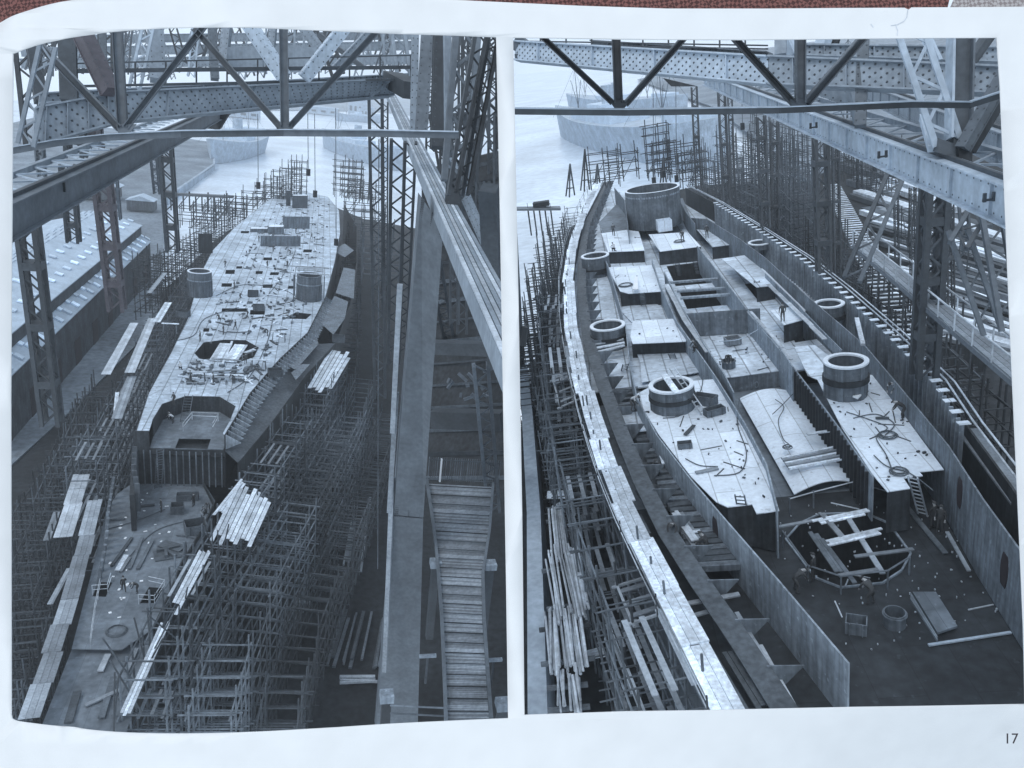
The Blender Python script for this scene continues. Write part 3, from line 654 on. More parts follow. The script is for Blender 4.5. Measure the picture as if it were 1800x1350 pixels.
# open gun drums
def drum(c, r, z0, z1, label, m='drum_steel', band=True, rim=0.13):
    c = V((c.x, c.y, z0)); t = thing(Y, 'barbette_drum', label, 'steel drum', c, 'open steel drums on the right-hand ship')
    MB().ring(c, r - 0.18, r, 0, z1 - z0, 48).build('shell', m, t, smooth=False)
    MB().ring(c, r - 0.25, r + 0.06, z1 - z0 + 0.003, z1 - z0 + rim, 48).build('rim', 'rim_white', t)
    if band: MB().ring(c, r + 0.002, r + 0.12, (z1 - z0) * 0.45, (z1 - z0) * 0.62, 48).build('band', 'hull_dark', t)
    MB().disc(c + UP * 0.15, r - 0.19, 0.1).build('drum_floor', 'deck_dull', t)
    mb = MB()
    for i in range(60):
        an = 2 * math.pi * i / 60; n = V((math.cos(an), math.sin(an), 0))
        for zz in (.2, .8): mb.dome(c + n * (r + .01) + UP * (z1 - z0) * zz, .05, n)
        if i % 10 == 0:
            mb.box(c + n * (r + .02), .05, .35, (z1 - z0) * .98, an)
    o = mb.build('rivet', 'bulkhead_grey', t); o['kind'] = 'stuff'
    return t
def drum_at(u, v, rpx, h, label, z0=0.0, **k):
    z1 = z0 + h; c = Y.px(u, v, z1); r = rpx / FPX * Y.proj(c)[2]; return drum(c, r, z0, z1, label, **k), c, r
dA, cA, rA = drum_at(1180, 678, 38, 1.7, 'open steel drum with white rim, a plank and ladder leaning across its mouth')
dB, cB, rB = drum_at(1487, 636, 36, 2.4, 'tall open steel drum with white rim behind the long ribbed bulkhead')
dC, cC, rC = drum_at(1068, 573, 30, 2.0, 'open drum with white rim beside the pile of splayed boards', z0=-1.6)
dD, cD, rD = drum_at(1046, 450, 24, 3.6, 'tall dark drum with white rim on the port side below the big cylinder', z0=-2.8)
dE, cE, rE = drum_at(1457, 535, 25, 2.2, 'open white rimmed drum between the long bulkhead and the ribbed side', z0=-1.2)
dF, cF, rF = drum_at(1336, 427, 20, 0.6, 'low ring drum almost flush with the far starboard deck', band=False)
dG, cG, rG = drum_at(1146, 331, 47, 5.2, 'huge riveted cylinder standing at the far end of the deck', m='drum_steel', band=False, rim=0.05, z0=-0.1)
mb = MB()
for i in range(64):
    t = 2 * math.pi * i / 64; n = V((math.cos(t), math.sin(t), 0)); mb.dome(V((cG.x, cG.y, 4.4)) + n * rG, 0.16, n, 0.4)
o = mb.build('rivet', 'bulkhead_pale', dG); o['kind'] = 'stuff'
plank(Y, cA + V((-0.3, rA * 1.1, 0.2)), cA + V((0.2, -rA * 1.25, 0.2)), 0.45, 0.09, 'pale plank lying across the mouth of the nearest open drum')
ladder(Y, cA + V((1.9, -1.7, -1.6)), cA + V((0.2, 0.9, 1.0)), 0.42, 'pale ladder leaning out of the nearest open drum', m='pole_pale')

# ladders
LD = [((1133, 548, -2.7), (1128, 515, 0.7), 'ladder up the dark cross bulkhead of the second deck strip'), ((1188, 640, -2.6), (1180, 622, -0.4), 'short ladder in the square well beside the middle bulkhead'),
      ((1313, 935, -2.8), (1300, 870, 0.9), 'ladder against the stepped near edge of the left deck strip'), ((1622, 905, -2.8), (1604, 838, 0.6), 'pale ladder from the dark floor to the right deck strip'),
      ((1337, 525, -2.6), (1330, 494, 0.2), 'ladder in the starboard well beneath the low ring drum'), ((1194, 485, -2.4), (1190, 462, 0.2), 'narrow ladder at the left of the far hatch well'), ((1226, 482, -2.4), (1222, 460, 0.2), 'narrow ladder at the right of the far hatch well'),
      ((1090, 715, -2.6), (1085, 690, -0.4), 'ladder down into the side passage beside the drum'), ((1430, 562, -1.8), (1410, 545, 0.2), 'white ladder lying against the pale starboard deck plate'), ((1094, 662, -2.7), (1100, 640, -0.6), 'ladder with round holes leaning in the port side passage')]
for f, h, l in LD: ladder(Y, Y.px(*f), Y.px(*h), 0.5, l, m='pole_pale' if 'pale' in l or 'white' in l else 'pole_mid')

# plank walk along the left gunwale, poles beneath
wk = Y.line([(1052, 318), (1030, 360), (1006, 430), (998, 500), (1002, 570), (1018, 650), (1040, 730), (1068, 815), (1100, 895), (1140, 975), (1180, 1052), (1225, 1135), (1290, 1260)], 0.35)
walkway(Y, 'plank_walkway', wk, 1.25, 'long curving walk of bright planks along the edge of the wide right-hand hull', 'plank_bright', 34, cat='walkway')
mb = MB()
for a, b in ((0, 1), (0, 1)): pass
w2 = [p + V((-0.95, 0, 0.9)) for p in wk]
rl = thing(Y, 'handrail', 'thin pale handrail beside the curving plank walk', 'handrail', w2[3])
MB().path(along(w2, 30), 0.035).build('rail', 'pole_pale', rl); MB().path([p - UP * 0.5 for p in along(w2, 30)], 0.03).build('rail', 'pole_pale', rl)
for p in along(w2, 22): MB().tube(p - UP * 1.6, p + UP * 0.2, 0.04).build('post', 'pole_dark', rl)
# scaffold towers under the walk
ps = along(wk[1:], 15)
for i in range(15):
    a, b = ps[i], ps[i + 1]; d = b - a; rz = math.atan2(-d.y, -d.x)
    nrm = V((-d.y, d.x, 0)).normalized(); nrm = -nrm if nrm.x > 0 else nrm
    k = len(ps) - 2 - i
    # base at the end nearer the viewer
    base = V((b.x, b.y, -10.5)) + nrm * 0.2; rz = math.atan2(a.y - b.y, a.x - b.x)
    ln = (a - b).length
    scaffold(Y, base, ln, 2.6 + 0.5 * rnd.random(), 10.6, rz, 'pole scaffold bay under the bright plank walk, %s from the near end' % ORD[14 - i], 'pole_mid', 'pole scaffolding outside the right-hand ship', nx=4 if ln > 4 else 3, lift=1.75, r=0.055, simple=(i < 6), deck=0.5)
for i in range(9):
    p = Y.px(lerp(1000, 955, i / 8), lerp(395, 640, i / 8), -2)
    scaffold(Y, V((p.x - .8, p.y, -12.5)), 6, 2.5, 10.5 + rnd.uniform(-1, 2), R(93), 'outer scaffold bay standing at the water left of the hull, %s from the far end' % ORD[i], 'pole_dark', 'outer scaffolding by the water', nx=5, lift=1.6, r=.06, simple=True, ext=1.5)
# a second row of lower bays nearer the slip wall
for i in range(6):
    p = Y.px(lerp(985, 1055, i / 5.0), lerp(600, 830, i / 5.0), -3.2)
    scaffold(Y, V((p.x - 1.2, p.y - 1.5, -11)), 4.2, 2.2, 8.2, R(90), 'low scaffold bay between the walk and the slip wall, %s from the far end' % ORD[i], 'pole_mid', 'low scaffold bays by the slip wall', nx=4, lift=1.5, r=0.05, deck=0.8, simple=True)
# piles of loose poles
def pile(u0, v0, u1, v1, z, n, spread, label):
    a, b = Y.px(u0, v0, z), Y.px(u1, v1, z); t = thing(Y, 'pole_pile', label, 'timber pile', a, 'piles of scaffold poles'); s_ = (b - a).cross(UP).normalized(); L_ = b - a
    for i in range(n):
        o = s_ * rnd.uniform(-spread, spread) + UP * rnd.uniform(0, 0.5); e = L_ * rnd.uniform(-0.14, 0.14)
        MB().tube(a + o + e, b + o * 1.0 + s_ * rnd.uniform(-.2, .2) + e + UP * rnd.uniform(-.1, .1), rnd.uniform(0.05, 0.09), 6).build('pole', 'pole_pale', t)
    MB().beam(a + L_ * .2 - s_ * spread * 1.3 - UP * .15, a + L_ * .2 + s_ * spread * 1.3 - UP * .15, .2, .2).build('bearer', 'plank_dark', t); MB().beam(a + L_ * .8 - s_ * spread * 1.3 - UP * .15, a + L_ * .8 + s_ * spread * 1.3 - UP * .15, .2, .2).build('bearer', 'plank_dark', t)
pile(984, 985, 976, 895, -5, 10, 0.55, 'narrow bundle of pale poles farthest from the viewer beside the slip wall')
pile(1008, 1085, 988, 975, -5, 30, 1.1, 'wide pile of pale round poles, middle of the three by the slip wall')
pile(1000, 1180, 990, 1080, -5, 26, 1.1, 'pile of grey poles nearest the viewer beside the slip wall')
pile(1000, 1255, 996, 1190, -5, 11, 0.8, 'short stack of dark poles at the bottom edge by the slip wall')
for (a, b, z, w_, l) in (((962, 866), (1000, 864), -6, 0.35, 'pale boards on the scaffold beside the pole piles'), ((970, 660), (1012, 656), -2.5, 0.5, 'pale crossing boards on the scaffold near the splayed boards'), ((1030, 1148), (1060, 1140), -8, .3, 'short pale batten lying by the dark poles')):
    for k in range(3): plank(Y, Y.px(a[0], a[1] + 4 * k, z), Y.px(b[0] + 3 * k, b[1] + 5 * k, z), w_, 0.08, l, group='boards lying in the scaffold: ' + l)
# framed staging hung below the walk
for (pp, l) in (([(1085, 1030), (1145, 1012), (1172, 1075), (1112, 1095)], 'open board staging frame hanging beside the near plank walk'), ([(972, 668), (1010, 652), (1022, 700), (985, 716)], 'open staging frame hanging beside the far plank walk')):
    P = Y.line(pp, -2.0); t = thing(Y, 'staging_frame', l, 'staging', P[0])
    for a, b in zip(P, P[1:] + P[:1]): MB().beam(a, b, 0.12, 0.12, ext=0.3).build('beam', 'pole_pale', t)
    for k in range(3): MB().beam(P[0].lerp(P[3], (k + .5) / 3), P[1].lerp(P[2], (k + .5) / 3), 0.3, 0.06).build('plank', 'plank_dull', t)
    for p in P: MB().tube(p - UP * 6, p + UP * 1.5, 0.07).build('pole', 'pole_dark', t)

# boards and loose stuff on the deck
def boards(ptsz, w_, m, name, label, group=None, h=0.1, cat=None, rnd_off=0.0):
    for i, (a, b) in enumerate(ptsz):
        plank(Y, Y.px(*a), Y.px(*b), w_, h, label if isinstance(label, str) else label[i], m, name, cat or name.replace('_', ' '), group)
boards([((1040, 606, -.7), (1096, 596, -.6)), ((1042, 613, -.68), (1098, 602, -.55)), ((1046, 620, -.66), (1098, 607, -.5))], 0.4, 'plank_bright', 'plank', 'pale board in the splayed pile between the port drum and the bulkhead', 'splayed boards beside the port drum')
for k in range(5):
    a = Y.px(1374 + 3 * k, 806 + 4.4 * k, -1.62 + 0.0); b = Y.px(1468 + 4 * k, 786 + 5.0 * k, -1.62); plank(Y, a, b, 0.18, 0.14, 'narrow timber lying across the arched white plate', 'plank_dull' if k % 2 else 'plank_bright', 'timber', 'timber', 'stack of narrow timbers on the arched plate')
TB = [((1435, 918), (1521, 900), .55, 'plank_bright', 'pale bundle of boards on the far side of the octagon pit'), ((1452, 956), (1547, 934), .55, 'plank_bright', 'pale bundle of boards across the middle of the octagon pit'), ((1442, 900), (1484, 948), .35, 'plank_dull', 'grey board bridging the two pale bundles over the pit'),
      ((1430, 938), (1478, 1008), .5, 'plank_dark', 'dark beam along the left of the octagon pit'), ((1446, 950), (1500, 1022), .25, 'plank_dark', 'thin dark beam under the pale bundles in the pit'), ((1486, 902), (1553, 1010), .3, 'plank_dull', 'long beam running toward the viewer over the octagon pit'),
      ((1340, 931), (1480, 905), .22, 'plank_dull', 'long pole reaching from the left bulkhead to the octagon pit'), ((1504, 978), (1614, 964), .25, 'plank_dull', 'beam over the right rim of the octagon pit'), ((1476, 1012), (1552, 1000), .25, 'plank_dull', 'beam over the near rim of the octagon pit'), ((1578, 872), (1664, 976), .3, 'plank_dark', 'long dark timber lying beside the right ladder'),
      ((1667, 938), (1702, 1000), .2, 'plank_dull', 'thin batten on the dark floor under the right bulkhead'), ((1632, 1134), (1782, 1111), .14, 'rope_pale', 'thin bright rod on the black floor in the lower right corner'), ((1216, 832), (1264, 822), .3, 'plank_dull', 'dark plank lying on the left pale deck strip'), ((1202, 767), (1222, 746), .25, 'plank_dark', 'short bar lying beside the nearest drum'),
      ((1425, 763), (1478, 755), .3, 'plank_bright', 'pale board bridging from the arched plate to the ribbed wall'), ((1536, 735), (1562, 735), .2, 'plank_dark', 'short dark bar on the right deck strip'), ((1128, 860), (1160, 905), .9, 'deck_dull', 'loose steel plate lying along the port gunwale'), ((1190, 902), (1225, 955), .7, 'plank_dull', 'loose plank lying in the port side passage')]
def bundle(a, b, w_, m, l):
    mb = MB(); d = (b - a).normalized(); s_ = d.cross(UP).normalized(); n = max(1, round(w_ / .2))
    for k in range(n): o = s_ * ((k + .5) / n - .5) * w_ + UP * rnd.uniform(-.03, .03); mb.beam(a + o + d * rnd.uniform(-.25, .25), b + o + d * rnd.uniform(-.25, .25), w_ / n * .93, .08)
    solo(Y, mb, 'timber', m, l, 'timber')
for a, b, w_, m, l in TB: z = -2.0 if 895 < a[1] < 1040 and a[0] > 1330 else (ZL + .1 if a[1] > 865 and a[0] > 1330 else (-1.0 if a[0] > 1300 and a[0] < 1470 and a[1] < 800 else 0.12 if a[0] > 1195 else -1.3)); bundle(Y.px(*a, z), Y.px(*b, z), w_, m, l)
for a, b, w_, m, l in (((1204, 1062), (1292, 1046), .3, 'plank_pale', 'pale beam crossing from the near plank walk to the bulkhead'), ((1214, 1084), (1278, 1066), .25, 'plank_dull', 'second beam crossing from the near plank walk'), ((1292, 1080), (1352, 1180), .45, 'plank_dull', 'long grey timber lying in the near port passage'), ((1330, 1130), (1396, 1250), .4, 'plank_pale', 'pale long timber lying under the near end of the left bulkhead'), ((1290, 1150), (1350, 1245), .9, 'plank_dark', 'wide dark boards at the bottom of the port passage'), ((1148, 755), (1168, 815), .35, 'plank_bright', 'bright plank laid along the port passage beams'), ((1186, 900), (1222, 950), .45, 'plank_pale', 'pale plank laid along the near port passage beams'), ((1120, 905), (1135, 935), .5, 'plank_dark', 'dark plate on the port gunwale'), ((1215, 935), (1232, 932), .2, 'plank_bright', 'short bright batten in the port passage')): bundle(Y.px(*a, -1.1), Y.px(*b, -1.1), w_, m, l)
for (pp, w_, n, l) in (([(1172, 500), (1200, 556), (1244, 620)], .5, 7, 'narrow row of pale planks along the middle left bulkhead'), ([(1318, 548), (1360, 596), (1388, 632)], .45, 5, 'narrow row of pale planks along the middle right bulkhead'), ([(1352, 500), (1400, 548), (1450, 596)], .4, 5, 'narrow row of pale planks inside the starboard bulkhead')): walkway(Y, 'plank_row', Y.line(pp, .45), w_, l, 'plank_pale', n, boards=2, cat='planks', jit=.05)
def chips(polys, z, n, m, name, label, smax=.2):
    mb = MB(); k = 0
    for pp in polys:
        us = [p[0] for p in pp]; vs_ = [p[1] for p in pp]; c = 0
        nn_ = n or int((max(us) - min(us)) * (max(vs_) - min(vs_)) / 600)
        while c < nn_:
            u, v = rnd.uniform(min(us), max(us)), rnd.uniform(min(vs_), max(vs_)); ins = False
            for (x0, y0), (x1, y1) in zip(pp, pp[1:] + pp[:1]):
                if (y0 > v) != (y1 > v) and u < (x1 - x0) * (v - y0) / (y1 - y0) + x0: ins = not ins
            c += 1
            if not ins: continue
            p = Y.px(u, v, z)
            if rnd.random() < (.25 if smax > .1 else .05): an = rnd.uniform(0, 3); d = V((math.cos(an), math.sin(an), 0)) * rnd.uniform(.3, .9); mb.beam(p - d, p + d, .06, .05)
            else: mb.box(p, rnd.uniform(.04, smax), rnd.uniform(.04, smax * .6), rnd.uniform(.03, .12), rnd.uniform(0, 3))
    o = mb.build(name, m, None, V((0, 0, 0)), Y); o['kind'] = 'stuff'; o['label'] = label; o['category'] = 'scraps'
chips([[(1116, 694), (1232, 675), (1262, 670), (1345, 815), (1366, 890), (1262, 878), (1160, 764)], [(1440, 670), (1540, 664), (1655, 822), (1560, 860), (1480, 752)], [(1070, 472), (1146, 468), (1160, 508), (1095, 512)], [(1060, 412), (1122, 408), (1130, 438)], [(1112, 566), (1184, 562), (1200, 596), (1116, 600)]], .04, None, 'plank_dark', 'scraps', 'dark scraps and offcuts strewn over the pale deck strips')
chips([[(1212, 602), (1372, 590), (1390, 645), (1280, 660)]], -1.45, 45, 'plank_dark', 'scraps', 'dark scraps on the middle compartment floor')
chips([[(1300, 900), (1660, 870), (1780, 1000), (1790, 1100), (1500, 1150), (1380, 1000)]], ZL + .03, 170, 'plank_pale', 'scraps', 'pale chips strewn over the dark floor round the octagon pit', .09)
deck([(1080, 730), (1128, 722), (1142, 756), (1092, 762)], -1.0, 'deck_mottled', [(1092, 762), (1142, 756)], 1.6)
# octagon guard rail
grail = thing(Y, 'guard_rail', 'low rail standing round the octagon pit', 'railing', Y.px(1500, 1034, ZL))
pts = Y.line([(1388, 900), (1430, 888), (1500, 870), (1575, 892)], ZL + 0.2)
MB().path([p + UP * .9 for p in pts], 0.04).build('rail', 'pole_pale', grail)
pts2 = Y.line([(1376, 960), (1420, 1022), (1478, 1042), (1560, 1032), (1598, 1008)], ZL + .1); MB().path([p + UP for p in pts2], 0.05).build('rail', 'pole_mid', grail)
for p in pts + pts2: MB().tube(p - UP * .2, p + UP, 0.05).build('post', 'pole_mid', grail)
# tubs, plates and boxes on the dark near floor
def tub(u, v, r, h, label, m='drum_steel', z=ZL):
    c = Y.px(u, v, z); t = thing(Y, 'tub', label, 'tub', c); MB().ring(c, r - .06, r, 0, h, 24).build('side', m, t); MB().disc(c + UP * .1, r - .06, .08, 24).build('bottom', m, t); MB().ring(c, r, r + .05, h * .8, h * .9, 24).build('hoop', 'bulkhead_grey', t)
tub(1572, 1098, 0.5, 0.75, 'round dark tub on the near floor beside the leaning plate')
tub(1281, 645, 0.55, 0.6, 'dark round tub on the middle compartment floor', z=-1.45)
def crate(Yd, p, sx, sy, sz, rz, label, m='plank_dull', grp=None):
    t = thing(Yd, 'crate', label, 'crate', p, grp); ca, sa = math.cos(rz), math.sin(rz); Q = lambda x, y, z: V(p) + V((x * ca - y * sa, x * sa + y * ca, z))
    for k in (-1, 1):
        MB().beam(Q(-sx / 2, k * sy / 2, sz / 2), Q(sx / 2, k * sy / 2, sz / 2), .05, sz).build('side', m, t); MB().beam(Q(k * (sx / 2 - .03), -sy / 2 + .03, sz / 2), Q(k * (sx / 2 - .03), sy / 2 - .03, sz / 2), .05, sz - .01).build('side', m, t)
    MB().box(Q(0, 0, .02), sx - .1, sy - .1, .05, rz).build('bottom', m, t)
    for x in (-1, 1): MB().beam(Q(x * sx * .3, -sy / 2 - .05, 0), Q(x * sx * .3, -sy / 2 - .05, sz), .08, .05, V((ca, sa, 0))).build('cleat', m, t)
    return t
crate(Y, Y.px(1505, 1108, ZL), .95, .7, .65, R(-20), 'open dark box with a lifting bar on the near floor', 'bulkhead_grey')
crate(Y, Y.px(1168, 405, .25), 1.9, 1.6, 1.5, R(5), 'pale square box standing before the huge cylinder', 'deck_pale')
crate(Y, Y.px(1303, 712, 0) if False else Y.px(1240, 710, 0.05), 1.6, .7, .7, R(-35), 'tangle of broken crate frames on the left deck strip', 'plank_dark')
crate(Y, Y.px(1256, 728, 0.05), 1.4, .6, .5, R(20), 'low broken crate beside the taller crate frames', 'plank_dark')
crate(Y, Y.px(1204, 786, 0.05), .9, .5, .35, R(0), 'small open tool box on the left pale deck strip', 'plank_dark')
crate(Y, Y.px(1288, 604, -1.4), 1.3, .9, .6, R(10), 'dull box leaning by the square well of the middle compartment', 'plank_dull')
for (pp, l, z) in (([(1601, 1041), (1648, 1118), (1648, 1126), (1600, 1052)], 'bent steel plate edge rising from the near floor', -2.2), ([(1604, 1040), (1645, 1040), (1683, 1100), (1648, 1112)], 'flat steel plate lying on the near floor', -2.6)):
    solo(Y, MB().slab(Y.line(pp, z), 0.12), 'steel_plate', 'deck_dull', l, 'steel plate')
solo(Y, MB().slab(Y.line([(1485, 690), (1502, 681), (1519, 688), (1508, 699)], 0.5), 0.12), 'canvas', 'paint_white', 'crumpled white canvas bundle on the deck beside the tall open drum', 'canvas')
solo(Y, MB().slab(Y.line([(1112, 508), (1116, 486), (1121, 486), (1122, 508)], 0.6), 0.1), 'white_board', 'paint_white', 'small white board standing on the second port deck', 'board')
# hoses and ropes snaking over the plates
def hose(pts, z, label, r=0.035, m='rope', group=None, Yd=None):
    Yd = Yd or Y; P = [Yd.px(u, v, z) if not isinstance(z, list) else Yd.px(u, v, z[i]) for i, (u, v) in enumerate(smooth_pts(pts, 5))] if not isinstance(z, list) else None
    return solo(Yd, MB().path(P, r, 5), 'hose', m, label, 'hose', group)
hose([(1300, 700), (1296, 745), (1312, 795), (1300, 830), (1255, 836)], 0.08, 'thin hose looping over the left pale deck strip')
hose([(1165, 735), (1200, 728), (1230, 690), (1236, 660)], 0.08, 'hose curving round the foot of the nearest drum')
hose([(1205, 806), (1230, 818), (1262, 820)], 0.08, 'short hose by the dark plank on the left deck strip')
hose([(1363, 702), (1378, 716), (1368, 740), (1376, 770), (1386, 780)], -1.6, 'hose winding across the arched white plate')
hose([(1420, 668) if False else (1358, 728), (1375, 712), (1396, 690)], -1.6, 'second hose near the far edge of the arched plate')
hose([(1488, 724), (1530, 738), (1560, 752), (1540, 768), (1558, 800), (1570, 832)], 0.08, 'long hose crossing the right pale deck strip')
hose([(1500, 735), (1540, 728), (1572, 745), (1556, 765)], 0.08, 'looped hose beside the two bending workers')
hose([(1536, 800), (1560, 820), (1600, 832), (1640, 862)], 0.1, 'hose running from the ribbed wall to the pale ladder')
hose([(1264, 600), (1300, 596), (1340, 575)], 0.0, 'slack rope across the middle compartment', m='rope_pale')
def coil(Yd, u, v, z, r, label, m='rope'):
    c = Yd.px(u, v, z); mb = MB()
    for k in range(3): mb.path([c + V((math.cos(t * .5) * (r - .07 * k) + rnd.uniform(-.03, .03), math.sin(t * .5) * (r - .07 * k) + rnd.uniform(-.03, .03), .05 + .05 * k)) for t in range(14)], .035, 5)
    return solo(Yd, mb, 'rope_coil', m, label, 'rope coil')
coil(Y, 1560, 766, .05, .55, 'dark coil of hose on the right pale deck strip'); coil(Y, 1580, 830, .05, .5, 'coil of hose at the near edge of the right deck strip'); coil(Y, 1384, 787, -1.6, .3, 'small dark coil lying on the arched plate'); coil(Y, 1194, 425, .25, .7, 'tangled rope heap on the far centre deck'); coil(Y, 1100, 502, .05, .8, 'dark coil on the second port deck')
# people
PP = [((1572, 700, 0.05), 'bend_shirt', 2.2, 'worker in pale shirt bending beside the right bulkhead'), ((1586, 738, 0.05), 'bend', 1.2, 'worker in dark clothes stooping over tools on the right deck strip'), ((1158, 832, -1.3), 'kneel', 2.6, 'worker kneeling in the port side passage below the left bulkhead'), ((1186, 948, -1.2), 'bend', 2.8, 'worker stooping on the stringer plate in the port side passage'),
      ((1242, 968, -1.6), 'kneel', 1.0, 'worker crouching deepest in the port side passage'), ((1640, 930, ZL), 'stand', 0.4, 'man standing on the dark floor right of the pale ladder'), ((1652, 936, ZL), 'stand', 2.4, 'man with back turned beside the other at the pale ladder'), ((1243, 418, 0), 'stand', 3.0, 'man standing on the far starboard deck strip'),
      ((1080, 442, 0), 'kneel_shirt', 0.5, 'worker in pale shirt crouching on the far port deck'), ((1281, 646, -1.4), 'bend', 3.0, 'worker leaning over the dark tub in the middle compartment'), ((1224, 618, 0.2), 'kneel', 1.8, 'worker crouching on top of the middle bulkhead'), ((1114, 722, -.4), 'bend_shirt', 4.0, 'worker in white shirt bending beside the port deck edge'), ((1430, 1022, ZL), 'stand', 1.0, 'man in dark coat standing at the left rim of the octagon pit'),
      ((1400, 1040, ZL), 'bend', 5.0, 'stooping man behind the octagon pit rail near the left bulkhead'), ((1376, 566, .1), 'stand', 0, 'man standing at the edge of the starboard well'), ((1530, 1062, ZL), 'bend', 0.5, 'man bending at the near rim of the octagon pit'), ((1079, 415, 0), 'walk', 0, 'man walking across the far port deck'), ((1200, 425, .25), 'bend', 0, 'man stooping over the rope heap on the far centre deck')]
for p, k, rz, l in PP: person(Y, Y.px(*p), k, rz, l)

# ------------------------------------------------------------------ ground, water and the next slip
ZG = -11.0
def clipx(Yd, outline, z, name, m, right):
    """flat sheet of ground, cut where the other yard begins"""
    P = [V((x, y, z)) for x, y in outline]
    mb = MB(); mb.slab(P, 0.3); return struct(Yd, mb, name, m)
def gp(u, v, z=ZG): p = Y.px(u, v, z); return (p.x, p.y)
clipx(Y, [gp(905, 1330), gp(905, 800), gp(935, 660), gp(965, 520), gp(1000, 400), gp(1130, 345), gp(1240, 325), gp(1420, 320), gp(1520, 262), gp(1800, 190), (170, 150), (120, 10), gp(1860, 1330)], ZG, 'slip_ground', 'slip_ground', True)
ZW = -13.0
mw = mat('river_water', grey(0.62, 0.8), 0.28, 0.22, 0.03, 0.4, bump=0.6, spec=0.5)  # pale base colour imitates sky glare on the river
clipx(Y, [gp(903, 700, ZW), gp(902, 132, ZW), (300, 1400), (700, 1000), (420, 250), gp(1250, 400, ZW)], ZW, 'river_water', mw, True)
clipx(Y, [gp(903, 131, ZW + .4), gp(1010, 129, ZW + .4), gp(1250, 165, ZW + .4), gp(1330, 215, ZW + .4), gp(1800, 140, ZW + .4), (1500, 1500), (200, 4000), (-60, 4000)] if False else [gp(1120, 140, ZW + 2), gp(1260, 190, ZW + 2), gp(1420, 318, ZW + 2), gp(1520, 262, ZW + 2), (420, 200), (900, 900), (300, 1500)], ZW + 2, 'far_quay', 'far_land', True)
# ---- gantry of the right yard
Y = RY
pd = Y.pd
# near cross truss: bottom tie, hangers, diagonals, gussets
D0 = 21.0
tie = thing(Y, 'cross_truss', 'nearest cross truss with a thin dark bottom tie and three hangers, over the wide hull', 'truss', pd(1300, 192, D0))
tp = [pd(906, 196, D0), pd(1100, 198, D0), pd(1370, 194, D0), pd(1600, 184, D0), pd(1704, 185, D0), pd(1760, 167, D0 - .4)]
for a, b in zip(tp, tp[1:]): MB().beam(a, b, 0.16, 0.15, ext=0.02).build('bottom_tie', 'gantry_dark', tie); MB().beam(a + UP * .09, b + UP * .09, .3, .03).build('tie_flange', 'girder_pale', tie)
def wide(a, b, wpx, d, m, nm='hanger', par=tie, rib=True):
    w_ = wpx / FPX * d; A_, B_ = pd(*a, d), pd(*b, d); n = (A_ - B_).cross(V((0, 1, 0))).normalized()
    o = MB().beam(A_, B_, w_, 0.10, V((0, 1, 0))).build(nm, m, par)
    if rib:
        for k in (-1, 1): MB().beam(A_ + n * k * w_ * .5 + V((0, -.1, 0)), B_ + n * k * w_ * .5 + V((0, -.1, 0)), .03, .2, V((0, 1, 0))).build('flange', m, o)
wide((1082, 55), (1087, 182), 13, D0, 'gantry_dark'); wide((1405, 55), (1405, 182), 15, D0, 'gantry_mid')
wide((940, 52), (1076, 180), 8, D0, 'gantry_dark', 'diagonal'); wide((1212, 55), (1100, 182), 9, D0, 'gantry_mid', 'diagonal'); wide((1283, 60), (1392, 180), 9, D0, 'gantry_dark', 'diagonal'); wide((1525, 55), (1416, 180), 12, D0, 'gantry_mid', 'diagonal')
def gusset(pts, d, m, par): 
    P = [pd(u, v, d - .12) for u, v in pts]; n = len(P); o = V((0, .06, 0)); mb = MB(); mb.add(P + [p + o for p in P], [tuple(range(n))[::-1], tuple(range(n, 2 * n))] + [(i, (i + 1) % n, n + (i + 1) % n, n + i) for i in range(n)]); mb.build('gusset_plate', m, par)
gusset([(1070, 176), (1108, 176), (1098, 190), (1080, 190)], D0, 'gantry_dark', tie); gusset([(1388, 174), (1420, 174), (1416, 188), (1390, 188)], D0, 'gantry_mid', tie)
# riveted cross girders
def cgird(tl, tr, bl_, br_, d0, d1, label, m, rows=6, name='cross_girder'):
    a, b, c, e = pd(*bl_, d0), pd(*br_, d1), pd(*tl, d0), pd(*tr, d1); t = thing(Y, name, label, 'girder', a, 'riveted cross girders')
    nn = (b - a).cross(c - a).normalized(); nn = -nn if nn.y > 0 else nn
    mb = MB(); NS = 20; vs = []; fs = []
    for i in range(NS + 1): lo, hi = a.lerp(b, i / NS), c.lerp(e, i / NS); vs += [lo, hi, lo - nn * .3, hi - nn * .3]
    for i in range(NS): o = 4 * i; fs += [(o, o + 4, o + 5, o + 1), (o + 2, o + 3, o + 7, o + 6), (o + 1, o + 5, o + 7, o + 3), (o, o + 2, o + 6, o + 4)]
    mb.add(vs, fs + [(0, 1, 3, 2), (4 * NS, 4 * NS + 2, 4 * NS + 3, 4 * NS + 1)]); mb.build('web', m, t)
    for p, r_ in ((c, e), (a, b)): MB().beam(p - nn * .12, r_ - nn * .12, .62, .07, (c - a).normalized()).build('flange', m, t)
    mb = MB(); L_ = (b - a).length; n = int(L_ / .42)
    for i in range(n):
        for k in range(rows):
            s_ = (i + .5 + (.5 if k % 2 else 0)) / n; lo = a.lerp(b, s_); hi = c.lerp(e, s_); mb.dome(lo.lerp(hi, (k + .6) / (rows + .2)) + nn * .012, .05, nn)
    o = mb.build('rivet', 'rivet', t); o['kind'] = 'stuff'
    for i in range(4):
        s_ = (i + .5) / 4; MB().beam(a.lerp(b, s_) + nn * .02, c.lerp(e, s_) + nn * .02, .3, .03, (b - a).normalized()).build('stiffener', m, t)
    return t
cgird((905, 73), (1350, 100), (905, 105), (1350, 148), 44, 33, 'riveted pale cross girder rising from the upper left behind the hangers', 'girder_pale')
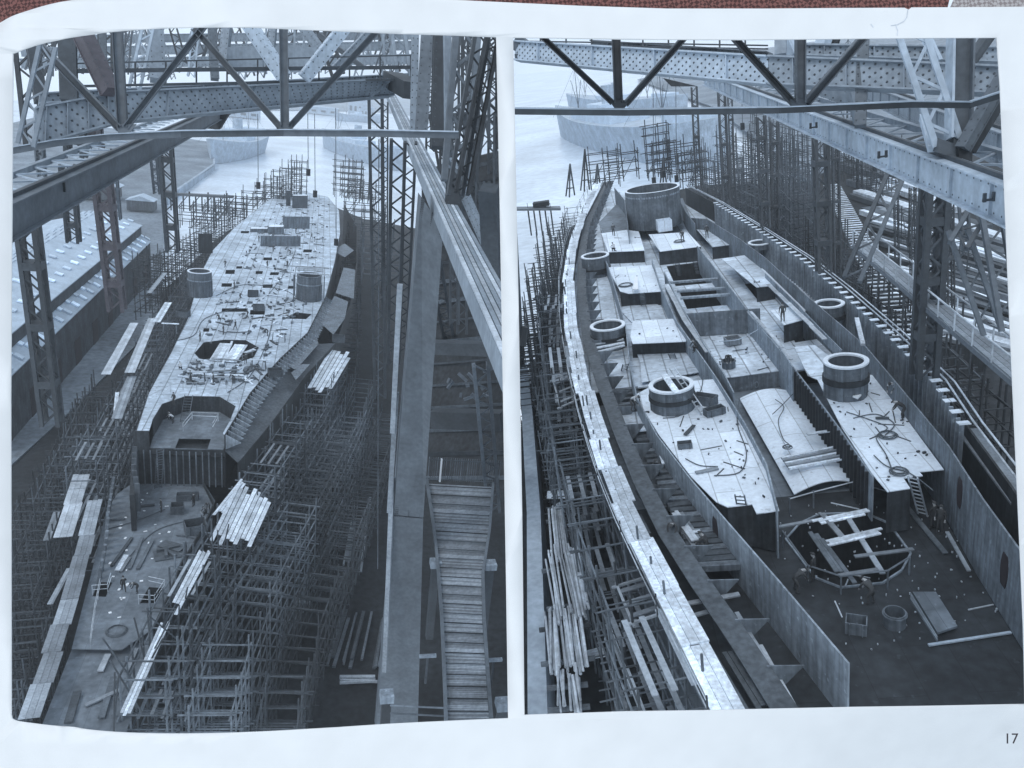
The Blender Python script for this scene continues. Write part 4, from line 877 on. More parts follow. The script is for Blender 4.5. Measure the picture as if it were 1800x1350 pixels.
cgird((1351, 100), (1760, 118), (1351, 148), (1760, 164), 33, 28, 'riveted grey cross girder running right behind the laced strut', 'girder_steel')
cgird((1040, 72), (1350, 92), (1040, 82), (1350, 100), 50, 40, 'thin walkway girder on top of the far cross girder', 'gantry_mid', rows=2)
cgird((1405, 80), (1765, 85), (1405, 98), (1765, 110), 36, 34, 'second cross girder standing higher behind the grey one', 'girder_steel', rows=4)
solo(Y, MB().beam(pd(905, 72, 44), pd(940, 96, 44), .5, .8).beam(pd(905, 100, 44), pd(938, 96, 44), .3, .3), 'end_bracket', 'gantry_mid', 'dark wedge bracket at the left end of the pale riveted girder', 'bracket')
# rail runway girder, long, running away from the viewer
def runway(p_near, p_far, h, wd, label, m, lac=True, hooks=()):
    t = plate_girder(Y, p_near - UP * h, p_far - UP * h, h, wd, label, m, 'runway_girder', face=-1, rows=0, stiff=22, group='runway girders')
    d = (p_far - p_near).normalized(); s_ = d.cross(UP).normalized()
    MB().beam(p_near + UP * .13, p_far + UP * .13, .12, .13).build('crane_rail', 'gantry_dark', t)
    o = mb = MB(); n = int((p_far - p_near).length / .45)
    for i in range(n):
        for k in (.12, .88): mb.dome(p_near.lerp(p_far, (i + .5) / n) - s_ * (wd / 2 + .005) - UP * h * k, .035, -s_)
    o = mb.build('rivet', 'rivet', t); o['kind'] = 'stuff'
    return t, d, s_
g1, gd, gs = runway(pd(1800, 332, 20.9), pd(1240, 128, 74), 0.98, .35, 'long pale runway girder with rail descending to the right over the wide hull', 'girder_pale')
# the laced walkway that lies beside the rail
lw = thing(Y, 'laced_platform', 'flat laced bracing lying behind the pale runway girder', 'bracing', pd(1700, 260, 24))
a0, b0 = pd(1800, 332, 20.9) + gs * .3, pd(1290, 146, 60) + gs * .3
MB().beam(a0 + gs * 1.3, b0 + gs * 1.3, .2, .25).build('edge_beam', 'girder_steel', lw)
mb = MB(); n = 34
for i in range(n):
    p, q = a0.lerp(b0, i / n), a0.lerp(b0, (i + 1) / n); mb.beam(p if i % 2 else p + gs * 1.3, q + gs * 1.3 if i % 2 else q, .1, .06)
mb.build('lacing', 'girder_steel', lw)
for k, (u, v) in enumerate(((1438, 218), (1561, 268), (1751, 342))):
    c = pd(u, v, (35, 28.5, 22.2)[k]); solo(Y, MB().beam(c + V((-.35, -.1, .1)), c + V((-.35, -.1, -.15)), .08).beam(c + V((-.1, -.1, .1)), c + V((-.1, -.1, -.15)), .08).beam(c + V((-.4, -.1, -.1)), c + V((-.05, -.1, -.1)), .06), 'hanger_clip', 'gantry_dark', ['small dark hanger clip on the far end of the pale runway girder', 'small dark hanger clip midway along the pale runway girder', 'small dark hanger clip at the near end of the pale runway girder'][k], 'clip')
g2, gd2, gs2 = runway(pd(1790, 240, 33), pd(1440, 118, 110), 1.3, .35, 'second runway girder seen behind the tall post on the right', 'girder_steel')
# tall post, its gusset box, laced strut and black lined strut
post = thing(Y, 'gantry_post', 'tall plated post standing on the gusset box of the runway girder', 'post', pd(1685, 270, 25.5))
MB().beam(pd(1690, 40, 25.5), pd(1684, 262, 25.5), .5, .45, V((0, 1, 0))).build('box_section', 'gantry_mid', post)
MB().beam(pd(1672, 40, 25.3), pd(1668, 245, 25.3), .08, .5, V((0, 1, 0))).build('flange', 'girder_pale', post); MB().beam(pd(1707, 40, 25.3), pd(1702, 245, 25.3), .06, .5, V((0, 1, 0))).build('flange', 'gantry_mid', post)
P = [pd(u, v, 25.2) for u, v in ((1650, 243), (1686, 255), (1690, 283), (1648, 268))]; Q = [p + V((0, .5, 0)) for p in P]
MB().add(P + Q, [(0, 3, 2, 1), (4, 5, 6, 7), (0, 1, 5, 4), (1, 2, 6, 5), (2, 3, 7, 6), (3, 0, 4, 7)]).build('gusset_box', 'gantry_mid', post)
P = [pd(u, v, 25.0) for u, v in ((1686, 254), (1710, 240), (1709, 284), (1686, 284))]; Q = [p + V((0, .5, 0)) for p in P]
MB().add(P + Q, [(0, 3, 2, 1), (4, 5, 6, 7), (0, 1, 5, 4), (1, 2, 6, 5), (2, 3, 7, 6), (3, 0, 4, 7)]).build('gusset_box', 'hull_dark', post)
strut(Y, pd(1596, 40, 25), pd(1666, 250, 25.3), .75, 'pale laced strut leaning right onto the gusset box', 'girder_pale', 'laced_strut', laced=True, side=(1, 0, 0), h=.1)
st = strut(Y, pd(1790, 90, 24.6), pd(1692, 262, 25), .36, 'wide strut with a black lattice side leaning left to the gusset box', 'gantry_mid', h=.35)
MB().beam(pd(1803, 100, 24.8), pd(1704, 265, 25.2), .28, .3).build('lattice_side', 'hull_dark', st)
strut(Y, pd(1638, 262, 25.5), pd(1622, 205, 27), .22, 'short pale brace below the tie beside the laced strut', 'girder_pale')
for (a, b, d, w_, m, l) in (((1518, 60), (1512, 222), 31, .42, 'gantry_mid', 'upright behind the right hanger carrying the runway girder'), ((1372, 60), (1372, 98), 36, .5, 'girder_steel', 'upright stub above the pale cross girder by the middle hanger'), ((1378, 62), (1394, 98), 37, .5, 'girder_pale', 'leaning stub beside the middle hanger'), ((1452, 60), (1438, 100), 37, .5, 'girder_pale', 'pale leaning stub right of the middle hanger'), ((1466, 60), (1456, 100), 37.5, .5, 'hull_dark', 'black lined leaning stub right of the middle hanger'),
                            ((1740, 60), (1706, 108), 31, .35, 'gantry_dark', 'dark leaning brace in the upper right corner'), ((1625, 60), (1648, 108), 31, .3, 'girder_pale', 'pale leaning brace left of the tall post'), ((1490, 135), (1510, 215), 33, .3, 'girder_steel', 'thin brace leaning under the grey cross girder'), ((1432, 150), (1500, 176), 34, .6, 'girder_steel', 'short stub girder behind the right hanger')):
    strut(Y, pd(*a, d), pd(*b, d), w_, l, m)
# little railings on the gantry top
tr = thing(Y, 'gantry_railing', 'thin railing along the top of the cross girders', 'railing', pd(1400, 88, 40))
for v in (74, 80): MB().tube(pd(905, v - 2, 48), pd(1350, v + 6, 41), .04).build('rail', 'gantry_dark', tr)
for i in range(9): u = 950 + i * 45; MB().tube(pd(u, 60, 46), pd(u, 84, 46), .05).build('post', 'gantry_dark', tr)
bk = MB(); P = [pd(u, v, 64) for u, v in ((1165, 137), (1228, 152), (1180, 152))]; Q = [pd(u, v, 66) for u, v in ((1165, 137), (1228, 152), (1180, 152))]; bk.add(P + Q, [(0, 2, 1), (3, 4, 5), (0, 1, 4, 3), (1, 2, 5, 4), (2, 0, 3, 5)])
solo(Y, bk, 'trolley', 'hull_dark', 'dark trolley housing hanging under the far end of the pale girder', 'trolley')
# lattice columns of the slip
def col(u0, v0, u1, v1, d, wpx, label, m='gantry_dark', **k):
    head, foot = pd(u0, v0, d), pd(u1, v1, d * 1.02); return column(Y, foot, head, wpx / FPX * d, label, m, **k)
for (u0, v0, u1, v1, d, w_, l) in ((1220, 153, 1228, 331, 118, 9, 'slender lattice column beside the huge cylinder'), (1268, 160, 1277, 352, 108, 11, 'lattice column second from the huge cylinder'), (1283, 170, 1290, 372, 128, 7, 'thin lattice column close behind the second column'), (1337, 205, 1346, 400, 92, 13, 'lattice column third along the starboard side'), (1361, 215, 1362, 405, 120, 11, 'pale lattice column standing far behind the third column'), (1442, 243, 1448, 478, 66, 20, 'thick lattice column with a batten plate by the starboard ribs'), (1468, 230, 1472, 480, 92, 10, 'thin lattice column right of the thick one')):
    col(u0, v0, u1, v1, d, w_, l)
big = column(Y, pd(1624, 660, 52), pd(1645, 318, 47), 1.05, 'massive lattice column carrying the runway girder on the right', 'gantry_dark', chord=.34)
for (a, b, d, w_, m, l) in (((1580, 295), (1497, 492), 44, .85, 'gantry_mid', 'long leaning laced brace below the runway girder'), ((1722, 368), (1684, 432), 36, .75, 'gantry_mid', 'upper arm of the crossed braces at the right edge'), ((1682, 400), (1745, 585), 37, .75, 'gantry_mid', 'lower arm of the crossed braces at the right edge'), ((1690, 330), (1700, 440), 38, .35, 'gantry_mid', 'thin member behind the crossed braces'), ((1742, 370), (1778, 580), 35, .75, 'gantry_mid', 'leaning post at the extreme right edge')):
    strut(Y, pd(*a, d), pd(*b, d), w_, l, m, laced=True, side=(1, -.3, 0), h=.5)
for (u, v0, v1, d, w_) in ((1604, 330, 520, 75, .45), (1575, 345, 470, 90, .4), (1668, 350, 560, 64, .5), (1540, 240, 300, 120, .8), (1510, 250, 330, 120, .6)):
    col(u, v0, u + 2, v1, d, w_ * FPX / d, 'thin lattice column among the scaffolds of the next slip', group='thin columns of the next slip', plates=1)
# gangway truss running down on the right
gw = thing(Y, 'gangway', 'narrow laced footbridge with railings slanting down on the far right', 'gangway', pd(1650, 560, 46))
A, B = pd(1512, 432, 62), pd(1800, 672, 40); sd = (B - A).cross(UP).normalized() * .55
for k in (-1, 1):
    MB().beam(A + sd * k, B + sd * k, .12, .3).build('chord', 'gantry_mid', gw); MB().beam(A + sd * k + UP * 1.3, B + sd * k + UP * 1.3, .08, .08).build('handrail', 'pole_pale', gw)
    for i in range(12): p = A.lerp(B, i / 11) + sd * k; MB().beam(p, p + UP * 1.3, .07, .07, sd).build('post', 'pole_pale', gw)
mb = MB()
for i in range(24): p, q = A.lerp(B, i / 24), A.lerp(B, (i + 1) / 24); mb.beam(p + sd * (1 if i % 2 else -1), q - sd * (1 if i % 2 else -1), .06, .05)
mb.build('lacing', 'gantry_mid', gw)
for k in range(3): MB().beam(A + sd * (k - 1) * .6 + UP * .18, B + sd * (k - 1) * .6 + UP * .18, .3, .05).build('walk_board', 'plank_dull', gw)
# slatted ramp between the slips
Rp = [Y.px(u, v, -5) for u, v in ((1462, 325), (1500, 400), (1540, 480), (1580, 560), (1608, 640))]
ramp = thing(Y, 'slatted_ramp', 'long pale slatted ramp between the two slips behind the lattice columns', 'ramp', Rp[2])
q = along(Rp, 60); 
for i in range(60):
    d = (q[i + 1] - q[i]); s_ = d.cross(UP).normalized(); MB().beam(q[i] - s_ * 1.4, q[i] + s_ * 1.4, .42, .08).build('slat', 'plank_bright', ramp)
for k in (-1, 1): MB().path([p + V((1.4 * k, 0, -.2)) for p in q[::4]], .1).build('stringer', 'plank_dark', ramp)
# the next slip: stacked timber staging and rows of poles
for i in range(13):
    v = 268 + i * 25; u0 = 1480 + i * 9; z = -10.6
    a, b = Y.px(u0, v, z), Y.px(1800, v + (1800 - u0) * .33, z)
    t = thing(Y, 'timber_stack', 'low stack of pale and dark timbers on the next slip, %s from the water' % ORD[i], 'timber stack', a, 'timber rows on the next slip')
    d = (b - a).normalized(); s_ = d.cross(UP).normalized(); L_ = min((b - a).length, 70)
    for k in range(4):
        o = rnd.uniform(0, 4); e = a + d * min(L_, rnd.uniform(10, 60)); MB().beam(a + d * o + s_ * (k - 1.5) * .9 + UP * .3, e + s_ * (k - 1.5) * .9 + UP * rnd.uniform(.3, 1.0), .7 * (2.4 if i < 5 else 1), rnd.uniform(.3, .8) * (2.5 if i < 5 else 1)).build('timber', rnd.choice(['plank_bright', 'plank_dark', 'plank_dull', 'plank_dark']), t)
k = 0
for row, (u0, v0, u1, v1, n, hh) in enumerate(((1250, 352, 1450, 460, 10, 11), (1285, 350, 1440, 430, 8, 12), (1360, 330, 1440, 360, 5, 17), (1470, 480, 1700, 720, 9, 7), (1300, 340, 1430, 400, 6, 14), (1470, 270, 1580, 330, 6, 9), (1520, 600, 1640, 740, 4, 6), (1640, 420, 1700, 470, 3, 6), (1640, 700, 1790, 880, 5, 7))):
    for i in range(n):
        u, v = lerp(u0, u1, i / (n - 1)), lerp(v0, v1, i / (n - 1)); b = Y.px(u, v + 25, -10.8)
        scaffold(Y, b, 7, 3, hh + rnd.uniform(-1, 2), R(90) + rnd.uniform(-.1, .1), 'tall pole scaffold on the slip beside the ribbed starboard side', 'pole_mid' if row < 3 else 'pole_dark', 'pole scaffolds of the next slip', nx=4, lift=1.8, r=.075, simple=True, ext=2.5)
# numbered dark boarding
nb = thing(Y, 'number_board', 'dark timber wall panel with small white digits 32, far right', 'sign board', Y.px(1690, 640, -9))
c = Y.px(1693, 640, -9); MB().beam(c + V((-2.5, 1.2, 0)), c + V((2.5, 1.2, 0)), .1, 3.2).build('panel', 'hull_dark', nb)
me = text_mesh('32', .55); me.materials.append(MATS['paint_white']); o = bpy.data.objects.new('lettering', me); COL.objects.link(o); o.parent = nb; o.matrix_local = Matrix.Translation(V((-.4, 1.13, .5))) @ Matrix.Rotation(R(90), 4, 'X')
solo(Y, MB().beam(Y.px(1700, 755, .4), Y.px(1800, 885, .4), 1.2, .12), 'plank_ledge', 'plank_dull', 'wide grey board ledge outside the starboard ribs near the right edge', 'ledge')
solo(Y, MB().beam(Y.px(1555, 640, -3), Y.px(1500, 510, -3), .3, .25), 'timber_shore', 'plank_bright', 'pale timber shore leaning against the ribs behind the tall open drum', 'shore') if False else None
solo(Y, MB().beam(Y.px(1517, 606, 1.6), Y.px(1506, 560, 2.2), .3, .2), 'shore', 'plank_bright', 'pale timber propped behind the long bulkhead above the tall open drum', 'timber')
# slip wall on the far left
W_ = Y.line([(918, 640), (926, 720), (938, 900), (945, 1260)], -6.0)
solo(Y, MB().wall(W_, 6, 1.0), 'slip_wall', 'concrete', 'pale concrete wall of the slip along the left edge of the right-hand view', 'wall')
solo(Y, MB().add([V(p) for p in (Y.px(906, 660, -5), Y.px(922, 640, -5), Y.pd(908, 384, 75))] + [V(p) + V((-.3, 0, 0)) for p in (Y.px(906, 660, -5), Y.px(922, 640, -5), Y.pd(908, 384, 75))], [(0, 1, 2), (5, 4, 3), (0, 3, 4, 1), (1, 4, 5, 2), (2, 5, 3, 0)]), 'sail_shaped_plate', 'hull_plate', 'tall pointed dark plate rising at the left edge beside the slip wall', 'steel plate')
# derricks and jetty at the river end
def derrick(Yd, u, v, vt, du, label, legs=3):
    foot = Yd.pd(u, v, 138); head = Yd.pd(u, vt, 138); t = thing(Yd, 'tripod_derrick', label, 'derrick', foot, 'derricks at the far end of the hull')
    w_ = du / FPX * 138
    for k in range(legs):
        an = 2.1 * k + .4; MB().tube(foot + V((math.cos(an) * w_, math.sin(an) * w_, 0)), head, .14, 5).build('leg', 'pole_dark', t)
    for z in (.25, .5, .7):
        p = [foot + (V((math.cos(2.1 * k + .4) * w_, math.sin(2.1 * k + .4) * w_, 0))).lerp(head - foot, z) for k in range(3)]
        for a, b in zip(p, p[1:] + p[:1]): MB().tube(a, b, .07, 4).build('tie', 'pole_dark', t)
derrick(Y, 1002, 345, 288, 9, 'slender tripod derrick leftmost at the far end of the hull'); derrick(Y, 1028, 335, 262, 9, 'tallest tripod derrick at the far end of the hull'); derrick(Y, 1050, 322, 288, 5, 'small tripod derrick near the huge cylinder'); derrick(Y, 1166, 322, 276, 6, 'tripod derrick rising behind the huge cylinder')
for i, (u, v, w_, hh) in enumerate(((1040, 335, 5, 6), (1072, 322, 5, 5), (1140, 318, 4, 9), (1152, 318, 4, 6), (1180, 322, 5, 7), (1200, 335, 4, 6))):
    b = Y.pd(u, v, 140); scaffold(Y, b, w_, 3, hh, 0, 'open pole staging at the river end of the hull, %s from the left' % ORD[i], 'pole_dark', 'staging at the river end', nx=3, lift=1.5, r=.09, simple=True, ext=1.5)
jt = thing(Y, 'jetty', 'small timber jetty on piles reaching into the water at the left', 'jetty', Y.pd(945, 385, 150))
MB().beam(Y.pd(907, 367, 150), Y.pd(985, 366, 150), 2.5, .4).build('deck', 'plank_dull', jt)
for i in range(5): p = Y.pd(928 + i * 10, 368, 150); MB().tube(p - UP * 5, p, .15, 5).build('pile', 'pole_dark', jt); MB().tube(p, p + UP * 1.2, .06, 4).build('post', 'pole_dark', jt)
solo(Y, MB().tube(Y.pd(959, 352, 150), Y.pd(958, 372, 150), .12, 5).box(Y.pd(952, 362, 150), 3, 2, .8), 'mooring_post', 'pole_dark', 'dark mooring post standing on the jetty', 'post')
def hoist(Yd, u, v0, v1, d, label):
    a, b = Yd.pd(u, v0, d), Yd.pd(u, v0, d); b = Yd.pd(u + 1, v1, d); t = thing(Yd, 'hoist_cable', label, 'cable', b, 'hanging hoist cables'); MB().tube(b, a, .018 * d / 40, 5).build('rope', 'rope', t); MB().tube(b - UP * .5 * d / 60, b, .16 * d / 60, 8).build('hook_block', 'hull_dark', t)
for (u, v0, v1, d, l) in ((1148, 150, 312, 120, 'leftmost of the three hanging cables before the huge cylinder'), (1165, 150, 300, 121, 'middle of the three hanging cables before the huge cylinder'), (1188, 152, 308, 122, 'rightmost of the three hanging cables before the huge cylinder'), (1304, 170, 216, 90, 'short hanging cable with hook block right of the second column')): hoist(Y, u, v0, v1, d, l)
# ships in the river
def river_ship(Yd, bow, stern, beam, h, label, sup=(.45, .62), m='ship_grey', masts=2, group='ships moored in the river'):
    bow, stern = V(bow), V(stern); d = (stern - bow); L_ = d.length; d.normalize(); s_ = d.cross(UP).normalized()
    t = thing(Yd, 'moored_ship', label, 'ship', bow.lerp(stern, .5), group); N_ = 18; vs = []; 
    for i in range(N_ + 1):
        x = i / N_; w_ = beam / 2 * min(1, (math.sin(min(x * 3.2, 1.57)) ** .8 if x < .5 else math.sin(min((1.06 - x) * 5, 1.57)) ** .6)); sh = h * (1 + .35 * (2 * x - 1) ** 2)
        rake = (1 - x) ** 4 * -3.0
        c = bow + d * L_ * x
        for k in (-1, 1): vs += [c + s_ * k * w_ * .75, c + s_ * k * (w_ + .3) + d * rake + UP * sh]
    fs = []
    for i in range(N_):
        o = 4 * i; fs += [(o, o + 4, o + 5, o + 1), (o + 3, o + 7, o + 6, o + 2), (o + 1, o + 5, o + 7, o + 3), (o + 2, o + 6, o + 4, o)]
    MB().add(vs, fs + [(0, 1, 3, 2), (4 * N_, 4 * N_ + 2, 4 * N_ + 3, 4 * N_ + 1)]).build('hull', m, t)
    a = math.atan2(d.y, d.x); c = bow + d * L_ * (sup[0] + sup[1]) / 2
    MB().box(c + UP * (h - .2), L_ * (sup[1] - sup[0]), beam * .7, h * .3, a).build('deckhouse', 'ship_white', t); MB().box(c + UP * (h * 1.3 - .2), L_ * (sup[1] - sup[0]) * .35, beam * .5, h * .3, a).build('bridge', 'ship_white', t)
    MB().box(bow + d * L_ * .9 + UP * h * 1.15, L_ * .1, beam * .5, h * .3, a).build('deckhouse', 'ship_white', t); MB().tube(c + d * 3 + UP * h * 1.2, c + d * 3.4 + UP * h * 2.2, beam * .12, 12).build('funnel', 'ship_grey', t)
    for k in range(masts): p = bow + d * L_ * (.22 + .56 * k); MB().tube(p + UP * h * .9, p + UP * h * 3, .25, 5, .1).build('mast', 'pole_mid', t); [MB().tube(p + UP * h * 1.4, p + d * e * 9 + UP * h * 2.4, .15, 4).build('boom', 'pole_mid', t) for e in (-1, 1)]; [MB().tube(p + UP * h * 2.9, p + d * e * 16 + s_ * q_ * beam * .4 + UP * h, .06, 3).build('stay', 'pole_mid', t) for e in (-1, 1) for q_ in (-1, 1)]
    return t
river_ship(Y, Y.px(985, 238, ZW), Y.px(1262, 300, ZW), 22, 11, 'big pale hull lying in the mist beyond the huge cylinder', (.3, .6), 'ship_grey', 3)
river_ship(Y, Y.px(1000, 190, ZW), Y.px(1200, 205, ZW), 14, 8, 'distant masted ships half lost in the haze above the tie beam', (.4, .6), 'ship_grey', 4)
river_ship(Y, Y.px(1232, 300, ZW), Y.px(1262, 298, ZW), 3, 1.2, 'small launch on the water beside the big misty hull', (.3, .6), 'ship_white', 0, None)
rl_ = MB()
# =================================================================== LEFT YARD
Y = LY
pd = Y.pd
ZL2 = -7.0; ZGL = -20.0
LEL = [(240, 757), (262, 690), (300, 622), (330, 560), (352, 482), (374, 440), (412, 400), (444, 374), (474, 350), (500, 340)]
REL = [(395, 764), (440, 690), (492, 630), (540, 585), (572, 522), (588, 462), (598, 410), (596, 370), (576, 346), (540, 338)]
lel, rel = Y.line(LEL), Y.line(REL)
shipL = thing(Y, 'unfinished_ship', 'narrow unfinished hull with pale littered deck, two octagon pits and a low dark stern deck', 'ship', V((-15, 110, ZL2)), 'hulls under construction')
oct1 = Y.line([(342, 621), (358, 602), (395, 597), (432, 598), (455, 611), (446, 628), (419, 637), (380, 636), (350, 630)])
oct2 = Y.line([(262, 757), (268, 738), (285, 710), (327, 696), (386, 697), (414, 714), (404, 740), (392, 761)])
rects = [(492, 425, 16, 5), (478, 432, 12, 4), (470, 455, 15, 5), (540, 441, 15, 5), (482, 481, 15, 5), (455, 479, 12, 5), (404, 478, 16, 7), (398, 501, 18, 6), (470, 503, 17, 6), (412, 545, 45, 6), (452, 549, 26, 8), (443, 520, 14, 5), (512, 505, 12, 5), (362, 580, 10, 6), (520, 383, 16, 4), (430, 408, 14, 4), (470, 400, 12, 4), (420, 470, 10, 4)]
holes = []
for (u, v, w_, h_) in rects: holes.append(Y.line([(u - w_ / 2, v + h_ / 2), (u + w_ / 2, v + h_ / 2), (u + w_ / 2 + 1, v - h_ / 2), (u - w_ / 2 + 1, v - h_ / 2)]))
tri = Y.line([(499, 560), (520, 549), (548, 552), (538, 561)]); holes.append(tri)
main = lel[:0] + lel[::-1] + []
# outline: port edge from the far end to the break, then round the near octagon recess, then the starboard edge
outl = [lel[-1 - i] for i in range(len(lel))] + oct2[0:8] + rel
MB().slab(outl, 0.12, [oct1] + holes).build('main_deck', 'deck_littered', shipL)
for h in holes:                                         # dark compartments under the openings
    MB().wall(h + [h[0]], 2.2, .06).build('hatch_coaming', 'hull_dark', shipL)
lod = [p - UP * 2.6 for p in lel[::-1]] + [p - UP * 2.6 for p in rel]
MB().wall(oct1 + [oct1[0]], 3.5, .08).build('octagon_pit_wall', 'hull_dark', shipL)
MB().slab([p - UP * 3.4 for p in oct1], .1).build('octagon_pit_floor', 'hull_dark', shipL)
MB().wall(oct2[1:7], 2.5, .08).build('recess_wall', 'bulkhead_dark', shipL)
hl = Y.line([(326, 758), (334, 742), (380, 744), (372, 760)], -2.2)
MB().slab([V((p.x, p.y, -2.2)) for p in oct2], .08, [[V((lerp(-16.5, -12.8, a), lerp(92.5, 95.5, b), -2.2)) for a, b in ((0, 0), (1, 0), (1, 1), (0, 1))]]).build('recess_floor', 'deck_dull', shipL)
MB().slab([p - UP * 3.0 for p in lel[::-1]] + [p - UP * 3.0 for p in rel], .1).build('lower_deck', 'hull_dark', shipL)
# break of the deck: bulkhead facing the viewer
fb = [lel[0] + V((-.4, 0, 0))] + [oct2[0]] + [oct2[-1]] + [rel[0]]
MB().wall([p - UP * 2.3 for p in fb], 4.8, .12).build('front_bulkhead', 'bulkhead_dark', shipL)
MB().wall([V((p.x, p.y - .1, 0)) for p in (lel[0] + V((-.4, 0, 0)), oct2[0])] , 7, .1).build('bulkhead_wing', 'bulkhead_dark', shipL)
for i in range(14):
    p = fb[0].lerp(fb[-1], (i + .5) / 14); MB().box(V((p.x, p.y - .2, -7)), .12, .2, 4.6).build('stiffener', 'bulkhead_grey', shipL)
a = Y.px(286, 808, -5.0); b = Y.px(358, 814, -5.0); MB().beam(a, b, 1.0, .15).build('ledge', 'bulkhead_grey', shipL)
# low stern deck
low = Y.line([(206, 868), (250, 838), (352, 838), (378, 880), (366, 930), (334, 990), (308, 1046), (268, 1106), (214, 1142), (126, 1140), (160, 1010), (186, 900)], ZL2)
h_low = [Y.line(q, ZL2) for q in ([(163, 1048), (186, 1049), (197, 1024), (172, 1023)], [(246, 1060), (272, 1060), (290, 1034), (262, 1032)])]
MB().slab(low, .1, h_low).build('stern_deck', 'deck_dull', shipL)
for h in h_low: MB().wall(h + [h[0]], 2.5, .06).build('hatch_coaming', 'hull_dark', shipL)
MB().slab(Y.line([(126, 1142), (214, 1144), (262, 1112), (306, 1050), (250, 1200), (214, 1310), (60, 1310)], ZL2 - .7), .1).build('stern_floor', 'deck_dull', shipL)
# starboard shell: plates, teeth of frames, flaring side
ro = Y.line([(418, 792), (478, 722), (538, 642), (590, 588), (616, 520), (628, 450), (628, 390), (605, 350)], -1.2)
rin = along(rel[:8], 7)
MB().slab([p - UP * 2.1 for p in rel[:4]] + [p - UP * 1.6 for p in ro[:4][::-1]], .08).build('stringer_plate', 'hull_plate', shipL)
for (pts) in ([(478, 628), (520, 588), (556, 592), (560, 604), (520, 650)], [(512, 655), (530, 640), (545, 640), (520, 668)]):
    MB().slab(Y.line(pts, -1.0), .05).build('shell_plate', 'bulkhead_grey', shipL)
for pts in ([(562, 566), (588, 520), (612, 530), (606, 560), (586, 588)], [(590, 515), (604, 470), (624, 474), (622, 525)], [(584, 440), (606, 428), (622, 440), (606, 452)]):
    MB().slab(Y.line(pts, -.8), .06).build('shell_plate', 'bulkhead_grey', shipL)
q = along(rel[:5], 52)
for i, p in enumerate(q):
    d = V((1, -.2, 0)); a = p + V((.1, 0, -.05)); mb = MB(); mb.add([a, a + d * 1.8 - UP * .9, a - UP * 1.9, a + V((0, .16, 0)), a + d * 1.8 - UP * .9 + V((0, .16, 0)), a - UP * 1.9 + V((0, .16, 0))], [(0, 2, 1), (3, 4, 5), (0, 1, 4, 3), (1, 2, 5, 4), (2, 0, 3, 5)]); mb.build('frame_bracket', 'bulkhead_pale', shipL)
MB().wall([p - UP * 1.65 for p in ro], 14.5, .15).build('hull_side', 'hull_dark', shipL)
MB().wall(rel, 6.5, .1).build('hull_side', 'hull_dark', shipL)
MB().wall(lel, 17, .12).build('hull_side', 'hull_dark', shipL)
lw_ = Y.line([(352, 835), (376, 884), (352, 934), (318, 990), (296, 1045), (270, 1100)], ZL2 + .6); MB().wall(lw_, 12, .12).build('hull_side', 'hull_dark', shipL)
q = along(Y.line([(245, 765), (238, 800), (236, 842), (242, 870)], -3), 10)
for p in q: MB().box(p + V((0, 0, -2)), .5, .2, 3.4).build('frame_bracket', 'hull_plate', shipL)
MB().wall(Y.line([(247, 740), (236, 790), (232, 870)], -2.5), 4.4, .5).build('stern_post_plate', 'hull_dark', shipL)
# port gunwale: bright boards and the long walk
for k, (pp, w_, m, l, n) in enumerate((([(168, 880), (150, 950), (126, 1040), (98, 1130), (52, 1262)], 1.5, 'plank_dull', 'wide grey plank walk along the low stern deck, leading to the lower left corner', 9), ([(145, 835), (128, 890), (110, 945)], 1.8, 'plank_pale', 'broad pale boards standing beside the port scaffold', 4))):
    walkway(Y, 'plank_walkway', Y.line(pp, ZL2 + 1.2), w_, l, m, n)
pp = [(186, 850), (176, 905), (172, 950), (166, 985), (160, 1010)]
gp_ = along(Y.line(pp, ZL2 + 1.4), 14)
fr = thing(Y, 'side_frames', 'row of short dark frame posts between the grey plank walk and the stern deck', 'frames', gp_[5])
for p in gp_: MB().beam(p - UP * 1.6 + V((.5, 0, 0)), p + V((.9, 0, .8)), .4, .3).build('post', 'bulkhead_grey', fr)
for (a, b, z, w_, m, l) in (((236, 568), (186, 658), -3, 1.3, 'plank_pale', 'long pale boards on the port scaffold farther from the hull'), ((268, 560), (228, 655), -2, 1.4, 'plank_pale', 'long pale boards on the port scaffold next to the hull'), ((296, 532), (275, 566), -1, 1.2, 'plank_bright', 'bright curved plate at the port edge of the deck'), ((232, 662), (205, 736), -3, 1.3, 'plank_dull', 'grey boards at the near end of the port staging'), ((206, 690), (202, 735), -4, .5, 'plank_bright', 'single bright board standing out of the port staging'), ((100, 900), (82, 950), -8, .7, 'plank_dull', 'short grey board on the lower port scaffold'), ((122, 1000), (88, 1062), -7, .5, 'plank_dull', 'narrow grey board beside the grey plank walk'), ((290, 480), (262, 515), -2.5, .9, 'plank_dull', 'loose boards on the far port scaffold')):
    A, B = Y.px(*a, z), Y.px(*b, z); t = thing(Y, 'board_run', l, 'boards', A)
    s_ = (B - A).cross(UP).normalized()
    for k in range(3): MB().beam(A + s_ * (k - 1) * w_ / 3 + UP * rnd.uniform(0, .06), B + s_ * (k - 1) * w_ / 3, w_ / 3.15, .08).build('board', m, t)
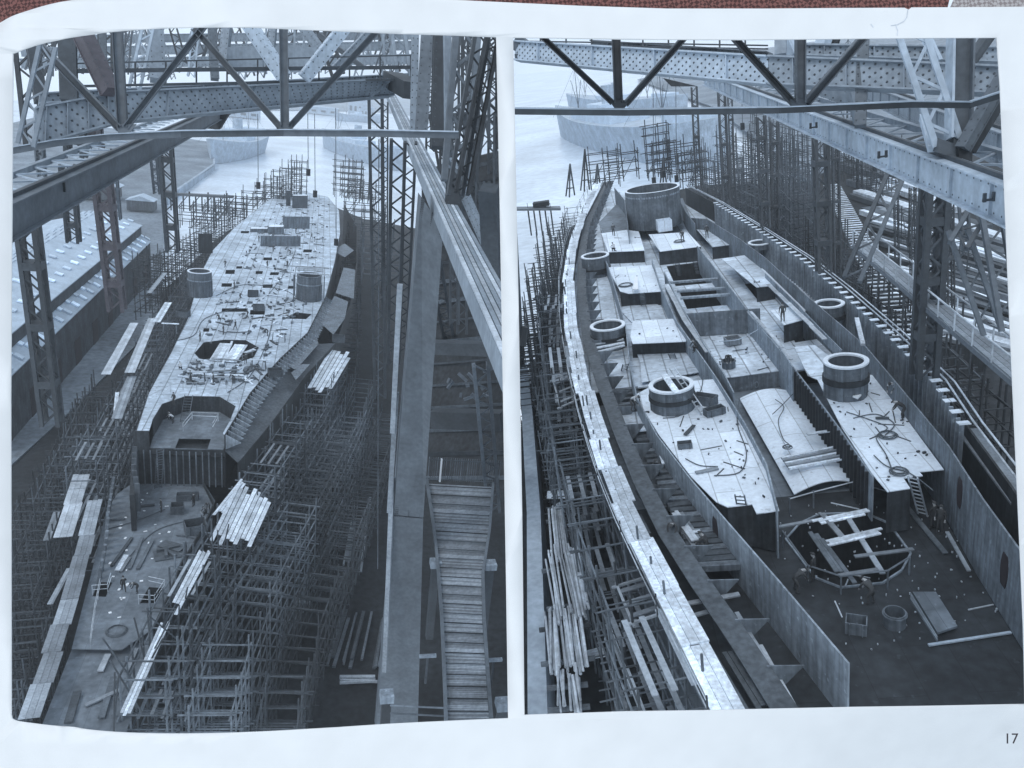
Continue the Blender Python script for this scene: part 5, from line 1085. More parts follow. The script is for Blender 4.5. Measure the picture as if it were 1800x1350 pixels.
# drums on deck
def drumL(u, v, rpx, h, label, m):
    z1 = h; c = Y.px(u, v, z1); r = rpx / FPX * Y.proj(c)[2]; c.z = 0; t = thing(Y, 'barbette_drum', label, 'steel drum', c, 'steel drums on the left-hand ship')
    MB().ring(c, r - .25, r, .02, h, 40).build('shell', m, t); MB().ring(c, r - .3, r + .05, h + .003, h + .12, 40).build('rim', 'rim_white' if 'white' in label else 'bulkhead_grey', t); MB().ring(c, r + .003, r + .09, h * .66, h * .7, 40).build('hoop', 'bulkhead_pale', t); MB().disc(c + UP * .6, r - .26, .1).build('drum_floor', 'hull_dark', t)
    for k in range(22):
        an = 2 * math.pi * k / 22; p = c + V((math.cos(an) * (r + .05), math.sin(an) * (r + .05), .02)); MB().box(p, .1, .1, h * .64, an).build('stiffener', m, t)
    return c, r
cP, rP = drumL(351, 477, 20, 4.6, 'tall ribbed steel drum with white rim on the port side of the narrow hull', 'drum_steel')
cS, rS = drumL(544, 484, 21, 4.8, 'tall ribbed steel drum under a timber frame on the starboard side', 'drum_steel')
fm = thing(Y, 'drum_scaffold', 'light timber frame built over the starboard drum', 'timber frame', cS)
for sx in (-1, 1):
    for sy in (-1, 1): MB().beam(cS + V((sx * (rS + .5), sy * (rS + .5), 0)), cS + V((sx * (rS + .5), sy * (rS + .5), 5.6)), .2).build('post', 'pole_mid', fm)
    MB().beam(cS + V((sx * (rS + .5), -rS - 1, 5.6)), cS + V((sx * (rS + .5), rS + 1, 5.6)), .2).build('beam', 'pole_pale', fm); MB().beam(cS + V((-rS - 1.4, sx * (rS + .5), 5.8)), cS + V((rS + 1.4, sx * (rS + .5), 5.8)), .2).build('beam', 'pole_pale', fm)
for k in range(4): MB().beam(cS + V((-rS, k * .9 - 1.2, 5.95)), cS + V((rS + .3, k * .9 - 1.0, 5.95)), .35, .06).build('board', 'plank_dull', fm)
# deckhouses, walls and blocks on the far deck
def blockL(u0, u1, vb, h, dep, label, m='bulkhead_grey', name='deck_wall'):
    a, b = Y.px(u0, vb), Y.px(u1, vb); t = thing(Y, name, label, 'steel box' if dep > 1 else 'steel wall', a); MB().wall([a + UP * h, b + UP * h], h, .12).build('front_plate', m, t)
    if dep > .5: MB().slab([a + UP * h, b + UP * h, b + V((0, dep, h)), a + V((0, dep, h))], .1).build('roof_plate', 'deck_pale', t); [MB().wall([p + UP * h, p + V((0, dep, h))], h, .12).build('side_plate', m, t) for p in (a, b)]
    else: [MB().box(a.lerp(b, (k + .5) / 8) + V((0, .2, 0)), .15, .3, h).build('stiffener', m, t) for k in range(8)]
blockL(458, 528, 433, 2.6, .1, 'long low steel wall standing across the middle of the far deck'); blockL(497, 544, 402, 3.4, .1, 'shorter steel wall behind the long low one on the far deck'); blockL(472, 498, 412, 2.0, 3.0, 'low pale topped box left of the shorter steel wall'); blockL(503, 510, 362, 5, 1.2, 'tall narrow dark post box at the far end of the deck', 'hull_plate'); blockL(514, 540, 366, 4, 2.5, 'dark box with open front at the far end of the deck', 'hull_plate'); blockL(440, 470, 408, .9, 2.2, 'bright flat plate stack on the far port deck', 'bulkhead_grey')
blockL(350, 374, 445, 4.5, .1, 'dark steel screen behind the port drum with a pointed top', 'hull_dark')
# planks across the far octagon and litter
for i, (a, b, w_, m, l) in enumerate((((380, 634), (398, 604), 2.0, 'plank_bright', 'bright planks across the left half of the far octagon pit'), ((404, 636), (424, 606), 2.0, 'plank_bright', 'bright planks across the right half of the far octagon pit'), ((391, 640), (408, 600), .35, 'plank_bright', 'narrow bright beam between the two plank runs of the far octagon'), ((372, 630), (424, 634), .5, 'plank_dull', 'cross beam on the near rim of the far octagon pit'), ((430, 620), (448, 614), .6, 'plank_bright', 'pale plate inside the right rim of the far octagon pit'))):
    A, B = Y.px(*a, .15 + .05 * i), Y.px(*b, .15 + .05 * i); s_ = (B - A).cross(UP).normalized(); mb = MB(); n = max(1, int(w_ / .4))
    for k in range(n): o = s_ * ((k + .5) / n - .5) * w_; mb.beam(A + o, B + o, w_ / n * .9, .12)
    solo(Y, mb, 'plank_run', m, l, 'planks')
for k, (a, b) in enumerate((((354, 658), (428, 660)), ((356, 654), (420, 650)), ((362, 662), (425, 664)))): plank(Y, Y.px(*a, .2 + .14 * k), Y.px(*b, .2 + .14 * k), .4, .14, ['long timber in front of the far octagon, nearest the viewer', 'long pale timber in front of the far octagon, nearest the pit', 'long timber on top of the pair in front of the far octagon'][k], 'plank_dull' if k else 'plank_bright', 'timber', 'timber')
# scattered small stuff over the pale deck
litter_labels = ['short batten lying on the pale littered deck', 'short dark bar lying on the pale littered deck']
def in_pit(u, v):
    if ((u - 398) / 68) ** 2 + ((v - 616) / 28) ** 2 < 1 or v > 690 - 14: return True
    return any(abs(u - a) < w_ / 2 + 5 and abs(v - b) < h_ / 2 + 4 for a, b, w_, h_ in rects)
for i in range(230):
    v = 350 + 330 * rnd.random() ** .8; t = (v - 340) / 420; ul = lerp(485, 258, min(1, t ** .9)); ur = lerp(580, 420, min(1, max(0, (t - .35) / .65))) if t > .35 else 592
    u = rnd.uniform(ul + 25, ur - 25)
    if in_pit(u, v): continue
    p = Y.px(u, v); an = rnd.uniform(0, math.pi); L_ = rnd.uniform(.8, 3.2); d = V((math.cos(an), math.sin(an), 0)) * L_; k = rnd.random() < .55
    plank(Y, p - d / 2 + UP * .08, p + d / 2 + UP * rnd.uniform(.05, .25), rnd.uniform(.12, .4), .12, litter_labels[0] if k else litter_labels[1], 'plank_bright' if k else 'plank_dark', 'batten' if k else 'bar', 'batten' if k else 'bar', 'pale battens on the littered deck' if k else 'dark bars on the littered deck')
for (pts, l) in (([(300, 600), (340, 590), (360, 560), (420, 540)], 'hose running past the far octagon toward the port drum'), ([(400, 690), (440, 660), (470, 600), (480, 560)], 'hose along the starboard edge of the littered deck'), ([(470, 520), (500, 480), (520, 440)], 'hose running up the deck between the drums'), ([(380, 520), (430, 500), (500, 510), (530, 530)], 'hose crossing the deck between the two drums')):
    hose(pts, .08, l, .06, Yd=Y)
trestles = [(347, 672, 'trestle with pale top left of the long timbers'), (300, 585, 'trestle on the port side of the deck'), (455, 650, 'trestle near the starboard frames'), (490, 600, 'trestle beside the starboard hull plate'), (560, 425, 'dark winch frame on the far starboard deck')]
for u, v, l in trestles:
    p = Y.px(u, v); t = thing(Y, 'trestle', l, 'trestle', p)
    for sx in (-1, 1):
        for sy in (-1, 1): MB().beam(p + V((sx * 1.0, sy * .5, 0)), p + V((sx * .9, sy * .1, 1.5)), .1).build('leg', 'pole_mid', t)
    MB().beam(p + V((-1.3, 0, 1.55)), p + V((1.3, 0, 1.55)), .25, .14).build('top', 'plank_bright', t)
for (u, v, l) in ((455, 545, 'dark open crate beside the long slot in the deck'), (322, 556, 'dark crate at the port edge by the drum foot'), (595, 600, 'dark crate hung at the starboard side') , (484, 660, 'dark crate on the starboard side of the littered deck'), (445, 520, 'small crate between the two drums')):
    crate(Y, Y.px(u, v, .02), 2.0, 1.4, 1.0, rnd.uniform(-.3, .3), l, 'plank_dark')
# rails around pits
def rail_thing(pts, z, label, Yd, m='pole_pale', h=1.1, r=.035):
    P = Yd.line(pts, z); t = thing(Yd, 'guard_rail', label, 'railing', P[0]); MB().path([p + UP * h for p in P], r).build('rail', m, t); MB().path([p + UP * h * .55 for p in P], r * .8).build('rail', m, t)
    for a, b in zip(P, P[1:]):
        n = max(1, int((b - a).length / 2))
        for i in range(n): p = a.lerp(b, i / n); MB().tube(p, p + UP * h, r, 5).build('post', m, t)
rail_thing([(262, 710), (300, 690), (322, 686), (346, 686), (398, 688), (420, 700), (418, 730)], .02, 'thin rail on the deck round the near octagon recess', Y)
rail_thing([(330, 640), (356, 645), (408, 640), (460, 618)], .02, 'thin rail at the near rim of the far octagon pit', Y)
rail_thing([(322, 758), (338, 738), (384, 740), (374, 758)], -2.2, 'pale rail round the square hatch in the recess floor', Y, r=.06)
rail_thing([(244, 1062), (272, 1064), (290, 1036), (262, 1030)], ZL2, 'pale rail round the right hatch of the stern deck', Y)
rail_thing([(163, 1046), (190, 1044), (196, 1024)], ZL2, 'pale rail round the left hatch of the stern deck', Y)
rail_thing([(160, 1140), (168, 1080), (178, 1030)], ZL2, 'long pale rail along the left of the stern deck', Y)
ladder(Y, Y.px(324, 742, -2.2), Y.px(332, 694, .3), 1.0, 'wide ladder up the wall of the near octagon recess', m='pole_mid')
ladder(Y, Y.px(278, 858, ZL2), Y.px(282, 788, -1), .8, 'tall ladder against the dark break of the deck', m='pole_mid')
ladder(Y, Y.px(368, 622, -3.2), Y.px(368, 600, .2), .7, 'ladder in the far octagon pit', m='pole_pale')
# litter of the stern deck
for (a, b, w_, m, l) in (((228, 892), (272, 887), .3, 'plank_dark', 'dark bar lying on the stern deck near the break'), ((196, 995), (232, 945), .3, 'plank_dark', 'dark long bar on the left of the stern deck'), ((206, 1003), (222, 976), .5, 'plank_bright', 'pale boards on the left of the stern deck'), ((212, 1005), (228, 980), .3, 'plank_dull', 'grey board beside the pale boards on the stern deck'), ((228, 1000), (250, 945), .3, 'plank_dark', 'long dark bar in the middle of the stern deck'), ((242, 1000), (268, 950), .35, 'plank_dark', 'second long dark bar in the middle of the stern deck'), ((284, 955), (322, 965), 1.3, 'hull_plate', 'loose dark plate on the stern deck'), ((190, 913), (220, 912), .2, 'plank_dark', 'thin dark bar by the row of frame posts'), ((310, 940), (345, 945), .2, 'plank_dark', 'dark bar near the starboard edge of the stern deck')):
    plank(Y, Y.px(*a, ZL2 + .15), Y.px(*b, ZL2 + .15), w_, .15, l, m, 'bar', 'bar')
for (a, b, w_, m, l) in (((176, 1180), (190, 1150), .5, 'plank_pale', 'pale board on the lowest stern floor beside the walk'), ((150, 1240), (212, 1212), .35, 'plank_dull', 'grey pole lying across the lowest stern floor'), ((178, 1262), (200, 1190), .5, 'plank_dark', 'dark timber on the lowest stern floor'), ((222, 1180), (240, 1140), .4, 'plank_dull', 'grey timber at the starboard side of the lowest stern floor'), ((120, 1270), (136, 1215), .6, 'plank_dark', 'dark board beside the foot of the grey walk')): plank(Y, Y.px(*a, ZL2 - .5), Y.px(*b, ZL2 - .4), w_, .14, l, m, 'board', 'board')
crate(Y, Y.px(344, 936, ZL2), 2.2, 1.8, 1.3, .3, 'open dark crate on the starboard edge of the stern deck', 'plank_dark')
crate(Y, Y.px(312, 900, ZL2), 1.4, 1.2, 1.0, .1, 'small dark crate in the middle of the stern deck', 'plank_dark')
crate(Y, Y.px(330, 878, ZL2), 2.4, .9, .8, .05, 'long dark tool box near the break of the deck', 'plank_dark')
solo(Y, MB().box(Y.px(295, 975, ZL2), 2.6, 2.0, .12, .3).box(Y.px(296, 968, ZL2) + UP * .13, 2.3, .25, .3, .4).box(Y.px(292, 975, ZL2) + UP * .13, .3, 1.8, .35, .2).box(Y.px(300, 976, ZL2) + UP * .13, .3, 1.6, .3, .7), 'pipe_heap', 'pole_dark', 'heap of dark fittings on a small pallet on the stern deck', 'fittings')
coil(Y, 205, 1110, ZL2, .9, 'big dark rope coil at the near end of the stern deck'); 
hose([(190, 930), (240, 915), (290, 895)], ZL2 + .1, 'thin hose across the stern deck', .05, Yd=Y); hose([(222, 985), (270, 935), (330, 915), (360, 912)], ZL2 + .1, 'long hose curving to the starboard edge of the stern deck', .05, Yd=Y)
mb = MB()
for i in range(90):
    u = rnd.uniform(190, 340); v = rnd.uniform(860, 1120)
    if u < lerp(200, 150, (v - 860) / 260) + 15 or u > lerp(360, 210, (v - 860) / 260) - 15: continue
    mb.box(Y.px(u, v, ZL2 + .02), rnd.uniform(.1, .4), rnd.uniform(.1, .3), .05, rnd.uniform(0, 3))
o = mb.build('scrap', 'paint_white', None, V((0, 0, 0)), Y); o['kind'] = 'stuff'; o['label'] = 'white scraps of paper and chips scattered over the stern deck'; o['category'] = 'scrap'
mb = MB()
for i in range(520):
    v = rnd.uniform(350, 750); t = (v - 340) / 420; ul = lerp(485, 258, min(1, t ** .9)); ur = lerp(580, 400, min(1, max(0, (t - .35) / .65))) if t > .35 else 590
    u = rnd.uniform(ul + 10, ur - 10)
    if in_pit(u, v): continue
    mb.box(Y.px(u, v, .03), rnd.uniform(.2, .9), rnd.uniform(.15, .5), rnd.uniform(.05, .4), rnd.uniform(0, 3))
o = mb.build('debris', 'plank_dark', None, V((0, 0, 0)), Y); o['kind'] = 'stuff'; o['label'] = 'small dark offcuts littering the pale deck of the narrow hull'; o['category'] = 'debris'
PL = [((335, 672, 0), 'stand', 3, 'man in dark clothes standing before the far octagon pit'), ((300, 738, -2.2), 'kneel', 1, 'worker kneeling at the left of the octagon recess'), ((304, 744, -2.2), 'bend_shirt', 1.5, 'worker in white bending in the octagon recess'), ((284, 900, ZL2), 'stand', 2, 'man standing alone in the middle of the stern deck'), ((341, 890, ZL2), 'stand', 1, 'man standing beside the long tool box on the stern deck'), ((366, 898, ZL2), 'bend', 3, 'worker bending at the starboard edge of the stern deck'),
      ((218, 1040, ZL2), 'walk', .4, 'man walking between the two hatches of the stern deck'), ((241, 1042, ZL2), 'bend', 2, 'man stooping at the right hatch of the stern deck'), ((362, 905, ZL2), 'kneel', 2, 'worker crouching at the starboard edge of the stern deck'), ((393, 588, 0), 'stand', 2, 'man standing behind the far octagon pit'), ((414, 580, 0), 'walk', 1, 'man walking behind the far octagon pit'), ((495, 655, 0) if False else (432, 640, 0), 'stand', .5, 'man standing at the right of the far octagon pit'), ((385, 566, 0), 'bend', .5, 'man stooping near the long slot in the deck'), ((352, 600, 0), 'stand', 1.5, 'man standing left of the far octagon pit'), ((470, 470, 0), 'stand', 1, 'man standing on the deck above the long slot'), ((435, 560, 0), 'walk', 2, 'man walking past the long slot in the deck'), ((505, 470, 0), 'stand', 2.6, 'man standing left of the starboard drum'), ((306, 712, 0), 'stand', 2.6, 'man standing at the upper corner of the octagon recess')]
PL += [((u, v, 0), k, rnd.uniform(0, 6), l) for u, v, k, l in ((480, 442, 'stand', 'man standing just before the long low steel wall'), (510, 448, 'bend', 'man stooping just before the long low steel wall'), (548, 420, 'walk', 'man walking by the right end of the long low steel wall'), (455, 425, 'stand', 'man standing left of the long low steel wall'), (412, 508, 'stand', 'man standing right of the port drum'), (422, 524, 'kneel', 'man crouching right of the port drum'), (396, 470, 'walk', 'man walking above the port drum'), (470, 590, 'bend', 'man stooping between the far octagon and the starboard plates'), (318, 650, 'kneel_shirt', 'man in pale shirt crouching at the port edge before the octagon'), (375, 676, 'stand', 'man standing between the two octagons'), (410, 672, 'bend', 'man stooping between the two octagons'), (520, 410, 'stand', 'man standing before the shorter steel wall'))]
for p, k, rz, l in PL: person(Y, Y.px(*p), k, rz, l)

# ---- scaffolds of the left yard
sp = [Y.px(u, v, -3) for u, v in ((262, 1180), (300, 1090), (345, 1000), (395, 920), (450, 850), (505, 770), (560, 690), (600, 620))]
k = 0
for row in range(3):
    q = along(sp, 9)
    for i in range(9):
        a, b = q[i], q[i + 1]; rz = math.atan2(b.y - a.y, b.x - a.x); s_ = V((math.sin(rz), -math.cos(rz), 0)); base = a + s_ * (1.0 + row * 5.0); hh = (16.5, 13, 8.5)[row] + rnd.uniform(-1, 1)
        base.z = ZGL + .2; ln = (b - a).length
        scaffold(Y, base - s_ * 0, ln * .96, 3.4, hh, rz, 'starboard scaffold bay of the narrow hull, %s from the viewer, %s row' % (ORD[i], ('inner', 'middle', 'outer')[row]), ('pole_mid', 'pole_mid', 'pole_dark')[row], 'pole scaffolding starboard of the left-hand ship', nx=5, lift=1.75, r=.085, simple=(row > 0 or i > 5), deck=.35)
# bright board floors inside that scaffold
def floor_of_boards(pts, z, m, label, n=7, name='board_floor', skip=.1):
    P = Y.line(pts, z); t = thing(Y, name, label, 'board floor', P[0]); a, b, c, d = P
    for k in range(n):
        if rnd.random() < skip: continue
        s0, s1 = (k + .08) / n, (k + .92) / n; lo, hi = rnd.uniform(0, .15), rnd.uniform(.85, 1)
        p0, p1 = a.lerp(b, s0), a.lerp(b, s1); q0, q1 = d.lerp(c, s0), d.lerp(c, s1)
        MB().slab([p0.lerp(q0, lo), p1.lerp(q1, lo), p1.lerp(q1, hi), p0.lerp(q0, hi)], .07).build('board', m, t)
    return t
floor_of_boards([(365, 955), (440, 965), (482, 872), (418, 846)], -3.0, 'plank_bright', 'wide floor of bright boards inside the starboard scaffold', 9)
floor_of_boards([(534, 692), (580, 690), (622, 620), (580, 612)], -3.4, 'plank_bright', 'far floor of bright boards inside the starboard scaffold', 6)
floor_of_boards([(206, 1262), (226, 1262), (300, 1092), (286, 1085)], -4.0, 'plank_bright', 'narrow bright board walk climbing from the bottom edge along the scaffold', 3, 'board_walk', .0)
floor_of_boards([(292, 1078), (312, 1080), (374, 965), (358, 950)], -3.6, 'plank_bright', 'bright board walk joining the wide board floor', 3, 'board_walk', .1)
floor_of_boards([(372, 905), (392, 905), (436, 845), (424, 840)], -3.2, 'plank_bright', 'bright board walk beside the hull before the wide board floor', 3, 'board_walk', .1)
# tangle of poles standing over the walk near the stern
for i in range(16):
    u, v = lerp(200, 400, rnd.random()), 0; v = lerp(1240, 950, (u - 200) / 200) + rnd.uniform(-25, 25); p = Y.px(u, v, -4); d = V((rnd.uniform(-.5, .5), rnd.uniform(-.5, .5), 1)).normalized()
    solo(Y, MB().tube(p - d * 2.5, p + d * rnd.uniform(2, 4), .07, 5), 'pole', 'pole_dark', 'dark scaffold pole leaning over the bright board walk', 'pole', 'leaning poles over the board walk')
# port side scaffolds
for row, (pts, hh, n, m) in enumerate((([(360, 480), (322, 545), (285, 615), (248, 700), (215, 770), (178, 850)], 15, 9, 'pole_mid'), ([(210, 640), (170, 740), (120, 860), (60, 1000)], 13, 7, 'pole_dark'), ([(180, 650), (120, 770), (50, 880)], 10, 5, 'pole_dark'), ([(110, 950), (60, 1080), (20, 1180)], 10, 4, 'pole_dark'))):
    q = along([Y.px(u, v, -6) for u, v in pts], n)
    for i in range(n):
        a, b = q[i + 1], q[i]; rz = math.atan2(b.y - a.y, b.x - a.x); base = V((a.x, a.y, ZGL + .2)) + V((-math.sin(rz), math.cos(rz), 0)) * .5
        scaffold(Y, base, (b - a).length * .97, 3.2, hh + rnd.uniform(-1.5, 1.5), rz, 'port scaffold bay of the narrow hull, %s from the river, %s row' % (ORD[i], ('inner', 'second', 'outer', 'corner')[row]), m, 'pole scaffolding on the port side', nx=5, lift=1.75, r=.08, simple=not (row == 0 and i > 4), deck=.5)
# far end scaffolds and staging towers
for i, (u, v, vt, w_) in enumerate(((452, 352, 326, 8), (470, 350, 312, 6), (485, 346, 302, 6), (500, 342, 292, 6), (515, 340, 284, 5), (592, 338, 283, 9), (604, 340, 290, 7), (618, 345, 312, 7), (636, 350, 320, 8), (430, 362, 338, 10), (400, 372, 345, 10), (375, 380, 350, 10), (345, 388, 356, 10), (320, 392, 362, 10), (610, 372, 345, 9), (625, 400, 362, 9), (636, 440, 392, 8), (640, 490, 430, 7))):
    f = Y.pd(u - 4, v + 8, 270 - max(0, v - 360) * .9); h = (v - vt + 8) / FPX * (270 - max(0, v - 360) * .9)
    scaffold(Y, f, w_, 4, h, rnd.uniform(-.1, .1), 'pole staging at the river end of the narrow hull, %s of the row' % ORD[i], 'pole_dark', 'staging at the far end of the narrow hull', nx=4, lift=2.0, r=.13, simple=True, ext=2)
for i in range(9):
    u, v = lerp(430, 285, i / 8), lerp(400, 505, i / 8); b = Y.px(u, v, -6); scaffold(Y, V((b.x - 2, b.y, -14)), 8, 4, 12 + rnd.uniform(-1, 2), R(80), 'scaffold bay between the long shed and the port deck edge, %s from the river' % ORD[i], 'pole_dark', 'scaffolds beside the shed', nx=4, lift=1.9, r=.1, simple=True, ext=2)
for i in range(8):
    u, v = lerp(638, 628, i / 7), lerp(420, 640, i / 7); b = Y.px(u, v, -10); scaffold(Y, V((b.x, b.y, ZGL)), 8, 5, 14, R(90), 'dim scaffold bay between the starboard side and the dark columns, %s from the river' % ORD[i], 'pole_dark', 'dim scaffolds by the dark columns', nx=4, lift=1.9, r=.1, simple=True)
# ---- shed with rows of roof lights
RF = [Y.px(u, v, -9) for u, v in ((18, 588), (296, 399))]      # lower eave of the upper slope
dirs = V((0, 1, 0)); X0 = Y.px(18, 588, -4.5).x
ylo, yhi = Y.px(-60, 640, -4.5).y, Y.px(296, 399, -4.5).y
xr = Y.px(265, 382, -1.5).x
shed = thing(Y, 'long_shed', 'long workshop shed with a double roof dotted with small pale roof lights', 'shed', V((X0, (ylo + yhi) / 2, ZGL)))
eU = [V((X0, ylo, -4.5)), V((X0, yhi, -4.5))]; rid = [V((X0 - 11, ylo, -1.2)), V((X0 - 11, yhi, -1.2))]
xl = Y.px(18, 662, -9.0).x
eL = [V((xl, ylo, -9.0)), V((xl, yhi, -9.0))]; uL = [V((X0 - 1.5, ylo, -6.8)), V((X0 - 1.5, yhi, -6.8))]
MB().slab([rid[0], eU[0], eU[1], rid[1]], .2).build('upper_roof', 'roof_slate', shed); MB().slab([uL[0], eL[0], eL[1], uL[1]], .2).build('lower_roof', 'roof_slate', shed)
MB().wall([eU[0] + V((-.4, 0, -.25)), eU[1] + V((-.4, 0, -.25))], 2.4, .15).build('clerestory_wall', 'wall_dark', shed); MB().wall([eL[0] + V((-.4, 0, -.25)), eL[1] + V((-.4, 0, -.25))], 11, .2).build('side_wall', 'wall_dark', shed)
MB().wall([V((X0 - 11, yhi - .3, -1.5)), V((X0 - .6, yhi - .3, -4.7))], 16, .2).build('end_wall', 'wall_dark', shed)
for i in range(9): y = lerp(ylo + 4, yhi - 8, i / 8); MB().box(V((xl - .25, y, ZGL)), .12, 4, 5.5).build('doorway', 'ink', shed)
n = int((yhi - ylo) / 5.2)
for i in range(n):
    y = lerp(ylo + 2, yhi - 1.5, i / (n - 1))
    for (a, b, fr_) in ((rid, eU, (.35, .72)), (uL, eL, (.32, .72))):
        for f in fr_:
            p = a[0].lerp(b[0], f); p.y = y + f * 2; sl = (b[0] - a[0]).normalized()
            MB().beam(p - sl * .75 + UP * .25, p + sl * .75 + UP * .25, 1.25, .3).build('roof_light', 'roof_light', shed)
mb = MB()                                                # scalloped ridge of the next roof
for i in range(n):
    y = lerp(ylo, yhi, i / n); 
    for k in range(3): mb.beam(V((X0 - 11.5 - k * 1.5, y, -1.3 - .3 * k)), V((X0 - 11.5 - k * 1.5, y + 4.2, -1.0 - .3 * k)), .9, .18)
mb.build('ridge_vent', 'roof_slate', shed)
MB().slab([V((X0 - 24, ylo, -5)), V((X0 - 11.2, ylo, -1.6)), V((X0 - 11.2, yhi, -1.6)), V((X0 - 24, yhi, -5))], .2).build('back_roof', 'roof_slate', shed)
# ---- gantry: nearest cross truss
D0 = 26.0
tieL = thing(Y, 'cross_truss', 'nearest cross truss with thin dark bottom tie and V shaped members over the narrow hull', 'truss', pd(440, 235, D0))
tp = [pd(12, 267, D0), pd(100, 252, D0), pd(190, 242, D0), pd(320, 236, D0), pd(500, 234, D0), pd(660, 235, D0), pd(805, 238, D0)]
for a, b in zip(tp, tp[1:]): MB().beam(a, b, .22, .19, ext=.02).build('bottom_tie', 'gantry_mid', tieL); MB().beam(a + UP * .12, b + UP * .12, .34, .03).build('tie_flange', 'girder_pale', tieL)
def wl(a, b, wpx, m, nm): wide(a, b, wpx, D0, m, nm, tieL)
wl((206, 30), (217, 224), 15, 'gantry_mid', 'hanger'); wl((498, 30), (501, 222), 13, 'gantry_mid', 'hanger')
wl((55, 62), (212, 226), 11, 'gantry_mid', 'diagonal'); wl((372, 30), (222, 224), 9, 'gantry_mid', 'diagonal'); wl((342, 50), (492, 222), 9, 'gantry_mid', 'diagonal'); wl((676, 40), (510, 222), 9, 'gantry_mid', 'diagonal')
gusset([(204, 218), (240, 218), (228, 234), (208, 236)], D0, 'gantry_mid', tieL); gusset([(480, 214), (516, 214), (512, 229), (488, 229)], D0, 'gantry_mid', tieL)
cgird((62, 190), (205, 163), (58, 256), (210, 214), 32, 34, 'riveted cross girder stub at the upper left of the left-hand view', 'girder_steel', 6)
cgird((206, 163), (732, 138), (211, 214), (690, 168), 34, 48, 'long riveted cross girder spanning over the narrow hull', 'girder_steel', 6)
cgird((70, 165), (725, 130), (68, 182), (725, 137), 40, 52, 'thin upper girder carrying the railed walkway', 'girder_steel', 2)
# railed walkway on the girder
rw = thing(Y, 'gantry_walkway', 'walkway with railings on top of the long riveted cross girder', 'walkway', pd(450, 120, 44))
for (v0, v1, w_) in ((112, 97, .07), (125, 118, .2), (152, 139, .12)): MB().beam(pd(120, v0, 38), pd(728, v1, 46), w_).build('rail', 'gantry_dark', rw)
for i in range(12): t = i / 11; u = lerp(130, 722, t); d = lerp(38, 46, t); MB().beam(pd(u, lerp(112, 97, t), d), pd(u, lerp(154, 139, t), d), .08).build('post', 'gantry_dark', rw)
for (x0, x1) in ((402, 462), (478, 560)): solo(Y, MB().beam(pd(x0, 105, 54), pd(x1, 105, 54), .3, 1.6), 'panel_plate', 'girder_steel', 'riveted plate above the walkway %s the second hanger' % ('left of' if x0 < 450 else 'right of'), 'plate')
# members above
MEM = [((262, 40), (236, 158), 40, .5, 'girder_pale', True, 'pale laced strut rising right of the first hanger'), ((84, 80), (45, 255), 25, .45, 'girder_steel', True, 'laced strut leaning at the far left edge'), ((140, 50), (194, 162), 33, .6, 'glare_red', False, 'wide reddish strut left of the first hanger'), ((150, 45), (196, 160), 33.6, .25, 'girder_pale', False, 'pale edge strut beside the reddish strut'), ((118, 60), (122, 180), 36, .7, 'gantry_dark', False, 'dark upright left of the reddish strut'), ((272, 30), (278, 142), 48, .9, 'girder_steel', False, 'pale upright box post behind the walkway'), ((372, 40), (378, 140), 52, .5, 'gantry_mid', False, 'grey upright behind the walkway between the hangers'),
       ((436, 40), (500, 136), 42, .6, 'girder_pale', False, 'pale wide strut leaning right to the second hanger'), ((612, 40), (534, 138), 42, .6, 'girder_pale', False, 'pale wide strut leaning left right of the second hanger'), ((668, 40), (590, 122), 50, .55, 'girder_steel', False, 'second pale strut leaning left behind the first'), ((520, 30), (566, 92), 60, .6, 'girder_steel', False, 'pale strut leaning right high behind the walkway'), ((400, 40), (392, 118), 60, .6, 'girder_steel', False, 'short pale upright right of the grey upright'), ((300, 35), (322, 112), 58, .5, 'gantry_dark', True, 'dark laced strut leaning right behind the walkway'), ((345, 40), (336, 135), 58, .45, 'girder_pale', True, 'pale laced strut behind the walkway'), ((482, 30), (476, 95), 62, .5, 'girder_steel', False, 'thin upright behind the second hanger'),
       ((95, 60), (70, 130), 40, .4, 'gantry_dark', True, 'dark laced strut in the upper left corner'), ((56, 70), (72, 180), 42, .6, 'gantry_dark', False, 'dark strut at the left edge'), ((40, 60), (62, 260), 44, .9, 'gantry_dark', True, 'dark wide laced post at the left edge'), ((180, 40), (182, 120), 60, .5, 'gantry_mid', False, 'grey upright far behind the reddish strut'), ((228, 40), (220, 130), 58, .4, 'gantry_mid', True, 'laced upright behind the first hanger'), ((560, 60), (640, 120), 66, .35, 'gantry_mid', False, 'thin brace far behind the walkway'), ((640, 50), (648, 118), 66, .6, 'girder_steel', True, 'pale laced upright far right of the second hanger'), ((680, 50), (684, 118), 60, .6, 'girder_steel', True, 'pale laced upright next to the right columns')]
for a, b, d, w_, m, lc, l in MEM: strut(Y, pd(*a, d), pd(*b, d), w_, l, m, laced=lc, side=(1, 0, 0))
# dense further trusses seen through
for i in range(40):
    u = 50 + i * 17; d = 70 + (i % 4) * 14; ln = rnd.choice((-30, 30, 0, 24)); lb = 'distant laced member of the far cross trusses above the walkway'
    strut(Y, pd(u + ln, 40, d), pd(u, 132 + rnd.uniform(-14, 8), d), .55 + .25 * (i % 3), lb, ('gantry_mid', 'girder_steel', 'gantry_dark')[i % 3], 'far_truss_member', laced=True, side=(1, 0, 0), group='members of the far cross trusses', cat='truss member')
for k, (v0, v1, d) in enumerate(((92, 80, 90), (70, 62, 100), (112, 104, 80))): strut(Y, pd(40, v0, d), pd(730, v1, d), .9, ['long horizontal chord of the middle far truss', 'highest horizontal chord of the far trusses', 'lowest horizontal chord of the far trusses'][k], 'girder_steel', 'far_chord')
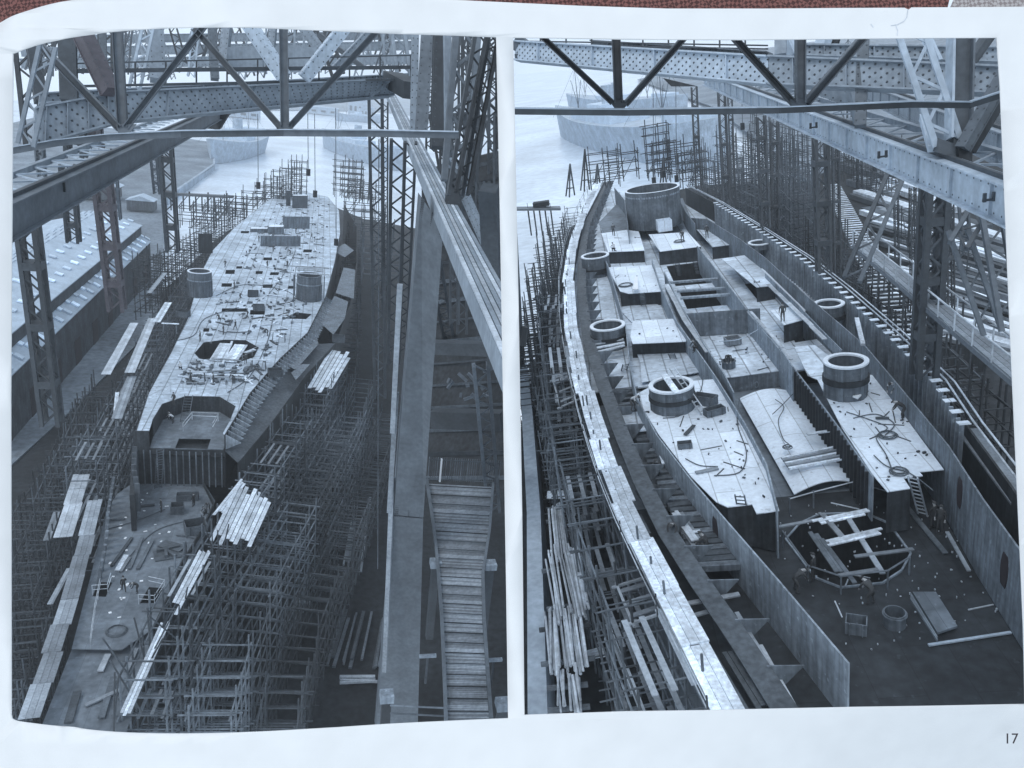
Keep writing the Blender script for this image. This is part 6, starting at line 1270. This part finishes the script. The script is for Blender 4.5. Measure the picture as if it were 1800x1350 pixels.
# runway girders
g3, gd3, gs3 = runway(pd(-14, 366, 24.5), pd(400, 182, 88), 1.05, .4, 'long dark runway girder rising across the upper left', 'gantry_mid')
lw2 = thing(Y, 'laced_platform', 'flat laced bracing lying behind the upper left runway girder', 'bracing', pd(130, 285, 34))
a0, b0 = pd(-14, 366, 24.5) - gs3 * .35, pd(330, 206, 70) - gs3 * .35
MB().beam(a0 - gs3 * 1.2, b0 - gs3 * 1.2, .2, .25).build('edge_beam', 'girder_steel', lw2); mb = MB()
for i in range(40): p, q = a0.lerp(b0, i / 40), a0.lerp(b0, (i + 1) / 40); mb.beam(p if i % 2 else p - gs3 * 1.2, q - gs3 * 1.2 if i % 2 else q, .1, .06)
mb.build('lacing', 'girder_pale', lw2)
for k, (u, v, d) in enumerate(((107, 325, 31), (204, 266, 43))): c = pd(u, v, d); solo(Y, MB().beam(c + V((-.15, -.35, .15)), c + V((-.15, -.35, -.2)), .1).beam(c + V((.2, -.35, .15)), c + V((.2, -.35, -.2)), .1).beam(c + V((-.2, -.35, -.12)), c + V((.25, -.35, -.12)), .07), 'hanger_clip', 'hull_dark', ['dark hanger clip on the near end of the upper left runway girder', 'dark hanger clip farther along the upper left runway girder'][k], 'clip')
bk = MB(); P = [pd(u, v, 80) for u, v in ((352, 204), (405, 195), (385, 228), (362, 226))]; Q = [p + V((0, 2, 0)) for p in P]; bk.add(P + Q, [(0, 3, 2, 1), (4, 5, 6, 7), (0, 1, 5, 4), (1, 2, 6, 5), (2, 3, 7, 6), (3, 0, 4, 7)])
solo(Y, bk, 'trolley', 'hull_dark', 'dark trolley hanging at the far end of the upper left runway girder', 'trolley')
# right runway girder: broad pale timber topped beam coming down to the right edge
A, B = pd(906, 632, 22), pd(686, 168, 112); d = (A - B).normalized(); s_ = d.cross(UP).normalized()
rg = thing(Y, 'runway_girder', 'broad pale boarded runway girder slanting down to the right edge of the left-hand view', 'girder', A.lerp(B, .4), 'runway girders')
def end_at(P0, P1, umax):
    for i in range(400):
        p = P1.lerp(P0, i / 400)
        if Y.proj(p)[0] > umax: return p
    return P0
A = A + (A - B).normalized() * 1.5
for k in range(6):
    o = s_ * (k - 2.5) * .19; e = end_at(A + o, B + o, 892); MB().beam(e, B + o, .192, .7).build('box_girder', 'girder_steel', rg)
    MB().beam(e + UP * .4, B + o + UP * .4, .15, .08).build('board', 'plank_pale' if k % 2 else 'girder_steel', rg)
for t in (.0, .07, .18): p = A.lerp(B, t + .04); MB().beam(p - s_ * .75 + UP * .1, p - s_ * .75 - UP * .5, .18).build('hanger', 'hull_dark', rg)
# heavy gantry leg on the right and its neighbours
leg = thing(Y, 'gantry_column', 'massive plated gantry leg standing at the right of the left-hand view', 'column', pd(700, 1255, 62))
def quadbox(p4, d0s, th, m, nm, par):
    P = [pd(u, v, d) for (u, v), d in zip(p4, d0s)]; Q = [p + V((0, th, 0)) for p in P]; MB().add(P + Q, [(0, 3, 2, 1), (4, 5, 6, 7), (0, 1, 5, 4), (1, 2, 6, 5), (2, 3, 7, 6), (3, 0, 4, 7)]).build(nm, m, par)
quadbox([(740, 345), (779, 405), (744, 910), (692, 905)], (40, 40, 52, 52), 1.4, 'gantry_mid', 'box_section', leg)
quadbox([(692, 907), (744, 912), (734, 1290), (660, 1290)], (52, 52, 63, 63), 1.4, 'gantry_mid', 'lower_section', leg)
mb = MB()
for i in range(150):
    t = i / 149
    for k in (.06, .12, .5, .88, .94): u0 = lerp(lerp(740, 779, k), lerp(692, 744, k), t); mb.dome(pd(u0, lerp(lerp(345, 405, k), 907, t), lerp(40, 52, t) - .04), .06, V((0, -1, .2)))
o = mb.build('rivet', 'rivet', leg); o['kind'] = 'stuff'
for (u0, v0, u1, v1) in ((703, 500, 690, 760), (697, 690, 684, 900), (690, 840, 676, 1180)): MB().beam(pd(u0, v0, 44 + (v0 - 500) * .02), pd(u1, v1, 49 + (v1 - 760) * .02), .3, .25).build('fender_timber', 'plank_dull', leg)
for (u0, v0, u1, v1, d, w_, m, lc, l) in ((660, 165, 668, 700, 92, 1.5, 'gantry_dark', True, 'dark lattice column left of the boarded runway girder'), (676, 180, 676, 560, 88, .7, 'gantry_dark', True, 'thin dark lattice column behind the boarded runway girder'), (700, 245, 692, 640, 70, 1.2, 'gantry_dark', True, 'dark lattice column with crossed bars beside the massive leg'), (722, 250, 706, 620, 60, .8, 'gantry_dark', True, 'dark lattice post touching the massive leg'), (730, 50, 727, 232, 40, .35, 'girder_steel', False, 'pale thin upright right of the long cross girder'), (752, 45, 740, 235, 38, .6, 'gantry_mid', False, 'grey upright post second from the long cross girder'), (776, 45, 770, 260, 36, .7, 'gantry_dark', False, 'dark plated post in the upper right corner'), (786, 45, 788, 240, 33, .3, 'girder_steel', False, 'pale narrow upright in the upper right corner'), (822, 45, 800, 320, 32, .9, 'gantry_mid', True, 'wide grey laced post in the upper right corner'), (848, 55, 800, 345, 29, .5, 'gantry_dark', True, 'dark lattice strut leaning left near the right edge'), (868, 55, 812, 340, 28.5, .45, 'hull_dark', True, 'black lattice strut leaning left at the right edge'), (800, 300, 792, 430, 40, .8, 'gantry_dark', False, 'dark post under the leaning struts'), (790, 280, 855, 430, 50, .55, 'girder_steel', False, 'pale thin beam slanting behind the boarded girder'), (860, 330, 872, 640, 34, .8, 'gantry_dark', False, 'dark upright at the right edge below the struts'), (757, 420, 790, 600, 60, .9, 'gantry_dark', True, 'dark brace in the shadow right of the massive leg'), (845, 640, 868, 900, 50, .9, 'gantry_mid', True, 'grey laced post at the right edge beside the walkway'), (700, 60, 712, 150, 50, .8, 'girder_steel', True, 'pale laced post where the long cross girder ends'), (760, 120, 800, 128, 40, .3, 'gantry_mid', False, 'short tie bar in the upper right corner'), (820, 100, 872, 108, 38, .35, 'gantry_mid', False, 'short tie bar at the right edge')):
    strut(Y, pd(u0, v0, d), pd(u1, v1, d * (1.25 if v1 > 500 else 1)), w_, l, m, 'gantry_member', laced=lc, side=(1, 0, 0), h=w_ * .8 if not lc else .4, cat='gantry member')
solo(Y, MB().beam(pd(690, 140, 48), pd(728, 160, 44), 1.2, .9), 'bearing_bracket', 'gantry_dark', 'dark bearing bracket at the right end of the long cross girder', 'bracket')
for (v0, hh, l) in ((610, .9, 'upper grey cross beam in the shadow right of the massive leg'), (735, 1.3, 'grey cross beam above the fence right of the massive leg')): solo(Y, MB().beam(pd(762, v0, 58), pd(884, v0 + 4, 56), 1.0, hh), 'cross_beam', 'gantry_dark', l, 'beam')
for i in range(34):
    u = lerp(748, 880, rnd.random()); v0 = rnd.choice((50, 60, 200, 320)); v1 = v0 + rnd.uniform(150, 300); d = rnd.uniform(50, 72); du = rnd.choice((-40, 0, 0, 0, 40))
    if u + du > 884 or u + du < 742 or (v1 > 420 and u + du < 790): continue
    strut(Y, pd(u, v0, d), pd(u + du, v1, d), rnd.uniform(.5, .9), 'dark laced gantry member crowded between the dark wall and the plated posts', 'gantry_dark', 'gantry_lattice', laced=True, side=(1, 0, 0), group='crowded lattice right of the narrow hull', cat='gantry member')
# dark boarded bank right of the leg
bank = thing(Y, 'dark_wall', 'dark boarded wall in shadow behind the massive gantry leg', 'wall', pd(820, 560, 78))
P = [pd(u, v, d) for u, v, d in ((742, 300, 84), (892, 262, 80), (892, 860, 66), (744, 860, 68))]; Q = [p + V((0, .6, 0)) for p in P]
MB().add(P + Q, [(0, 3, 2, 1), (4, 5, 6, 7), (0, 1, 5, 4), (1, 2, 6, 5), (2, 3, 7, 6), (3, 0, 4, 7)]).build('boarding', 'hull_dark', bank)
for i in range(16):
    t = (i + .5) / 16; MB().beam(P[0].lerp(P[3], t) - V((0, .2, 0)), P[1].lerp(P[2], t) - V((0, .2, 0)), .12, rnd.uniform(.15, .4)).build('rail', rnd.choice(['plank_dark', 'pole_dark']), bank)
for i in range(12):
    u, v = rnd.uniform(770, 850), rnd.uniform(640, 710); strut(Y, pd(u, v, 62), pd(u + rnd.uniform(-25, 25), v + rnd.uniform(-25, 25), 62), .2, 'grey truss bar between the two cross beams right of the leg', 'gantry_mid', 'truss_bar', group='truss bars in the shadow', cat='truss bar')
# fence and barred walkway
fn = thing(Y, 'picket_fence', 'dark barred fence with one white post behind the massive leg', 'fence', pd(800, 850, 60))
F0, F1 = pd(752, 843, 60), pd(876, 850, 60)
for z in (.1, 1.7): MB().beam(F0 + UP * z, F1 + UP * z, .08).build('rail', 'pole_mid', fn)
for i in range(34): p = F0.lerp(F1, i / 33); MB().beam(p, p + UP * 1.9, .05, .05, V((1, 0, 0))).build('picket', 'pole_mid', fn)
p = F0.lerp(F1, .17); MB().beam(p - UP * .1, p + UP * 1.8, .18, .12, V((1, 0, 0))).build('post', 'paint_white', fn)
wkp = [[pd(u, v, d) for u, v, d in r_] for r_ in (((750, 850, 60), (866, 856, 59)), ((762, 930, 56), (860, 936, 55)), ((770, 1010, 52), (848, 1014, 51)), ((776, 1090, 48), (850, 1094, 47.5)), ((780, 1180, 44.5), (856, 1182, 44)), ((784, 1290, 41), (864, 1290, 40.5)))]
wy = thing(Y, 'barred_walkway', 'slatted walkway with rungs and side rails descending in the lower right of the left-hand view', 'walkway', wkp[2][0])
for (a, b), (c, e) in zip(wkp, wkp[1:]):
    n = 34; sm = MB()
    for i in range(n):
        t0, t1 = i / n, (i + .72) / n; p, q_, r_, s2_ = a.lerp(c, t0), b.lerp(e, t0), b.lerp(e, t1), a.lerp(c, t1)
        dn = V((0, 0, -.06)); sm.add([p, q_, r_, s2_, p + dn, q_ + dn, r_ + dn, s2_ + dn], [(0, 1, 2, 3), (7, 6, 5, 4), (0, 4, 5, 1), (1, 5, 6, 2), (2, 6, 7, 3), (3, 7, 4, 0)])
    sm.build('slatted_deck', 'plank_dull', wy)
    for k in range(5): MB().beam(a.lerp(c, (k + .5) / 5) + UP * .2, b.lerp(e, (k + .5) / 5) + UP * .2, .05).build('rung', 'pole_dark', wy)
    for p, q_ in ((a, c), (b, e)): MB().beam(p + UP * .25, q_ + UP * .25, .18, .3).build('side_rail', 'gantry_mid', wy)
for (u, v, d, l) in ((766, 990, 53, 'white capped post left of the barred walkway'), (862, 993, 52, 'white capped post right of the barred walkway'), (680, 1224, 44, 'white capped post at the foot of the massive leg'), (884, 1238, 43, 'white capped post in the lower right corner'), (752, 1153, 47, 'short pale arm left of the barred walkway') , (868, 1160, 46, 'short pale arm right of the barred walkway')):
    p = pd(u, v, d); t = thing(Y, 'capped_post', l, 'post', p - UP * 2)
    if 'arm' in l: MB().beam(p - V((.5, 0, 0)), p + V((.5, 0, 0)), .2, .15).build('arm', 'bulkhead_pale', t); MB().beam(p - UP * 2, p - UP * .08, .12).build('post', 'pole_dark', t)
    else: MB().box(p - UP * .2, .75, .75, .4).build('cap', 'bulkhead_pale', t); MB().box(p - UP * 6, .5, .5, 5.75).build('post', 'gantry_dark', t)
cb = thing(Y, 'cable_rails', 'pair of pale rails crossing between the capped posts at the bottom', 'rails', pd(740, 1245, 42))
for v in (1240, 1254): MB().tube(pd(686, v, 43), pd(790, v + 5, 42), .05).build('rail', 'pole_mid', cb)
# timbers lying on the slip floor
def timbers(pts, n, sp, m, label, z=ZGL + .4):
    a, b = [Y.px(u, v, z) for u, v in pts]; t = thing(Y, 'timber_pile', label, 'timber pile', a); s_ = (b - a).cross(UP).normalized()
    for i in range(n): o = s_ * rnd.uniform(-sp, sp) + UP * rnd.uniform(0, .5); e = (b - a) * rnd.uniform(-.08, .08); MB().beam(a + o + e, b + o + e + s_ * rnd.uniform(-.3, .3), rnd.uniform(.2, .4), .25).build('timber', m, t)
timbers([(618, 1000), (640, 870)], 5, 1.3, 'plank_dull', 'bundle of long grey timbers on the dark slip floor')
timbers([(620, 1170), (640, 1085)], 12, 3.0, 'plank_dark', 'wide bed of dark poles near the bottom of the slip')
timbers([(590, 960), (560, 990)], 3, .6, 'plank_dark', 'short dark timbers lying left of the long bundle')
timbers([(520, 1060), (545, 1062)], 3, .6, 'plank_dull', 'short pale battens lying by the scaffold foot')
timbers([(600, 1190), (662, 1190)], 4, 1.2, 'plank_dull', 'few pale battens across the bottom of the slip')
solo(Y, MB().tube(pd(666, 245, 50), pd(664, 1000, 66), .035, 5), 'hoist_cable', 'pole_mid', 'long hoist cable hanging straight down left of the massive leg', 'cable')
for (u, v0, v1, d, l) in ((553, 200, 335, 150, 'thin cable hanging straight over the far end of the narrow hull'), (541, 200, 297, 140, 'cable with a dark hook block hanging over the river'), (453, 200, 320, 150, 'cable hanging over the staging at the far port side'), (590, 190, 420, 110, 'cable hanging over the starboard deck edge')): hoist(Y, u, v0, v1, d, l)
# lattice columns between shed and hull
for (u0, v0, u1, v1, d, w_, m, l) in ((48, 395, 92, 745, 62, 1.25, 'gantry_dark', 'nearest dark lattice column in front of the long shed'), (180, 320, 206, 545, 92, 1.6, 'glare_red', 'reddish lattice column crossing the shed roof'), (290, 240, 304, 442, 130, 1.8, 'gantry_dark', 'dark lattice column at the far corner of the shed'), (118, 290, 130, 425, 120, 1.6, 'gantry_dark', 'dark lattice column standing behind the shed'), (268, 255, 276, 340, 170, 1.2, 'gantry_mid', 'thin lattice column far behind the shed end'), (196, 280, 206, 385, 150, 1.3, 'gantry_mid', 'thin lattice column behind the reddish one'), (70, 262, 74, 310, 110, .9, 'gantry_mid', 'thin pale column in the gap under the left tie'), (130, 160, 134, 275, 70, 1.4, 'gantry_dark', 'stout dark column under the cross girder at left'), (162, 215, 168, 260, 90, 1.4, 'glare_red', 'reddish stub column under the cross girder')):
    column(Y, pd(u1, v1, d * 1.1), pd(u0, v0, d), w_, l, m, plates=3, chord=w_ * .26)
# ---- ground, quay, river and ships of the left view
def gl(u, v, z=ZGL): p = Y.px(u, v, z); return (p.x, p.y)
def sheet(pts, z, name, m): mb = MB(); mb.slab([V((x, y, z)) for x, y in pts], .3); return struct(Y, mb, name, m)
sheet([gl(-80, 1400), gl(-80, 520), gl(280, 520), gl(380, 420), gl(450, 376), gl(500, 354), gl(560, 352), gl(640, 385), gl(890, 430), gl(897, 1400)], ZGL, 'slip_ground', 'slip_ground')
sheet([gl(-80, 900, -19), gl(-80, 240, -19), gl(60, 205, -19), gl(275, 235, -19), gl(375, 250, -19), gl(376, 290, -19), gl(290, 345, -19), gl(280, 560, -19), gl(120, 720, -19)], -19.6, 'yard_ground', 'yard_ground')
sheet([gl(-80, 700, -23), gl(-80, 185, -23), gl(300, 155, -23), gl(600, 175, -23), gl(890, 215, -23), gl(890, 800, -23)], -23, 'river_water', MATS['river_water'])
q = Y.line([(60, 208), (272, 236), (376, 250), (376, 288), (292, 346)], -19.2)
solo(Y, MB().wall(q, 5, 1.2), 'quay_wall', 'concrete', 'pale quay wall along the river behind the shed', 'quay wall')
jl = thing(Y, 'jetty', 'thin timber jetty on piles crossing the water at the river end', 'jetty', pd(340, 345, 300))
MB().beam(pd(288, 340, 310), pd(405, 346, 300), 4, .8).build('deck', 'plank_dark', jl)
for i in range(10): p = pd(300 + i * 11, 342 + i * .5, 305); MB().tube(p - UP * 6, p + UP * (1.5 if i % 3 == 0 else 0), .3, 5).build('pile', 'pole_dark', jl)
for k in range(4): p = pd(310 + k * 22, 343, 305); MB().tube(p - UP * 5, p + V((4, 0, 0)), .2, 4).build('brace', 'pole_dark', jl)
river_ship(Y, Y.px(372, 288, -22.8), Y.px(452, 262, -22.8), 30, 12, 'dark hull lying in mist at the quay behind the trolley', (.4, .6), 'ship_grey', 2)
river_ship(Y, Y.px(568, 258, -22.8), Y.px(700, 300, -22.8), 26, 12, 'long pale hull in mist at the right of the river', (.35, .6), 'ship_grey', 2)
river_ship(Y, Y.px(590, 212, -22.8), Y.px(670, 216, -22.8), 16, 9, 'distant steamer with tall mast half lost in haze', (.35, .6), 'ship_grey', 2)
sheet([gl(380, 192, -22), gl(660, 196, -22), gl(890, 222, -22), gl(890, 170, -22), gl(560, 165, -22), gl(380, 162, -22)], -22, 'far_bank', 'far_land')
for i, (u, v, w_, h, l) in enumerate(((628, 205, 30, 26, 'hazy warehouse left of the pair on the far bank'), (645, 207, 22, 16, 'hazy low warehouse right of the pair on the far bank'), (560, 200, 60, 10, 'long hazy shed on the far bank'), (420, 205, 50, 9, 'hazy long shed on the far bank above the moored ship'))):
    b = Y.px(u, v, -21.9); t = thing(Y, 'warehouse', l, 'warehouse', b); MB().box(b, w_, 25, h).build('wall', 'ship_grey', t); MB().box(b + UP * (h + .02), w_ * 1.04, 26, 1.2).build('roof', 'roof_slate', t)
    for k in range(4): MB().box(b + V((w_ * (k - 1.5) / 4, -12.6, h * .35)), w_ * .12, .3, h * .3).build('window', 'wall_dark', t)
# sheds and heaps beyond the long shed
for (u, v, w_, d, h, l) in ((30, 470, 16, 30, 6, 'dim low shed at the left edge behind the long shed'), (70, 400, 14, 18, 6, 'dark open shed behind the first lattice column'), (150, 345, 26, 14, 5, 'low pale roofed shed on the yard ground'), (250, 368, 10, 8, 4, 'small hut on the quay by the shed end')):
    b = Y.px(u, v, -19); t = thing(Y, 'yard_shed', l, 'shed', b); MB().box(b, w_, d, h).build('wall', 'wall_dark', t); a = b + UP * h
    MB().add([a + V((-w_ * .55, -d * .52, 0)), a + V((w_ * .55, -d * .52, 0)), a + V((w_ * .55, d * .52, 0)), a + V((-w_ * .55, d * .52, 0)), a + V((0, -d * .52, w_ * .2)), a + V((0, d * .52, w_ * .2))], [(0, 1, 4), (2, 3, 5), (1, 2, 5, 4), (3, 0, 4, 5), (3, 2, 1, 0)]).build('roof', 'roof_slate', t)
# ------------------------------------------------------------------ haze: one closed box of thin even air round everything
ds = [o for o in SC.objects if o.type == 'MESH']
bpy.context.view_layer.update()
lo = V((1e9,) * 3); hi = V((-1e9,) * 3)
for o in ds:
    for c in o.bound_box:
        p = o.matrix_world @ V(c)
        lo = V(map(min, lo, p)); hi = V(map(max, hi, p))
lo -= V((5, 5, 1)); hi += V((5, 5, 3)); lo.y = min(lo.y, -8); hi.z = max(hi.z, 4)
mh = bpy.data.materials.new('haze'); mh.use_nodes = True; N = mh.node_tree.nodes; N.remove(N['Principled BSDF'])
pv = N.new('ShaderNodeVolumePrincipled'); pv.inputs['Color'].default_value = (0.90, 0.95, 1, 1); pv.inputs['Density'].default_value = HAZE; pv.inputs['Anisotropy'].default_value = 0.0
mh.node_tree.links.new(pv.outputs[0], N['Material Output'].inputs['Volume'])
MATS['haze'] = mh
hz = MB().box(V(((lo.x + hi.x) / 2, (lo.y + hi.y) / 2, lo.z)), hi.x - lo.x, hi.y - lo.y, hi.z - lo.z).build('haze', 'haze'); hz['kind'] = 'stuff'
for o in SC.objects:
    if '_b' in o: del o['_b']
